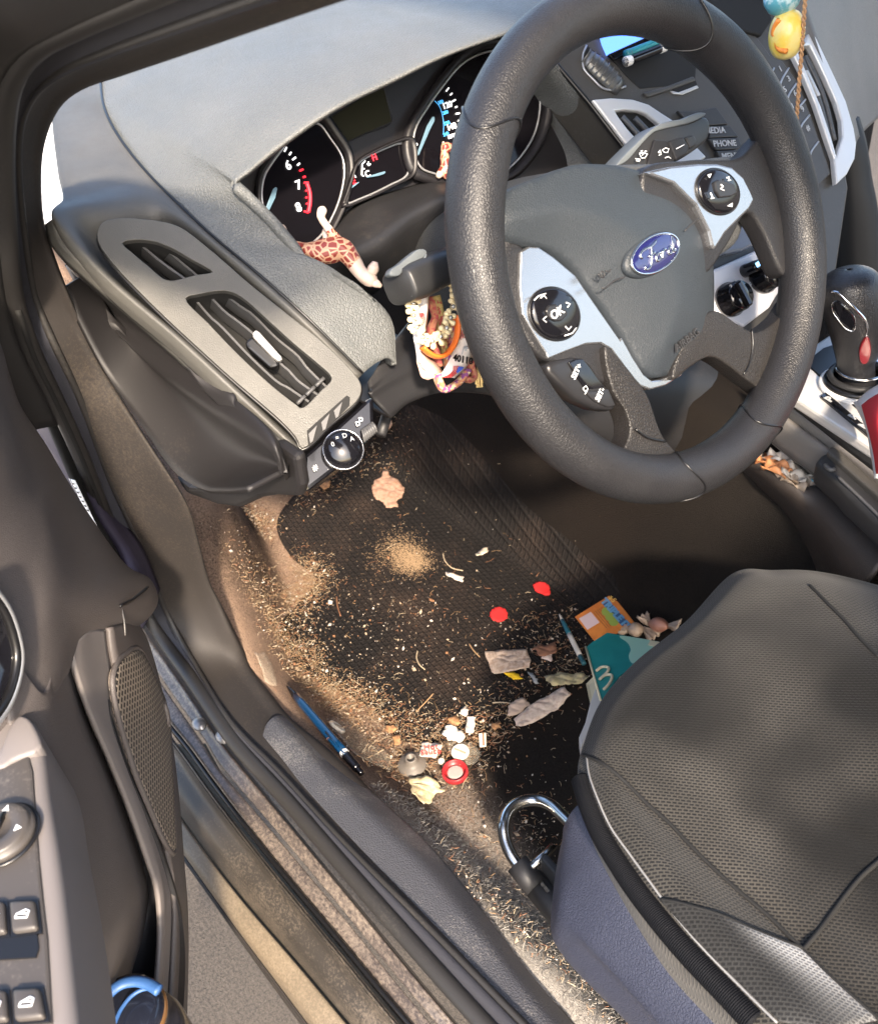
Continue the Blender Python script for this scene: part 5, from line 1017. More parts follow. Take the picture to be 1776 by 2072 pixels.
# red and white cloth hanging over the console
M['redc'] = mk('redc', (.62, .02, .03), .8, bump=('fuzz', 800, .3)); M['whc'] = mk('whc', (.75, .72, .72), .8)
r0 = PX([(a, b, 'z', z) for (a, b), z in zip(zS([(930, 1020), (990, 975), (1060, 940), (1200, 900)]), (-.20, -.19, -.18, -.18))]); r1 = PX([(a, b, 'z', z) for (a, b), z in zip(zS([(965, 1150), (1010, 1110), (1080, 1080), (1200, 1060)]), (-.19, -.175, -.17, -.17))]); r2 = PX([(a, b, 'z', z) for (a, b), z in zip(zS([(1000, 1300), (1040, 1280), (1100, 1260), (1200, 1240)]), (-.20, -.18, -.175, -.175))]); r3 = PX([(a, b, 'z', z) for (a, b), z in zip(zS([(1020, 1440), (1060, 1440), (1110, 1430), (1200, 1420)]), (-.21, -.195, -.19, -.19))])
cloth = thing('folded_cloth', 'red folded cloth with a white border beside the gear lever', 'cloth', r2[1])
loft('red_cloth', [r0, r1, r2, r3], M['redc'], cloth, n=24, m=8, param=True, thick=.004)
w0 = np.array([r0[0], r1[0], r2[0], r3[0]]); dvec = unit(ray(1750, 850)) * .004
loft('white_border', [w0 + dvec, PX([(a, b, 'z', -.222) for a, b in zS([(880, 1000), (955, 1160), (985, 1310), (1010, 1470)])])], M['whc'], cloth, n=20, m=5, param=True, thick=.003)
w1 = r0[:3]; loft('white_border', [w1 + dvec, PX([(a, b, 'z', -.215) for a, b in zS([(900, 1000), (960, 940), (1040, 890)])])], M['whc'], cloth, n=16, m=4, param=True, thick=.003)
# ---------------------------------------------------------------- driver's seat
seat = thing('driver_seat', 'dark ribbed fabric driver seat with piped edge and plastic side valance', 'car seat', (-.25, .1, -.55))
def fabric(name, base, dot, bw, rh, mort, ang, bs=.5, sheen=.12, rough=.75):
    m = bpy.data.materials.new(name); m.use_nodes = True; t = m.node_tree; N = t.nodes; b = N['Principled BSDF']; L = t.links.new
    tc = N.new('ShaderNodeTexCoord'); mp = N.new('ShaderNodeMapping'); mp.inputs['Rotation'].default_value = (0, 0, ang)
    br = N.new('ShaderNodeTexBrick'); br.offset = .5; br.inputs['Scale'].default_value = 1; br.inputs['Brick Width'].default_value = bw; br.inputs['Row Height'].default_value = rh
    br.inputs['Mortar Size'].default_value = mort; br.inputs['Mortar Smooth'].default_value = .6
    br.inputs['Color1'].default_value = (*dot, 1); br.inputs['Color2'].default_value = (dot[0] * .6, dot[1] * .6, dot[2] * .6, 1); br.inputs['Mortar'].default_value = (*base, 1)
    nz = N.new('ShaderNodeTexNoise'); nz.inputs['Scale'].default_value = 16; nz.inputs['Detail'].default_value = 5; L(tc.outputs['Object'], nz.inputs['Vector'])
    mr = N.new('ShaderNodeMapRange'); mr.inputs['From Min'].default_value = .35; mr.inputs['From Max'].default_value = .7; mr.inputs['To Min'].default_value = .75; mr.inputs['To Max'].default_value = 1.35; L(nz.outputs['Fac'], mr.inputs['Value'])
    nb = N.new('ShaderNodeTexNoise'); nb.inputs['Scale'].default_value = 5.5; nb.inputs['Detail'].default_value = 2; L(tc.outputs['Object'], nb.inputs['Vector'])  # broad pale and dark blotches: dappled light put into the fabric colour
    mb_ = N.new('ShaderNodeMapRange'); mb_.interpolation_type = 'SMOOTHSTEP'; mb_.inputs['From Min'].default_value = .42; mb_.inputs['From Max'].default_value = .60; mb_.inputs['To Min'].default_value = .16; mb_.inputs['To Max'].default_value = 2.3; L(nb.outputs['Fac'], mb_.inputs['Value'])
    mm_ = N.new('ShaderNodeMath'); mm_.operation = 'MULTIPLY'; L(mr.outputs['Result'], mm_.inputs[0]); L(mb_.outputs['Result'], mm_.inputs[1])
    mx = N.new('ShaderNodeMix'); mx.data_type = 'RGBA'; mx.blend_type = 'MULTIPLY'; mx.inputs['Factor'].default_value = 1
    L(tc.outputs['Object'], mp.inputs['Vector']); L(mp.outputs[0], br.inputs['Vector']); L(br.outputs['Color'], mx.inputs['A']); L(mm_.outputs[0], mx.inputs['B']); L(mx.outputs['Result'], b.inputs['Base Color'])
    bp_ = N.new('ShaderNodeBump'); bp_.inputs['Strength'].default_value = bs; bp_.inputs['Distance'].default_value = .0008; L(br.outputs['Fac'], bp_.inputs['Height']); L(bp_.outputs[0], b.inputs['Normal'])
    b.inputs['Roughness'].default_value = rough; b.inputs['Specular IOR Level'].default_value = .2; b.inputs['Sheen Weight'].default_value = sheen; b.inputs['Sheen Roughness'].default_value = .5; return m
def _ang(px, py, dx, dy, z=-.28):
    a, b = P(px, py, z=z), P(px + dx, py + dy, z=z); return -math.atan2(b[1] - a[1], b[0] - a[0])
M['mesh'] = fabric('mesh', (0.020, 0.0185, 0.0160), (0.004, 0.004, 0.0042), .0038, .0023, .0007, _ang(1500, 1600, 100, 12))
M['side_f'] = fabric('side_f', (0.16, 0.16, 0.157), (0.065, 0.065, 0.068), .0034, .0024, .0007, _ang(1450, 1950, 100, 20))
M['pip'] = mk('pip', (0.0045, 0.005, 0.007), .7, bump=('fuzz', 700, .5), spec=.15)
A_ = [(1960, 1250, -.31), (1776, 1190, -.31), (1650, 1162, -.31), (1560, 1160, -.315), (1480, 1166, -.315), (1386, 1263, -.315), (1285, 1344, -.315), (1215, 1424, -.315), (1180, 1510, -.31), (1168, 1570, -.305), (1185, 1646, -.298), (1245, 1761, -.293), (1336, 1897, -.288), (1461, 2028, -.283), (1560, 2140, -.28), (1650, 2240, -.28)]
C_ = [(1960, 1430, -.262), (1800, 1350, -.262), (1690, 1305, -.265), (1600, 1295, -.268), (1530, 1315, -.27), (1450, 1385, -.272), (1390, 1440, -.274), (1330, 1500, -.276), (1290, 1545, -.278), (1285, 1590, -.280), (1310, 1631, -.282), (1390, 1710, -.283), (1486, 1797, -.284), (1600, 1902, -.284), (1700, 2000, -.282), (1800, 2100, -.28)]
E_ = [(2000, 1640, -.27), (1880, 1590, -.27), (1780, 1550, -.272), (1700, 1535, -.274), (1640, 1550, -.276), (1600, 1580, -.278), (1570, 1610, -.280), (1550, 1640, -.281), (1545, 1670, -.282), (1555, 1700, -.283), (1590, 1745, -.284), (1640, 1800, -.284), (1710, 1860, -.284), (1790, 1930, -.284), (1880, 2000, -.282), (1980, 2080, -.28)]
F_ = [(2080, 1760, -.28), (2020, 1740, -.28), (1960, 1730, -.28), (1920, 1725, -.28), (1890, 1730, -.28), (1870, 1740, -.28), (1860, 1750, -.282), (1855, 1760, -.282), (1855, 1770, -.282), (1860, 1780, -.282), (1870, 1800, -.282), (1890, 1820, -.282), (1920, 1850, -.282), (1970, 1890, -.282), (2030, 1930, -.28), (2100, 1980, -.28)]
SA, SCc, SE, SF = [PX([(a, b, 'z', c) for a, b, c in k]) for k in (A_, C_, E_, F_)]
mid = SA * .55 + SCc * .45; bolst = np.array([.012, .014, .016, .018, .018, .018, .018, .018, .016, .016, .016, .018, .020, .020, .020, .02])[:, None] * A([0, 0, 1])
SB = mid + bolst; SA2 = SA * .88 + SCc * .12 + bolst * .55
ctr = A([-.42, .02, -.34]); under = lambda k, dz, f0: (k + (ctr - k) * f0) * A([1, 1, 0]) + (k * A([0, 0, 1])) + A([0, 0, dz])
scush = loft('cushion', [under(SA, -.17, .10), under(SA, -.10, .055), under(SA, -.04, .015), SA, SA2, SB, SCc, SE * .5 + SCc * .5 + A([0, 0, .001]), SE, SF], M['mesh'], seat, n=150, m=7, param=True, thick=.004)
st_ = bvh(scush)
# lighter side bolster panel stitched into the cushion, and the piped edge
def on_seat(pts, o=.001, n=40):
    q = hits(st_, pts, o); return cat_rom(q, n)
pip = zH([(568, 760), (590, 800), (618, 890), (668, 1010), (740, 1130), (815, 1240), (925, 1380), (1030, 1500), (1165, 1640), (1290, 1770), (1360, 1840)])
lowp = zH([(590, 690), (572, 740)])
pq = cat_rom(hits(st_, pip[:-1], .0), 150)
tube('piping', pq + A([0, .002, -.003]), .0072, M['pip'], seat, seg=12)
mb = MB()
for i in range(0, 149): 
    t_ = unit(pq[i + 1] - pq[i]) if i < 149 else t_
    nrm_ = unit(np.cross(t_, [0, 0, 1.0])); mb.tube([pq[i] + A([0, .002, -.003]) + .0072 * (math.cos(a) * nrm_ + math.sin(a) * A([0, 0, 1])) for a in np.linspace(-.6, math.pi, 9)], .0006, seg=5)
mb.build('piping_ribs', M['pip'], seat)
sti = on_seat(zH([(606, 720), (615, 790), (640, 865), (700, 1000), (780, 1115), (860, 1225), (960, 1360), (1060, 1478), (1180, 1602), (1300, 1722), (1370, 1790)]), .0006, 90)
tube('white_stitching', sti, .0008, mk('thread', (.22, .22, .22), .7), seat, seg=6)
# seams sunk as dark lines with puckered stitches
mb = MB()
seams = [zH([(590, 715), (660, 745), (720, 790), (780, 845), (850, 915), (930, 985), (1020, 1080), (1100, 1160), (1210, 1260), (1340, 1370), (1470, 1500)]), zH([(1470, 1500), (1530, 1430), (1590, 1350), (1650, 1270), (1710, 1200), (1790, 1130)]), zH([(1470, 1500), (1560, 1590), (1650, 1670), (1776, 1780)]), zH([(905, 1295), (960, 1305), (1060, 1335), (1150, 1365), (1260, 1415), (1380, 1462), (1460, 1490)]), zH([(1500, 35), (1570, 105), (1640, 175), (1700, 245), (1776, 320)])]
for k, s in enumerate(seams):
    q = on_seat(s, .0004, 70)
    tube('seam', q, .0016, M['void'], seat, seg=6)
# pale side panel
sidep = zH([(915, 1300), (960, 1308), (1060, 1338), (1150, 1368), (1260, 1418), (1380, 1465), (1460, 1495), (1560, 1592), (1640, 1665), (1780, 1800), (1560, 1830), (1440, 1830), (1310, 1722), (1190, 1602), (1070, 1478), (970, 1360)])
row1 = sidep[:8]; 
r1_ = hits(st_, zH([(912, 1300), (1000, 1320), (1120, 1358), (1260, 1418), (1380, 1465), (1465, 1500), (1560, 1592), (1660, 1684), (1776, 1786)]), .0012)
r2_ = hits(st_, zH([(915, 1303), (975, 1360), (1060, 1440), (1170, 1540), (1260, 1610), (1340, 1680), (1430, 1760), (1500, 1800), (1560, 1830)]), .0035)
r3_ = hits(st_, zH([(917, 1306), (955, 1350), (1010, 1415), (1075, 1486), (1130, 1545), (1190, 1604), (1250, 1664), (1312, 1722), (1380, 1785)]), .0012)
k_ = min(len(r1_), len(r2_), len(r3_))
if k_ > 4:
    T3 = [cat_rom(r, 60) for r in (r1_, r2_, r3_)]; G_ = []
    tt = np.linspace(0, 2, 31); G0 = uni_cr(np.array(T3).reshape(3, -1), tt).reshape(31, 60, 3)
    for i in range(31):
        for j in range(60):
            p = G0[i, j]; r = st_.ray_cast(Vector(CAM), Vector(unit(p - CAM)))
            if r[0] is not None: n_ = np.array(r[1]); n_ = n_ if n_ @ (CAM - p) > 0 else -n_; G0[i, j] = np.array(r[0]) + n_ * (.0016 if 0 < i < 30 and 0 < j < 59 else .0002)
    grid('side_panel', G0, M['side_f'], seat, 0)
# plastic valance
M['val'] = mk('val', (0.036, 0.041, 0.066), .45, bump=('leather', 420, .45), dust=((0.10, 0.10, 0.11), 12, 400, 1.2, 1.5, .4))
v0 = [(1157, 1640, -.335), (1168, 1655, -.332), (1190, 1690, -.33), (1215, 1745, -.33), (1262, 1830, -.33), (1330, 1925, -.33), (1420, 2030, -.33), (1520, 2140, -.33)]
v1 = [(1146, 1668, -.36), (1146, 1700, -.36), (1150, 1745, -.362), (1160, 1800, -.364), (1200, 1885, -.366), (1270, 1975, -.368), (1355, 2075, -.37), (1450, 2180, -.37)]
v2 = [(1143, 1680, -.385), (1134, 1725, -.388), (1125, 1790, -.39), (1128, 1858, -.392), (1160, 1900, -.394), (1215, 1950, -.396), (1300, 2035, -.40), (1400, 2140, -.40)]
v3 = [(1142, 1690, -.42), (1130, 1740, -.43), (1119, 1820, -.44), (1116, 1890, -.445), (1140, 1935, -.45), (1185, 1985, -.452), (1260, 2060, -.455), (1350, 2160, -.455)]
VV = [PX([(a, b, 'z', c) for a, b, c in k]) for k in (v0, v1, v2, v3)]
loft('valance', [VV[0] - A([0, .02, 0]), VV[0], VV[1] + A([0, .004, 0]), VV[2], VV[3], VV[3] - A([0, .02, .03])], M['val'], seat, n=90, m=6, param=True, thick=.003)
# backrest: behind the frame edge, it shades the cushion
sb_ = [[(-.60, y, -.30 + 0 * abs(y)) for y in np.linspace(-.25, .25, 21)], [(-.57 - .05 * math.cos(y * 6), y, -.18) for y in np.linspace(-.26, .26, 21)], [(-.64 - .05 * math.cos(y * 6), y, .05) for y in np.linspace(-.26, .26, 21)], [(-.73 - .04 * math.cos(y * 6), y, .25) for y in np.linspace(-.23, .23, 21)], [(-.79, y, .34) for y in np.linspace(-.15, .15, 21)]]
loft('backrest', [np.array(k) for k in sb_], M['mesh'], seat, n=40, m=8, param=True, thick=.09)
# chrome adjuster bar with its black sleeve and slide rail
zb_ = -.475
bar = PX([(a, b, 'z', z) for (a, b), z in zip(zH([(560, 1010), (510, 960), (460, 915), (400, 895), (330, 907), (287, 945), (270, 1000), (276, 1055), (300, 1115), (335, 1165)]), (-.46, -.465, -.47, -.475, -.475, -.475, -.475, -.48, -.485, -.49))])
M['steel'] = mk('steel', (0.55, 0.55, 0.53), .22, metal=1.0)
ab_ = thing('seat_adjuster', 'bent chrome seat adjuster bar with black sleeve in front of the seat', 'seat adjuster', bar[6] + A([0, 0, -.03]))
tube('adjuster_bar', cat_rom(bar, 50), .0057, M['steel'], ab_, seg=14)
e_ = PX([(a, b, 'z', z) for (a, b), z in zip(zH([(325, 1150), (360, 1195), (400, 1245)]), (-.488, -.492, -.496))]); tube('bar_sleeve', e_, .0115, M['dark'], ab_, seg=8)
e_ = PX([(a, b, 'z', z) for (a, b), z in zip(zH([(385, 1215), (480, 1330), (600, 1470)]), (-.50, -.505, -.51))]); tube('slide_rail', e_, .0135, M['cdark'], ab_, seg=6)
mb = MB()
for f0 in (.30, .45, .6): 
    p = e_[0] * (1 - f0) + e_[1] * f0 + A([0, 0, .0135]); mb.box(p, unit(e_[1] - e_[0]) * .0035, A([0, .0016, 0]), A([0, 0, .0006]))
for i in range(3): pass
mb.build('rail_slots', M['steel'], ab_, smooth=False)
plate('rail_bracket', PX([(a, b, 'z', -.47) for a, b in zH([(415, 1125), (440, 1105), (500, 1170), (500, 1235), (480, 1200)])]), M['cdark'], ab_, t=.03, bevel=.003, nrm=(0, 0, 1))
tube('bar_end', PX([(a, b, 'z', -.485) for a, b in zH([(380, 1165), (425, 1125), (470, 1080)])]), .004, M['steel'], ab_, seg=8)
# ---------------------------------------------------------------- litter on the floor
def solid_on_floor(px, o=0.0): return np.array([Pf(a, b, o) for a, b in px])
def sheet(name, label, cat, px, col, o=.009, crump=.003, thick=.0005, seed=1, bump_=('leather', 55, .35, .003), var=None, mat=None, group=None, step=.004, marks_=None):
    """thin torn piece lying on the mat, slightly crumpled"""
    m = mat or mk(name + '_paper', col, .8, bump=bump_, var=var)
    out = solid_on_floor(px, o); c = out.mean(0); n_ = fnorm(c); ph = np.random.default_rng(seed).uniform(0, 6, 6)
    from mathutils import noise as nz_
    hf = lambda v: crump * (1.1 * abs(nz_.noise(Vector((v[0] * 55 + ph[0], v[1] * 55 + ph[1], ph[2])))) + .9 * nz_.noise(Vector((v[0] * 24 + ph[3], v[1] * 24 + ph[4], ph[5]))) + .35 * abs(nz_.noise(Vector((v[0] * 160, v[1] * 160, ph[0]))))) + crump * .35
    N_ = max(24, len(px) * 4)
    out = poly_rs(np.vstack([out, out[:1]]), N_ + 1)[:-1]
    j = np.random.default_rng(seed).normal(0, .0006, out.shape); out = out + j * A([1, 1, 0])
    o_ = pillow(name, out, .0, .01, m, None, t=thick, nrm=n_, step=step, N=0, hf=hf, smooth=True)
    tag(o_, label, cat, group); return o_
tan_var = lambda c: (c, 180, .45, .62, .8)
sheet('dried_leaf', 'large crumpled dried leaf lying at the top of the floor mat', 'leaf', zF([(650, 25), (685, 15), (690, -22), (718, -22), (720, 10), (760, 25), (795, 70), (780, 110), (750, 132), (765, 152), (710, 158), (690, 130), (650, 110), (637, 70)]), (.34, .21, .15), crump=.0035, var=tan_var((.24, .13, .08)), seed=2)
sheet('paper_strip', 'small white paper strip on the black mat right of the sandy patch', 'paper', zF([(990, 458), (1076, 483), (1068, 509), (992, 476)]), (.62, .52, .45), crump=.002)
sheet('paper_roll', 'tiny rolled scrap above the white paper strip', 'paper', zF([(1130, 372), (1168, 345), (1190, 348), (1188, 368), (1136, 388)]), (.50, .42, .33), crump=.004)
sheet('red_disc', 'round red plastic disc lying flat on the mat', 'disc', zF([(1240 + 41 * math.cos(a), 659 + 34 * math.sin(a)) for a in np.linspace(0, 6.28, 22, endpoint=False)]), (.55, .015, .015), crump=.0004, thick=.0012, bump_=None)
sheet('red_disc', 'red plastic disc tucked at the tunnel edge, half hidden by fibres', 'disc', zF([(1403, 520), (1420, 506), (1445, 505), (1470, 516), (1484, 540), (1484, 565), (1465, 570), (1430, 558), (1410, 542)]), (.55, .015, .015), crump=.001, thick=.0012, bump_=None)
sheet('napkin_scrap', 'brown stained rectangular napkin scrap above the yellow peel', 'napkin', zF([(1170, 840), (1280, 828), (1370, 825), (1392, 890), (1380, 920), (1290, 936), (1210, 948)]), (.52, .40, .31), crump=.003, var=tan_var((.34, .23, .16)), seed=5)
sheet('yellow_peel', 'bright yellow wrapper scrap under the napkin piece', 'wrapper', zF([(1262, 938), (1310, 932), (1330, 945), (1354, 970), (1310, 972)]), (.75, .48, .01), crump=.002)
sheet('grey_wrapper', 'small grey foil strip right of the yellow scrap', 'wrapper', zF([(1378, 935), (1400, 938), (1432, 990), (1415, 995)]), (.28, .29, .29), crump=.002)
sheet('crumpled_wrapper', 'yellowish crumpled wrapper by the teal box', 'wrapper', zF([(1460, 960), (1520, 945), (1640, 950), (1672, 975), (1620, 1000), (1540, 1010), (1500, 1015), (1470, 990)]), (.50, .42, .22), crump=.007, var=tan_var((.32, .25, .16)), seed=6)
sheet('paper_napkin', 'long folded pinkish napkin in front of the seat', 'napkin', zF([(1312, 1160), (1400, 1090), (1490, 1040), (1548, 1006), (1586, 1040), (1520, 1112), (1430, 1165), (1380, 1190), (1330, 1200)]), (.62, .50, .40), crump=.003, var=tan_var((.45, .32, .25)), seed=7, o=.012)
sheet('paper_scrap', 'square pale paper scrap under the folded napkin', 'paper', zF([(1288, 1092), (1355, 1060), (1388, 1096), (1330, 1140), (1285, 1152)]), (.52, .39, .30), crump=.003, seed=8)
sheet('printed_scrap', 'white sachet scrap with red print among brown leaf bits', 'paper', zF([(1455, 812), (1490, 806), (1492, 890), (1442, 872)]), (.62, .50, .44), crump=.002, seed=9)
sheet('leaf_scrap', 'torn brown leaf beside the white sachet scrap', 'leaf', zF([(1390, 835), (1440, 800), (1460, 820), (1510, 795), (1515, 850), (1490, 860), (1430, 865), (1415, 830)]), (.22, .10, .055), crump=.005, seed=10)
rc = sheet('receipt_scrap', 'white ticket with red print beside the grey stopper', 'paper', zF([(880, 1265), (972, 1280), (945, 1345), (862, 1338)]), (.68, .56, .48), crump=.002, seed=11, o=.012)
tx_ = unit(Pf(*zF([(960, 1300)])[0]) - Pf(*zF([(880, 1310)])[0])); fn_ = fnorm(Pf(*zF([(915, 1305)])[0])); M['redink'] = mk('redink', (.45, .05, .04), .7)
mb = MB()
for i, s in enumerate(('Hot', 'Sauce')):
    mb.add(*text_geo(s, .0105, Pf(*zF([(918, 1293 + 22 * i)])[0], .0165), tx_, np.cross(fn_, tx_)))
mb.build('printed_words', M['redink'], rc, smooth=False)
sheet('foil_scrap', 'upright silvery gum wrapper among the leaf bits', 'wrapper', zF([(1090, 1150), (1132, 1155), (1120, 1235), (1086, 1228)]), (.66, .58, .50), crump=.003, seed=12, o=.014)
sheet('tissue_scrap', 'crumpled white tissue behind the striped gum stick', 'tissue', zF([(985, 1205), (1010, 1190), (1060, 1215), (1085, 1250), (1060, 1275), (1000, 1262), (972, 1240)]), (.64, .58, .52), crump=.004, seed=13, o=.012)
sheet('tissue_scrap', 'small torn tissue at the upper end of the leaf bits', 'tissue', zF([(1050, 1130), (1080, 1100), (1098, 1115), (1092, 1150), (1070, 1145)]), (.60, .52, .44), crump=.003, seed=14, o=.012)
sheet('yellowed_leaf', 'pale yellow dried leaf below the red bottle cap', 'leaf', zF([(812, 1442), (860, 1440), (910, 1433), (950, 1470), (982, 1502), (940, 1515), (912, 1565), (880, 1562), (835, 1515)]), (.68, .58, .36), crump=.0035, var=tan_var((.52, .38, .18)), seed=15, o=.012)
for i, (q, lb_) in enumerate(((zF([(1000, 1160), (1040, 1145), (1060, 1180), (1030, 1200), (1000, 1195)]), 'brown leaf fragment left of the gum wrapper'), (zF([(710, 1195), (750, 1190), (760, 1215), (730, 1230), (700, 1215)]), 'brown leaf fragment beside the clear wrapper'), (zF([(735, 1240), (770, 1235), (775, 1280), (745, 1285)]), 'rusty leaf fragment above the grey stopper'), (zF([(1200, 1190), (1245, 1170), (1250, 1200), (1220, 1215)]), 'brown leaf fragment at the right end of the leaf bits'), (zF([(385, 40), (440, 28), (438, 60), (415, 75), (395, 60)]), 'yellowish leaf fragment at the foot of the pedals'))):
    sheet('leaf_fragment', lb_, 'leaf', q, (.34, .18, .08), crump=.003, seed=20 + i, o=.010, var=tan_var((.2, .1, .05)))
sheet('pale_leaf', 'dry leaf behind the dashboard corner near the dimmer wheel', 'leaf', [(776, 850), (790, 843), (797, 858), (790, 868), (776, 864)], (.42, .28, .20), crump=.004, seed=27)
# clear plastic
M['clear'] = mk('clear', (.75, .66, .52), .2, alpha=.22, coat=.6)
sheet('plastic_strip', 'clear plastic strip on the carpet left of the mat', 'plastic', zF([(80, 845), (130, 843), (160, 910), (190, 1002), (130, 985), (105, 910)]), None, crump=.002, seed=30, mat=M['clear'], thick=.0006, o=.004)
sheet('blister_wrapper', 'clear plastic wrapper under the blue pen', 'wrapper', zF([(440, 1150), (520, 1170), (580, 1230), (660, 1290), (740, 1350), (735, 1410), (640, 1370), (560, 1330), (500, 1260), (450, 1210)]), None, crump=.0018, seed=31, mat=M['clear'], o=.006, thick=.0006)
sheet('blister_wrapper', 'clear plastic wrapper under the white cap behind the red lid', 'wrapper', zF([(990, 1270), (1060, 1262), (1140, 1290), (1160, 1340), (1110, 1385), (1060, 1370), (1010, 1330)]), None, crump=.003, seed=32, mat=M['clear'], o=.006, thick=.0006)
def fcyl(name, label, cat, px, py, rpx, prof, mat, o=.008, group=None, parts=()):
    c = Pf(px, py, o); r = np.linalg.norm(P(px + rpx, py, z=c[2]) - c); n_ = fnorm(c)
    t = thing(name, label, cat, c, group); lathe(name + '_shell', [(a * r, b * r) for a, b in prof], c, n_, mat, t, seg=36)
    for nm, pr, m2, dx in parts: lathe(nm, [(a * r, b * r) for a, b in pr], c, n_, m2, t, seg=28)
    return t, c, r, n_
M['cream'] = mk('cream', (.72, .66, .56), .5)
for q, lb_ in (((472, 1197), 'white round cap with a slot beside the blue pen'), ((1058, 1315), 'white round cap with a slot behind the red bottle lid')):
    a, b = zF([q])[0]; t, c, r, n_ = fcyl('white_plug', lb_, 'cap', a, b, 18.5, [(.98, -.1), (1, .1), (.96, .22), (.80, .26), (.70, .20), (.001, .20)], M['cream'], o=.011, group='white slotted caps')
    mb = MB(); d = unit(Pf(a + 10, b + 4) - Pf(a - 10, b - 4)); d = unit(d - n_ * (d @ n_)); mb.box(c + n_ * r * .22, d * r * .70, np.cross(n_, d) * r * .10, n_ * r * .06); mb.build('slot', mk('slotm', (.35, .28, .2), .7), t, smooth=False)
M['rubber'] = mk('rubber', (.13, .115, .10), .5, dust=((.25, .2, .15), 60, 500, 1.1, 1.4, .5)); M['redcap'] = mk('redcap', (.36, .02, .025), .4); M['milky'] = mk('milky', (.42, .30, .28), .45)
a, b = zF([(830, 1375)])[0]; t, c, r, n_ = fcyl('rubber_stopper', 'grey rubber stopper with a raised collar beside the red lid', 'stopper', a, b, 29, [(1, 0), (1.02, .08), (.95, .16), (.62, .30), (.45, .42), (.40, .80), (.36, .86), (.26, .84), (.24, .5), (.001, .5)], M['rubber'], o=.007)
a, b = zF([(1035, 1418)])[0]; t, c, r, n_ = fcyl('bottle_lid', 'red plastic bottle lid with a milky liner', 'bottle cap', a, b, 26, [(.96, 0), (1.0, .05), (1.0, .50), (.94, .56), (.84, .50), (.80, .16), (.001, .14)], M['redcap'], o=.008, parts=(('liner', [(.62, .14), (.62, .26), (.50, .30), (.001, .24)], M['milky'], 0),))
mb = MB(); x0 = unit(np.cross(n_, [1, 0, 0])); y0 = np.cross(n_, x0)
for a in np.linspace(0, 2 * math.pi, 40, endpoint=False): mb.tube([c + r * 1.0 * (math.cos(a) * x0 + math.sin(a) * y0) + n_ * r * h for h in (.06, .48)], r * .03, seg=4)
mb.build('knurling', M['redcap'], t)
a, b = zF([(968, 1357)])[0]; c = Pf(a, b, .009); tag(lathe('white_bead', [(.0005, -.004), (.003, -.003), (.0042, 0), (.003, .003), (.0005, .004)], c, (0, 0, 1), M['cream'], None, seg=14), 'small white bead left of the red lid', 'bead')
# striped gum stick
q = solid_on_floor(zF([(1145, 1225), (1180, 1221), (1181, 1282), (1149, 1286)]), .014); gs_ = plate('gum_stick', q, M['cream'], None, t=.003, bevel=.0006); tag(gs_, 'small cream stick with a brown stripe by the tissue', 'gum stick')
plate('stripe', [q[0] * .5 + q[1] * .5 + A([0, 0, .0004]), q[0] * .28 + q[1] * .72 + A([0, 0, .0004]), q[3] * .28 + q[2] * .72 + A([0, 0, .0004]), q[3] * .5 + q[2] * .5 + A([0, 0, .0004])], mk('brownp', (.25, .12, .05), .6), gs_, t=.0004)
# pen
M['penb'] = mk('penb', (.003, .030, .085), .18, coat=.8)
p0_, p1_p = Pf(*zF([(235, 1000)])[0], .006), Pf(*zF([(590, 1416)])[0], .007)
pen = thing('ballpoint_pen', 'blue and black ballpoint pen lying along the sill', 'pen', (p0_ + p1_p) / 2); pa_ = unit(p1_p - p0_); PLn = np.linalg.norm(p1_p - p0_)
def pbody(nm, f0, f1, r0, r1, m_): tube(nm, [p0_ + pa_ * PLn * f for f in np.linspace(f0, f1, 8)], np.linspace(r0, r1, 8), m_, pen, seg=16)
pbody('pen_tip', .0, .13, .0010, .0046, M['gloss']); pbody('barrel', .13, .775, .0047, .0050, M['penb']); pbody('ring_band', .775, .80, .0052, .0052, M['white']); pbody('grip', .80, .95, .0050, .0048, M['gloss']); pbody('clicker', .95, 1.0, .0034, .0034, M['gloss'])
sd = unit(np.cross(pa_, [0, 0, 1.0])); tube('pen_clip', [p0_ + pa_ * PLn * f + A([0, 0, .0055]) * 1.0 + sd * .002 for f in (.82, .70, .58)], .0011, M['penb'], pen, seg=6)
# teal and white brush pen
b0_, b1_ = Pf(*zF([(1528, 660)])[0], .010), Pf(*zF([(1645, 895)])[0], .016); br_ = thing('marker_pen', 'slim white and teal marker pen pointing at the seat', 'pen', (b0_ + b1_) / 2); ba_ = b1_ - b0_
for nm, f0, f1, r0, r1, m_ in (('pen_tip', 0, .12, .0008, .0022, M['cream']), ('cap', .12, .42, .0026, .0034, mk('tealp', (.02, .13, .17), .35)), ('barrel', .42, .85, .0034, .0034, M['cream']), ('tail', .85, 1, .0034, .003, mk('tealq', (.02, .10, .12), .35))): tube(nm, [b0_ + ba_ * f for f in np.linspace(f0, f1, 5)], np.linspace(r0, r1, 5), m_, br_, seg=10)
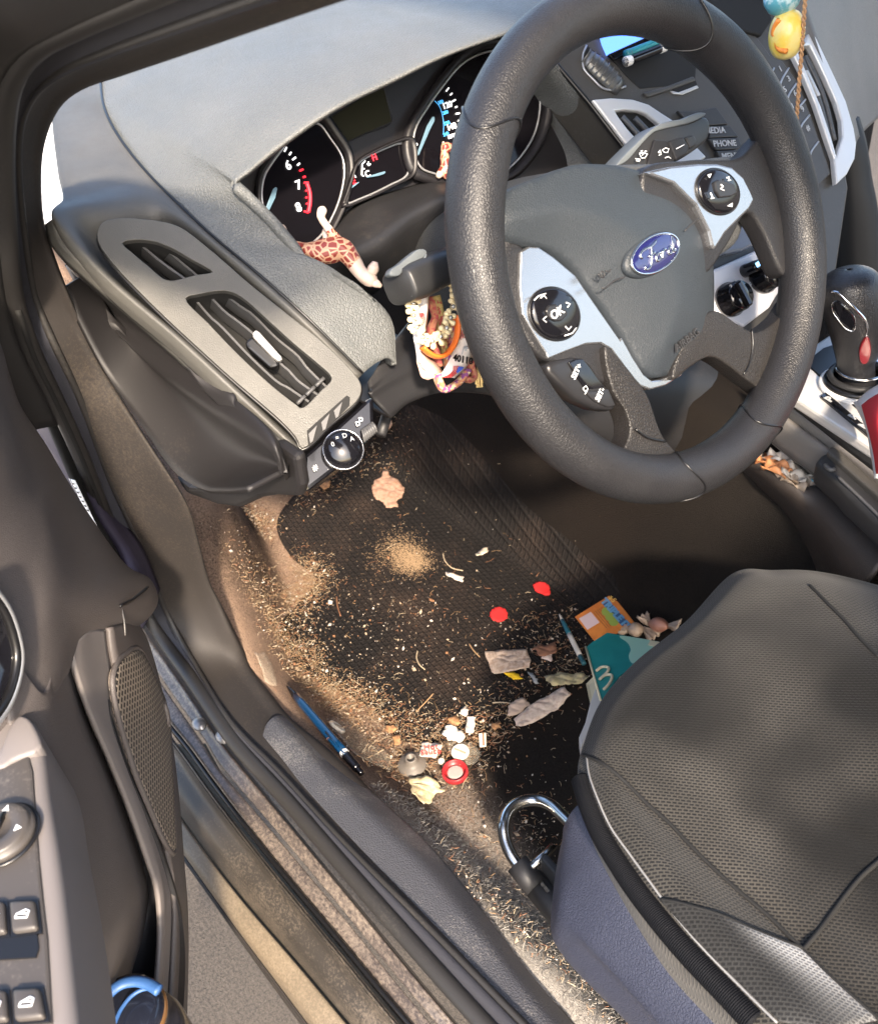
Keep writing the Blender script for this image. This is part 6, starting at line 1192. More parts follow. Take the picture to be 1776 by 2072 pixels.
# game ticket: orange card leaning on the tunnel
tkz = lambda pts, o=0.0: np.array([P(a, b, pl=(tkn, tk0 + tkn * o)) for a, b in zH(pts)])
tk0 = Pf(*zH([(680, 165)])[0], .02); tkn = unit([-.15, .30, .94])
tk = plate('scratch_ticket', tkz([(556, 158), (703, 67), (803, 190), (640, 262)]), mk('orangec', (.60, .20, .035), .5, var=((.40, .11, .02), 60, .4, .65, .7)), None, t=.0012); tag(tk, 'orange scratch ticket with blue lettering and green spots by the teal box', 'ticket')
plate('ticket_panel', tkz([(572, 165), (620, 138), (655, 180), (606, 210)], .0006), mk('pinkc', (.60, .45, .45), .6), tk, t=.0003)
ex = unit(tkz([(765, 188)])[0] - tkz([(685, 100)])[0]); ey = np.cross(tkn, ex)
plate('title_band', tkz([(668, 108), (692, 92), (770, 182), (745, 196)], .0006), mk('bluec', (.03, .09, .20), .5), tk, t=.0003)
text('title', 'TRIPLE IT', .0128, tkz([(719, 145)], .0012)[0], ex, ey, mk('bluel', (.12, .30, .50), .5), tk, bold=.0006)
text('price', '$5', .010, tkz([(706, 86)], .0012)[0], ex, ey, mk('yel', (.7, .45, .1), .5), tk)
mb = MB()
for i in range(3): mb.add(*lathe_geo([(.0062, 0), (.0062, .0005), (.001, .0006)], tkz([(682 + 15 * i, 138 + 20 * i)], .0008)[0], tkn, 16))
mb.build('spots', mk('greenc', (.26, .34, .06), .5), tk, smooth=False)
mb = MB()
for i in range(5): 
    a = tkz([(630 + 8 * i, 140 - 5 * i), (685 + 8 * i, 205 - 5 * i)], .0008); mb.tube([a[0], a[1]], .0004, seg=4)
mb.build('small_print', mk('brownt', (.25, .10, .03), .6), tk)
# wrapped sweets
M['wrap'] = mk('wrap', (.50, .36, .25), .35, coat=.4, bump=('fuzz', 300, .5, .002)); M['wrapp'] = mk('wrapp', (.42, .19, .13), .4, coat=.4, bump=('fuzz', 300, .5, .002))
def sweet(lb_, px, m_, o):
    q = [Pf(a, b, o) for a, b in zH(px)]; ax = q[2] - q[1]
    t = thing('wrapped_sweet', lb_, 'sweet', (q[1] + q[2]) / 2); tube('sweet_body', cat_rom([q[1], (q[1] + q[2]) / 2, q[2]], 14), .0095 * np.sin(np.linspace(.35, 2.8, 14)), m_, t, seg=12)
    for e, f in ((q[0], q[1]), (q[3], q[2])):
        s_ = np.cross(unit(e - f), [0, 0, 1.0]); G_ = np.array([[f + (e - f) * k + s_ * w * (.002 + .009 * k) + A([0, 0, .004 * math.sin(9 * w + 3 * k)]) for w in np.linspace(-1, 1, 14)] for k in np.linspace(0, 1, 6)]); grid('wrapper_twist', G_, M['wrap'], t, .0004)
sweet('pink wrapped sweet with twisted ends behind the teal box', [(830, 150), (855, 185), (930, 195), (975, 190)], M['wrapp'], .03)
sweet('cream wrapped sweet lying against the teal box', [(745, 205), (770, 215), (830, 205), (880, 240)], M['wrap'], .03)
# teal carton with a curved letter mark, standing in front of the seat
ct = thing('teal_carton', 'teal and mint food carton with a cream curved letter mark', 'carton', P(1240, 1360, z=-.50))
M['teal'] = mk('teal', (.012, .22, .205), .5, var=((.02, .27, .25), 40, .4, .6, .5)); M['mint'] = mk('mint', (.36, .60, .46), .5); M['creamt'] = mk('creamt', (.72, .62, .40), .5)
T = {k: P(*zH([q])[0], z=z) for k, q, z in (('a', (600, 282), -.47), ('b', (686, 222), -.475), ('c', (722, 352), -.425), ('d', (660, 497), -.43), ('e', (895, 258), -.46), ('f', (840, 420), -.42), ('g', (625, 260), -.475))}
def slab(nm, pts, m_, t=.0015): 
    return plate(nm, pts, m_, ct, t=t)
n1 = unit(np.cross(T['b'] - T['a'], T['d'] - T['a'])); n1 = n1 if n1 @ (CAM - T['a']) > 0 else -n1
T['c'] = P(*zH([(735, 395)])[0], pl=(n1, T['a'])); n2 = unit(np.cross(T['e'] - T['b'], T['c'] - T['b'])); n2 = n2 if n2 @ (CAM - T['b']) > 0 else -n2
T['f'] = P(*zH([(850, 320)])[0], pl=(n2, T['b'])); T['g'] = P(*zH([(628, 258)])[0], pl=(n1, T['a']))
f1_ = slab('carton_front', [T['a'], T['g'], T['b'], T['c'], T['d']], M['teal'])
f2_ = slab('carton_side', [T['b'], T['e'], T['f'], T['c']], M['teal'])
slab('carton_base', [T['a'] - A([0, 0, .06]), T['b'] - A([0, 0, .05]), T['e'] - A([0, 0, .05]), T['f'] - A([0, 0, .08]), T['d'] - A([0, 0, .08])], M['creamt'])
plate('mint_swirl', cat_rom([P(a, b, pl=(n2, T['b'] + n2 * .0012)) for a, b in zH([(735, 235), (800, 242), (885, 262), (850, 300), (815, 335), (790, 345), (772, 318), (780, 290), (768, 262)])], 40, True), M['mint'], f2_, t=.0006)
plate('pale_corner', [P(a, b, pl=(n2, T['b'] + n2 * .0022)) for a, b in zH([(858, 252), (895, 259), (880, 278), (850, 270)])], M['creamt'], f2_, t=.0006)
mk_ = lambda pts: cat_rom([P(a, b, pl=(n1, T['a'] + n1 * .0014)) for a, b in zH(pts)], 24)
mb = MB(); 
for s in ([(642, 375), (665, 360), (690, 362), (688, 378), (668, 398), (655, 410)], [(655, 410), (680, 392), (702, 392), (704, 408), (690, 432), (672, 450)]): mb.tube(mk_(s), .0016, seg=6)
mb.build('letter_mark', M['creamt'], f1_)
tube('carton_edge', [T['a'] + n1 * .001, T['a'] * .5 + T['d'] * .5 + n1 * .001, T['d'] + n1 * .001], .0012, M['creamt'], ct, seg=6)
pb = [P(a, b, z=z) for (a, b), z in zip(zH([(640, 440), (668, 500), (640, 560), (600, 650), (580, 690), (572, 640), (598, 580), (618, 500)]), [-.50] * 8)]
tag(plate('paper_bag', pb, mk('bagp', (.55, .52, .48), .8), None, t=.02, bevel=.002, nrm=(0, 0, 1)), 'white paper bag wedged between the carton and seat front', 'paper bag')
# ---------------------------------------------------------------- loose dirt: crumbs, grass and fibres nobody could count
def scatter_pts(nodes, per, sig):
    out = []
    for (a, b, wt, s) in nodes:
        c = Pf(a, b); k = rng.poisson(per * wt); out.append(c[:2] + rng.normal(0, sig * s, (k, 2)))
    q = np.vstack(out); q = q[(q[:, 1] < .285)]; return q
def along(pts, n, wt=1, s=1):
    q = np.array([(a, b, 0) for a, b in zF(pts)], float); r = poly_rs(q, n); return [(x, y, wt, s) for x, y, _ in r]
band = [(300, 430), (380, 530), (260, 620), (180, 700), (230, 780), (300, 880), (340, 990), (450, 1060), (600, 1100), (700, 1170), (800, 1240), (950, 1230), (1100, 1240), (1230, 1190)]
nodes = along(band, 60, 1, 1) + along([(60, 170), (120, 250), (150, 290)], 8, 1.2, .6) + along([(300, 150), (380, 60), (470, 10)], 8, .5, 1) + along([(560, -60), (700, -140), (800, -190)], 10, .6, 1.3) + along([(1400, 700), (1480, 780), (1550, 880), (1420, 1000), (1250, 1180)], 20, .5, 1.5) + along([(620, 1300), (760, 1400), (1000, 1460), (1150, 1330)], 16, .9, 1.1)
lev = [(a, b, 1.1, 1.2) for a, b in zH([(60, 1200), (130, 1250), (200, 1300), (260, 1380), (320, 1450), (380, 1520), (440, 1600), (500, 1680), (560, 1760), (380, 1000), (370, 1080), (330, 1030), (420, 1060)])] 
M['straw'] = mk('straw', (.30, .19, .10), .8); M['straw2'] = mk('straw2', (.22, .10, .05), .8); M['straw3'] = mk('straw3', (.40, .32, .22), .8)
mb = MB(); pts = np.vstack([scatter_pts(nodes, 40, .019), scatter_pts(lev, 25, .030), scatter_pts([(a, b, 1, 1) for a, b in zF([(700, 300), (900, 600), (1100, 500), (600, 800), (900, 900), (1200, 700)])], 35, .09)])
zz = fz(pts[:, 0], pts[:, 1]) + .006
for (x, y), z in zip(pts, zz):
    L_s = rng.uniform(.002, .008) * (1 if rng.random() > .10 else 2.2); a = rng.uniform(0, 6.28); b = a + rng.normal(0, .6); h = rng.uniform(0, .006)
    p = A([x, y, z + rng.uniform(0, .004)]); m_ = p + A([math.cos(a), math.sin(a), .3]) * L_s * .5; e = m_ + A([math.cos(b), math.sin(b), -.2]) * L_s * .5
    mb.tube([p, m_, e], rng.uniform(.00016, .00036), int(rng.integers(0, 3)), seg=3, cap=False)
tag(mb.build('dried_grass', [M['straw'], M['straw2'], M['straw3']], None, smooth=False), 'dried grass and straw fibres around the edges of the floor mat', 'dried grass', kind='stuff')
mb = MB(); M['crumb'] = mk('crumb', (.36, .28, .20), .9); M['crumb2'] = mk('crumb2', (.48, .43, .38), .8); M['crumb3'] = mk('crumb3', (.24, .12, .06), .9)
cn_ = [(a, b, w_, s) for (a, b), w_, s in zip(zF([(330, 720), (450, 750), (300, 800), (650, 620), (760, 650), (700, 730), (850, 700), (930, 730), (800, 880), (700, 950), (950, 560), (1100, 300), (880, 200), (550, 420), (1450, 720), (1480, 900), (700, 1080), (600, 1000), (450, 950), (1000, 850), (1050, 1000), (520, 640), (960, 1080)]), [3, 2, 3, 1.5, 1.5, 1.5, 1.2, 1.4, 1, 1, .8, .7, .5, 1, 2.2, 2.0, 1.2, 1.2, 1.6, .8, .8, 1.3, 1], [1, 1.1, 1, 1.2, 1.2, 1.2, 1.1, .8, 1.4, 1.4, 1.2, 1.5, 1.6, 1.4, 1.2, 1.2, 1.2, 1.2, 1.2, 1.3, 1.5, 1.3, 1.3])]
pts = np.vstack([scatter_pts(cn_, 34, .037), scatter_pts(nodes, 16, .020), scatter_pts(lev, 40, .026)]); zz = fz(pts[:, 0], pts[:, 1]) + .0065
for (x, y), z in zip(pts, zz):
    r = .00045 * math.exp(abs(rng.normal(0, .75))); r = min(r, .0034); c = A([x, y, z + r * .4]); q = rng.normal(0, 1, (3, 3)); q, _ = np.linalg.qr(q); s = r * rng.uniform(.5, 1.3, 3); s[2] *= .6
    V = [c + q[0] * s[0], c - q[0] * s[0], c + q[1] * s[1], c - q[1] * s[1], c + q[2] * s[2], c - q[2] * s[2]]
    mb.add(V, [(0, 2, 4), (2, 1, 4), (1, 3, 4), (3, 0, 4), (2, 0, 5), (1, 2, 5), (3, 1, 5), (0, 3, 5)], int(rng.choice(3, p=[.45, .3, .25])))
tag(mb.build('crumbs', [M['crumb'], M['crumb2'], M['crumb3']], None, smooth=False), 'pale crumbs and grit scattered over the black floor mat', 'crumbs', kind='stuff')
# heel spot and sandy drifts as thin layers of loose sand
def drift(name, lb_, px, seed, h=.003, o=.006, m_=None):
    out = solid_on_floor(px, o); n_ = fnorm(out.mean(0)); ph = np.random.default_rng(seed).uniform(0, 6, 3)
    tag(pillow(name, out, h, .03, m_ or M['heel'], None, t=.003, nrm=n_, step=.004, N=70, hf=lambda v: .0008 * math.sin(300 * v[0] + ph[0]) * math.sin(270 * v[1] + ph[1])), lb_, 'sand', kind='stuff')
mb = MB()
def sand(nodes, per, sig, rr=.0007):
    q = scatter_pts(nodes, per, sig); z = fz(q[:, 0], q[:, 1]) + .0064
    for (x, y), zz_ in zip(q, z):
        r = rr * rng.uniform(.5, 1.5); c = A([x, y, zz_]); a = rng.uniform(0, 6.28); d = [c + r * A([math.cos(a + k), math.sin(a + k), 0]) for k in (0, 2.1, 4.2)]
        mb.add(d + [c + A([0, 0, r])], [(0, 1, 3), (1, 2, 3), (2, 0, 3)], 0)
sand([(a, b, w_, s) for (a, b), w_, s in zip(zF([(790, 390), (835, 400), (815, 435), (750, 365), (860, 440), (770, 330), (700, 420)]), (1, 1.1, 1, .6, .8, .35, .2), (.8, .8, .7, 1, .7, 1.1, 1.4))], 900, .016)
sand(along(band[:9], 40, 1, 1), 170, .017)
tag(mb.build('loose_sand', mk('sandm', (.25, .17, .10), .95), None, smooth=False), 'loose tan sand in the worn heel spot and along the mat edge', 'sand', kind='stuff')
# pale matted lint on the carpet beside the seat
mb = MB(); k_ = 7000; lx = rng.uniform(-.34, .13, k_); ly = .245 + rng.normal(0, .035, k_) - .05 * np.clip(lx, 0, 1); ok = (ly < .288) & (ly > .10); lx, ly = lx[ok], ly[ok]; lz = fz(lx, ly) + .0008
for x, y, z in zip(lx, ly, lz):
    a = rng.uniform(0, 6.28); b = a + rng.normal(0, .9); L_s = rng.uniform(.001, .0042); p = A([x, y, z + rng.uniform(0, .002)]); m_ = p + L_s * A([math.cos(a), math.sin(a), .25]); e = m_ + L_s * A([math.cos(b), math.sin(b), -.2])
    mb.tube([p, m_, e], rng.uniform(.0001, .00022), int(rng.integers(0, 2)), seg=3, cap=False)
tag(mb.build('lint', [mk('lint1', (.32, .30, .27), .9), mk('lint2', (.20, .18, .155), .9)], None, smooth=False), 'pale grey lint matted into the carpet beside the seat', 'lint', kind='stuff')
# a few long bent stalks
for i, (q, lb_) in enumerate((([(975, 368), (985, 405), (1020, 440), (1070, 452)], 'thin curved stalk left of the paper strip'), ([(855, 832), (850, 865), (865, 900), (890, 922)], 'thin curved stalk in the middle of the mat'), ([(848, 1122), (890, 1080), (930, 1036)], 'straight twig low on the mat'), ([(470, 575), (475, 620), (490, 668)], 'reddish stalk on the left of the mat'), ([(1100, 800), (1120, 830), (1150, 862)], 'short dark twig left of the napkin scrap'), ([(1210, 1080), (1260, 1078), (1310, 1085)], 'pale stem end left of the folded napkin'))):
    tag(tube('bent_stalk', cat_rom([Pf(a, b, .009) for a, b in zF(q)], 16), .0008, M['straw2' if i == 3 else 'straw3' if i < 2 or i == 5 else 'straw'], None, seg=6), lb_, 'twig')
# ---------------------------------------------------------------- lanyards hanging under the stalk
lp0 = s_pl - WN * .012
LP = lambda pts, o=0.0: np.array([P(a, b, pl=(WN, lp0 + WN * o)) for a, b in zL(pts)])
rib = thing('flag_lanyard', 'white ribbon lanyard printed with small flags hanging by the column', 'lanyard', LP([(700, 1000)])[0])
M['ribm'] = mk('ribm', (.78, .74, .70), .75, bump=('fuzz', 900, .2), var=((.62, .55, .50), 70, .45, .65, .6)); M['pinkr'] = mk('pinkr', (.62, .42, .34), .75)
def ribbon(nm, left, right, m_, o, par, n=30, bow=.004):
    a, b = cat_rom(LP(left, o), n), cat_rom(LP(right, o), n); return grid(nm, np.array([a, a * .5 + b * .5 + WN * bow, b]), m_, par, .0008)
ra = ribbon('ribbon', [(500, 840), (480, 1000), (440, 1130), (440, 1280), (470, 1450), (480, 1580)], [(622, 835), (610, 1000), (598, 1120), (575, 1270), (530, 1420), (510, 1590)], M['ribm'], .0, rib)
rb = ribbon('ribbon', [(475, 1560), (500, 1640), (535, 1735), (600, 1765)], [(525, 1430), (620, 1520), (720, 1600), (780, 1690)], M['pinkr'], .003, rib)
rc_ = ribbon('ribbon', [(905, 960), (940, 1080), (930, 1250), (895, 1420), (830, 1560), (760, 1680), (720, 1720)], [(1010, 970), (1055, 1150), (1090, 1330), (1110, 1440), (1075, 1560), (1000, 1650), (900, 1745)], M['ribm'], .008, rib)
M['flagr'] = mk('flagr', (.50, .05, .05), .7); M['flagb'] = mk('flagb', (.04, .08, .40), .7)
mb = MB()
for k in range(5): mb.tube(cat_rom(LP([(972 + 22 * k, 1070 - 1 * k), (995 + 20 * k, 1150), (985 + 20 * k, 1230), (960 + 24 * k, 1310 - 6 * k)], .0135), 14), .00042, 0, seg=5)
for k in range(4): mb.tube(cat_rom(LP([(888 + 17 * k, 1608), (885 + 17 * k, 1660), (840 + 20 * k, 1705), (760 + 30 * k, 1738)], .0130), 12), .0004, 0, seg=5)
for k in range(4): mb.tube(cat_rom(LP([(505 + 15 * k, 1015), (525 + 14 * k, 1060), (520 + 15 * k, 1110), (500 + 16 * k, 1160)], .0055), 10), .00035, 0, seg=5)
mb.build('flag_stripes', M['flagr'], rib)
plate('flag_corner', LP([(945, 1615), (1002, 1622), (985, 1650), (930, 1690), (915, 1672)], .0135), M['flagb'], rib, t=.0005)
tx2 = unit(LP([(1048, 1550)])[0] - LP([(935, 1525)])[0]); text('printed_number', '40110', .0075, LP([(990, 1540)], .0138)[0], tx2, np.cross(WN, tx2), M['black'], rib, bold=.0002)
mb = MB(); mb.tube(cat_rom(LP([(980, 1480), (1010, 1390), (1020, 1450), (1035, 1390), (1045, 1420)], .0135), 16), .0005, seg=5); mb.tube(cat_rom(LP([(500, 1555), (530, 1580), (545, 1620), (580, 1650)], .0085), 10), .0007, seg=5); mb.build('grey_mark', M['printg'], rib)
# cream bone bead necklace
neck = thing('bead_necklace', 'cream bone bead necklace looped over the lanyard ribbon', 'necklace', LP([(600, 1200)])[0]); M['bone'] = mk('bone', (.72, .60, .36), .45, sheen=.2)
pth = cat_rom(LP([(840, 560), (880, 680), (920, 790), (890, 900), (850, 1000), (830, 1120), (790, 1200), (740, 1270), (690, 1330), (600, 1330), (520, 1280), (460, 1170), (430, 1060), (420, 950), (450, 860)], .016), 48)
tube('necklace_cord', pth, .0012, M['bone'], neck, seg=6)
M['bead'] = mk('bead', (.40, .40, .38), .25, metal=.6)
for i in range(0, 47, 1):
    t_ = unit(pth[i + 1] - pth[i]); s_ = unit(np.cross(t_, WN)); s_ = unit(s_ + rng.normal(0, .25, 3))
    mb = MB()
    if i % 2 == 0:
        L_b = rng.uniform(.0050, .0066); q = [pth[i] + s_ * k * L_b + WN * .001 for k in np.linspace(-1, 1, 9)]; mb.tube(q, [.0012, .0024, .0022, .0014, .0013, .0014, .0022, .0024, .0012], seg=8); mb.build('bone_bead', M['bone'], neck)
    elif i % 4 == 1:
        mb.add(*lathe_geo([(.0004, -.0018), (.0014, -.0013), (.002, 0), (.0014, .0013), (.0004, .0018)], pth[i] + WN * .002, t_, 10)); mb.build('round_bead', M['bead'], neck)
# cream upper bunch of the necklace
rb2 = ribbon('ribbon', [(790, 480), (820, 640), (850, 780), (880, 940), (905, 1000)], [(930, 560), (950, 680), (975, 800), (1000, 930), (1015, 1010)], mk('creamr', (.72, .58, .36), .7, bump=('fuzz', 300, .6, .002)), .004, rib)
# orange band, woven bracelets, tassel
ob = tube('orange_band', cat_rom(LP([(905, 1050), (930, 1150), (915, 1300), (860, 1420), (780, 1495), (680, 1500), (590, 1450), (540, 1400)], .013), 36), .0042, mk('orangeb', (.75, .16, .02), .45), None, seg=10, ell=(.45, 1), up=WN); tag(ob, 'orange rubber band hanging inside the lanyard loop', 'wristband')
def woven(name, c1, c2, c3, sc):
    m = mk(name, c1, .85, bump=('fuzz', 700, .6, .001)); t = m.node_tree; N = t.nodes; tc = N.new('ShaderNodeTexCoord'); v = N.new('ShaderNodeTexVoronoi'); v.inputs['Scale'].default_value = sc; t.links.new(tc.outputs['Object'], v.inputs['Vector'])
    cr = N.new('ShaderNodeValToRGB'); cr.color_ramp.interpolation = 'CONSTANT'; e = cr.color_ramp.elements; e[0].color = (*c1, 1); e[1].position = .40; e[1].color = (*c2, 1); x = e.new(.66); x.color = (*c3, 1)
    sp = N.new('ShaderNodeSeparateColor'); t.links.new(v.outputs['Color'], sp.inputs[0]); t.links.new(sp.outputs[0], cr.inputs[0]); t.links.new(cr.outputs[0], N['Principled BSDF'].inputs['Base Color']); return m
W1 = woven('weave1', (.24, .19, .07), (.22, .04, .03), (.30, .22, .08), 420); W2 = woven('weave2', (.55, .44, .26), (.22, .06, .20), (.46, .20, .10), 420); W3 = woven('weave3', (.28, .05, .05), (.36, .15, .08), (.30, .12, .07), 420)
for q, m_, lb_, o in (([(690, 830), (720, 960), (745, 1080), (735, 1230), (770, 1380), (800, 1480)], W1, 'olive and red woven bracelet behind the bead necklace', .002), ([(650, 840), (665, 960), (690, 1060), (640, 1200), (650, 1330), (700, 1500), (720, 1620)], W3, 'dark red woven bracelet behind the bead necklace', -.002), ([(700, 1690), (720, 1770), (780, 1870), (850, 1850), (940, 1790), (1010, 1700), (1040, 1660)], W2, 'cream and purple woven bracelet at the bottom of the lanyards', .006), ([(860, 1160), (850, 1300), (830, 1420), (820, 1560), (850, 1700)], W2, 'purple and orange woven bracelet inside the orange band', .0), ([(1010, 1740), (1070, 1765), (1105, 1720), (1080, 1640), (1060, 1560)], W3, 'pink woven loop right of the flag ribbon', .006)):
    tag(tube('woven_bracelet', cat_rom(LP(q, o), 36), .0055, m_, None, seg=10, ell=(.5, 1), up=WN), lb_, 'bracelet')
mb = MB(); 
for k in range(16):
    u0 = rng.uniform(-1, 1); q = LP([(1110, 1440), (1140, 1530), (1165 + 14 * u0, 1640), (1172 + 40 * u0, 1830 + rng.uniform(-40, 30))], .006 + .004 * rng.uniform(-1, 1)); mb.tube(cat_rom(q, 12), .0009, seg=5)
tag(mb.build('yellow_tassel', mk('tassel', (.66, .48, .20), .8), None), 'straw yellow tassel hanging right of the flag lanyard', 'tassel')
# ---------------------------------------------------------------- giraffe figures
def giraffe(label, chains, white_pts, ears, vox, sc, plane, conv, voron):
    mbg = MB(); PP = lambda pts: [P(a, b, pl=(plane[0], plane[1] + plane[0] * o)) for (a, b), o in zip(conv([(x, y) for x, y, _, _ in pts]), [o for _, _, _, o in pts])]
    for ch in chains:
        q = PP(ch); r = [k[2] for k in ch]; n_ = 26; qq = cat_rom(q, n_); rr = np.interp(np.linspace(0, 1, n_), np.linspace(0, 1, len(r)), r); mbg.add(*tube_geo(qq, rr, seg=12))
        for e, s in ((qq[0], rr[0]), (qq[-1], rr[-1])): mbg.add(*lathe_geo([(s * .05, -s * .95), (s * .7, -s * .7), (s, 0), (s * .7, s * .7), (s * .05, s * .95)], e, (0, 0, 1), 12))
    o = mbg.build('giraffe_tmp', M['white']); md = o.modifiers.new('r', 'REMESH'); md.mode = 'VOXEL'; md.voxel_size = vox; sm = o.modifiers.new('sm', 'SMOOTH'); sm.iterations = 3; sm.factor = .5
    dg = bpy.context.evaluated_depsgraph_get(); dg.update(); me = bpy.data.meshes.new_from_object(o.evaluated_get(dg)); off = WP[o.name].copy()
    V = np.array([v.co for v in me.vertices]) + off; F = [tuple(p.vertices) for p in me.polygons]; bpy.data.objects.remove(o)
    wp_ = np.array(PP([(x, y, 0, o_) for x, y, _, o_ in white_pts])); wr = np.array([k[2] for k in white_pts]); cen = np.array([V[list(f)].mean(0) for f in F])
    fm_ = (np.linalg.norm(cen[:, None] - wp_[None], axis=2) < wr[None]).any(1).astype(int)
    t = thing('giraffe_figure', label, 'toy', cen.mean(0)); mesh('giraffe_body', V, F, None, t, mats=[voron, M['gcream']], fmat=fm_)
    for e in ears:
        q = PP(e); tube('ear' if len(e) == 3 else 'horn', cat_rom(q, 8), np.interp(np.linspace(0, 1, 8), np.linspace(0, 1, len(e)), [k[2] for k in e]), M['gcream'], t, seg=8)
    return t
M['gcream'] = mk('gcream', (.55, .43, .36), .4)
gv = mk('giraffe_coat', (.23, .035, .025), .4); t_ = gv.node_tree; N_ = t_.nodes; tc = N_.new('ShaderNodeTexCoord'); v_ = N_.new('ShaderNodeTexVoronoi'); v_.feature = 'DISTANCE_TO_EDGE'; v_.inputs['Scale'].default_value = 185; t_.links.new(tc.outputs['Object'], v_.inputs['Vector'])
cr_ = N_.new('ShaderNodeValToRGB'); cr_.color_ramp.elements[0].color = (.50, .30, .19, 1); cr_.color_ramp.elements[0].position = .085; cr_.color_ramp.elements[1].color = (.21, .03, .022, 1); cr_.color_ramp.elements[1].position = .13; t_.links.new(v_.outputs['Distance'], cr_.inputs[0]); t_.links.new(cr_.outputs[0], N_['Principled BSDF'].inputs['Base Color'])
gpl = (unit(CAM - P(690, 540, x=.19)), P(690, 540, x=.185))
giraffe('toy giraffe lying on its side along the dashboard edge', [
    [(560, 1415, 0.0061, .004), (640, 1425, 0.0096, .004), (720, 1415, 0.0102, .005), (790, 1405, 0.0090, .005), (850, 1465, 0.0072, .006), (900, 1540, 0.0061, .007), (945, 1600, 0.0049, .008)],
    [(600, 1420, 0.0070, .002), (520, 1390, 0.0048, .002), (465, 1365, 0.0034, .002), (430, 1325, 0.0029, .0), (405, 1285, 0.0032, .0), (398, 1272, 0.0038, .0)],
    [(770, 1390, 0.0075, .002), (745, 1335, 0.0051, .002), (700, 1265, 0.0035, .002), (665, 1215, 0.0030, .004), (655, 1185, 0.0030, .005), (664, 1155, 0.0039, .005)],
    [(700, 1400, 0.0058, -.006), (695, 1340, 0.0036, -.008), (685, 1290, 0.0029, -.008)],
    [(920, 1570, 0.0052, .008), (960, 1590, 0.0061, .009), (985, 1610, 0.0055, .009), (960, 1612, 0.0046, .008)],
    ], [(400, 1275, .012, 0), (430, 1325, .008, 0), (664, 1160, .014, .005), (655, 1210, .010, .004), (970, 1595, .0165, .009), (935, 1600, .008, .009), (690, 1315, .011, -.008)],
    [[(985, 1570, .0038, .010), (1002, 1520, .0048, .010), (1010, 1488, .0022, .010)], [(985, 1615, .0034, .010), (1020, 1632, .0036, .010), (1052, 1650, .0014, .010)]], .0008, 1, gpl, zK, gv)
gpl2 = (cn, c_p + cn * .016)  # second giraffe shape, modelled as a solid figure before the dial
giraffe('small giraffe figure sitting upright in front of the speedometer', [
    [(1478, 905, .0065, .0), (1470, 850, .0052, .001), (1462, 790, .0040, .001), (1466, 735, .0036, .001)], [(1466, 735, .0042, .001), (1495, 742, .0042, .001), (1525, 756, .0032, .001)], [(1470, 880, .005, 0), (1440, 905, .004, 0), (1425, 925, .003, 0)], [(1485, 880, .0055, 0), (1515, 905, .0045, 0), (1528, 930, .003, 0)]],
    [(1425, 925, .004, 0), (1528, 932, .004, 0)], [[(1460, 728, .0016, .001), (1455, 712, .0016, .001), (1452, 702, .0006, .001)]], .0009, 1, gpl2, zK, gv)
# ---------------------------------------------------------------- charm on a cord from the mirror
hx = dict(y=-.22); RP = lambda pts: np.array([P(a, b, **hx) for a, b in zR(pts)])
ch = thing('hanging_charm', 'yellow oval charm and blue bead hanging on a braided cord', 'charm', RP([(445, 330)])[0]); M['yellow'] = mk('yellow', (.80, .58, .10), .35, coat=.3, var=((.75, .66, .28), 60, .45, .6, .7)); M['aqua'] = mk('aqua', (.10, .34, .40), .3, var=((.55, .66, .66), 90, .5, .6, .8))
ca, cb = RP([(470, 95)])[0], RP([(425, 600)])[0]; axc = cb - ca; tube('charm_body', [ca + axc * f for f in np.linspace(0, 1, 22)], .0142 * np.sqrt(np.clip(1 - (2 * np.linspace(0.01, .99, 22) - 1) ** 2, 0, 1)) ** .8, M['yellow'], ch, seg=24)
vc = unit(CAM - (ca + cb) / 2)
tube('charm_band', cat_rom(RP([(370, 200), (330, 270), (315, 340), (350, 380), (345, 440), (380, 500), (450, 520)]) + vc * .014, 24), .0022, mk('charm_orange', (.75, .25, .04), .4), ch, seg=8)
lathe('blue_bead', [(.001, -.013), (.009, -.010), (.0135, -.004), (.0145, 0), (.0135, .004), (.009, .010), (.001, .013)], RP([(400, -10)])[0], (0, 0, 1), M['aqua'], ch, seg=30)
M['cord'] = mk('cord', (.42, .24, .12), .8); path = cat_rom(RP([(640, -150), (636, 0), (622, 200), (610, 380), (598, 560), (578, 800), (565, 1000), (550, 1200), (540, 1390)]), 90)
for s in (0, math.pi): 
    q = [p + .0010 * (math.cos(i * .9 + s) * A([1, 0, 0]) + math.sin(i * .9 + s) * A([0, 1, 0])) for i, p in enumerate(path)]; tube('cord_strand', q, .0010, M['cord'], ch, seg=6)
tube('cord_link', cat_rom(RP([(470, 90), (480, 60), (430, 30)]), 8), .0008, M['chrome'], ch, seg=6)
tube('cord_loop', cat_rom(RP([(540, 1390), (620, 1660), (690, 1760), (715, 1900), (700, 2060), (690, 2200)]), 30), .0036, mk('cordo', (.55, .30, .10), .7), ch, seg=8)
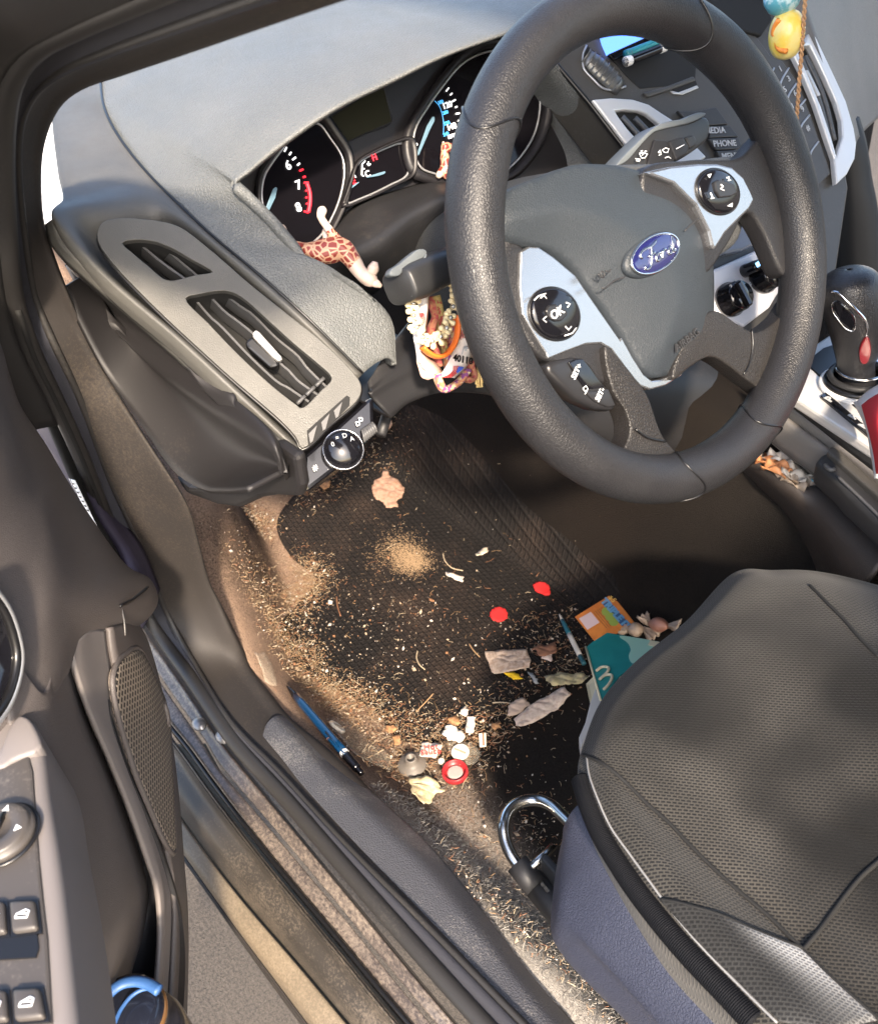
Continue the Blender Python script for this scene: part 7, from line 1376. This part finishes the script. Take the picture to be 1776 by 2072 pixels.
# pens left on the screen tray
def spen(nm, lb_, a, b, r, m1, m2):
    q = SPl(zT([a, b]), .007); t = thing(nm, lb_, 'pen', q.mean(0)); tube('barrel', poly_rs(q, 6), r, m1, t, seg=12)
    for e, f in ((0, .12), (.86, 1)): tube('pen_band', [q[0] * (1 - k) + q[1] * k for k in np.linspace(e, f, 4)], r * 1.06, m2, t, seg=12)
spen('tray_pen', 'teal pen lying in the tray under the screen', (612, 408), (885, 300), .0038, mk('teals', (.02, .22, .26), .3), mk('tealt', (.02, .17, .2), .3))
spen('tray_pen', 'black pen with white ends lying in the screen tray', (612, 462), (905, 348), .0044, M['gloss'], M['white'])
# coins, wrappers and scraps heaped in the console tray
mi = [(330, 1330), (380, 1370), (420, 1400), (470, 1420), (500, 1450), (540, 1440), (580, 1420), (540, 1480), (440, 1340), (600, 1470)]
for i, (q, col_, lb_) in enumerate(zip(mi, ((.4, .3, .22), (.5, .2, .08), (.55, .24, .1), (.4, .32, .2), (.25, .18, .12), (.5, .45, .38), (.45, .42, .36), (.3, .24, .18), (.55, .5, .45), (.4, .36, .3)), ('tan scrap at the front of the console tray', 'rust coloured wrapper at the front of the console tray', 'bright orange wrapper in the console tray', 'tan wrapper behind the orange one in the console tray', 'dark brown scrap in the console tray', 'pale cellophane in the middle of the console tray', 'grey cellophane at the back of the console tray', 'brown scrap at the tray edge facing the seat', 'white slip along the upper edge of the console tray', 'grey scrap beside the blue foil in the tray'))):
    c = P(*zS([q])[0], z=-.312 + .004 * (i % 3)); G_ = np.array([[c + A([u * .014, v * .009, .006 * math.sin(3 * u + i) * math.cos(4 * v + 2 * i)]) for u in np.linspace(-1, 1, 10)] for v in np.linspace(-1, 1, 8)])
    tag(grid('tray_scrap', G_, mk('scrap', col_, .45, coat=.3, bump=('fuzz', 400, .4, .002)), None, .0006), lb_, 'scrap', 'scraps in the console tray')
c = P(*zS([(672, 1455)])[0], z=-.305); tag(plate('blue_foil', [c + A([a, b, 0]) for a, b in ((-.008, -.008), (.007, -.009), (.010, .004), (.001, .010), (-.009, .005))], mk('foilb', (.25, .55, .70), .25, metal=.5), None, t=.002, bevel=.0006), 'shiny pale blue foil at the end of the console tray', 'foil')
# ---------------------------------------------------------------- end
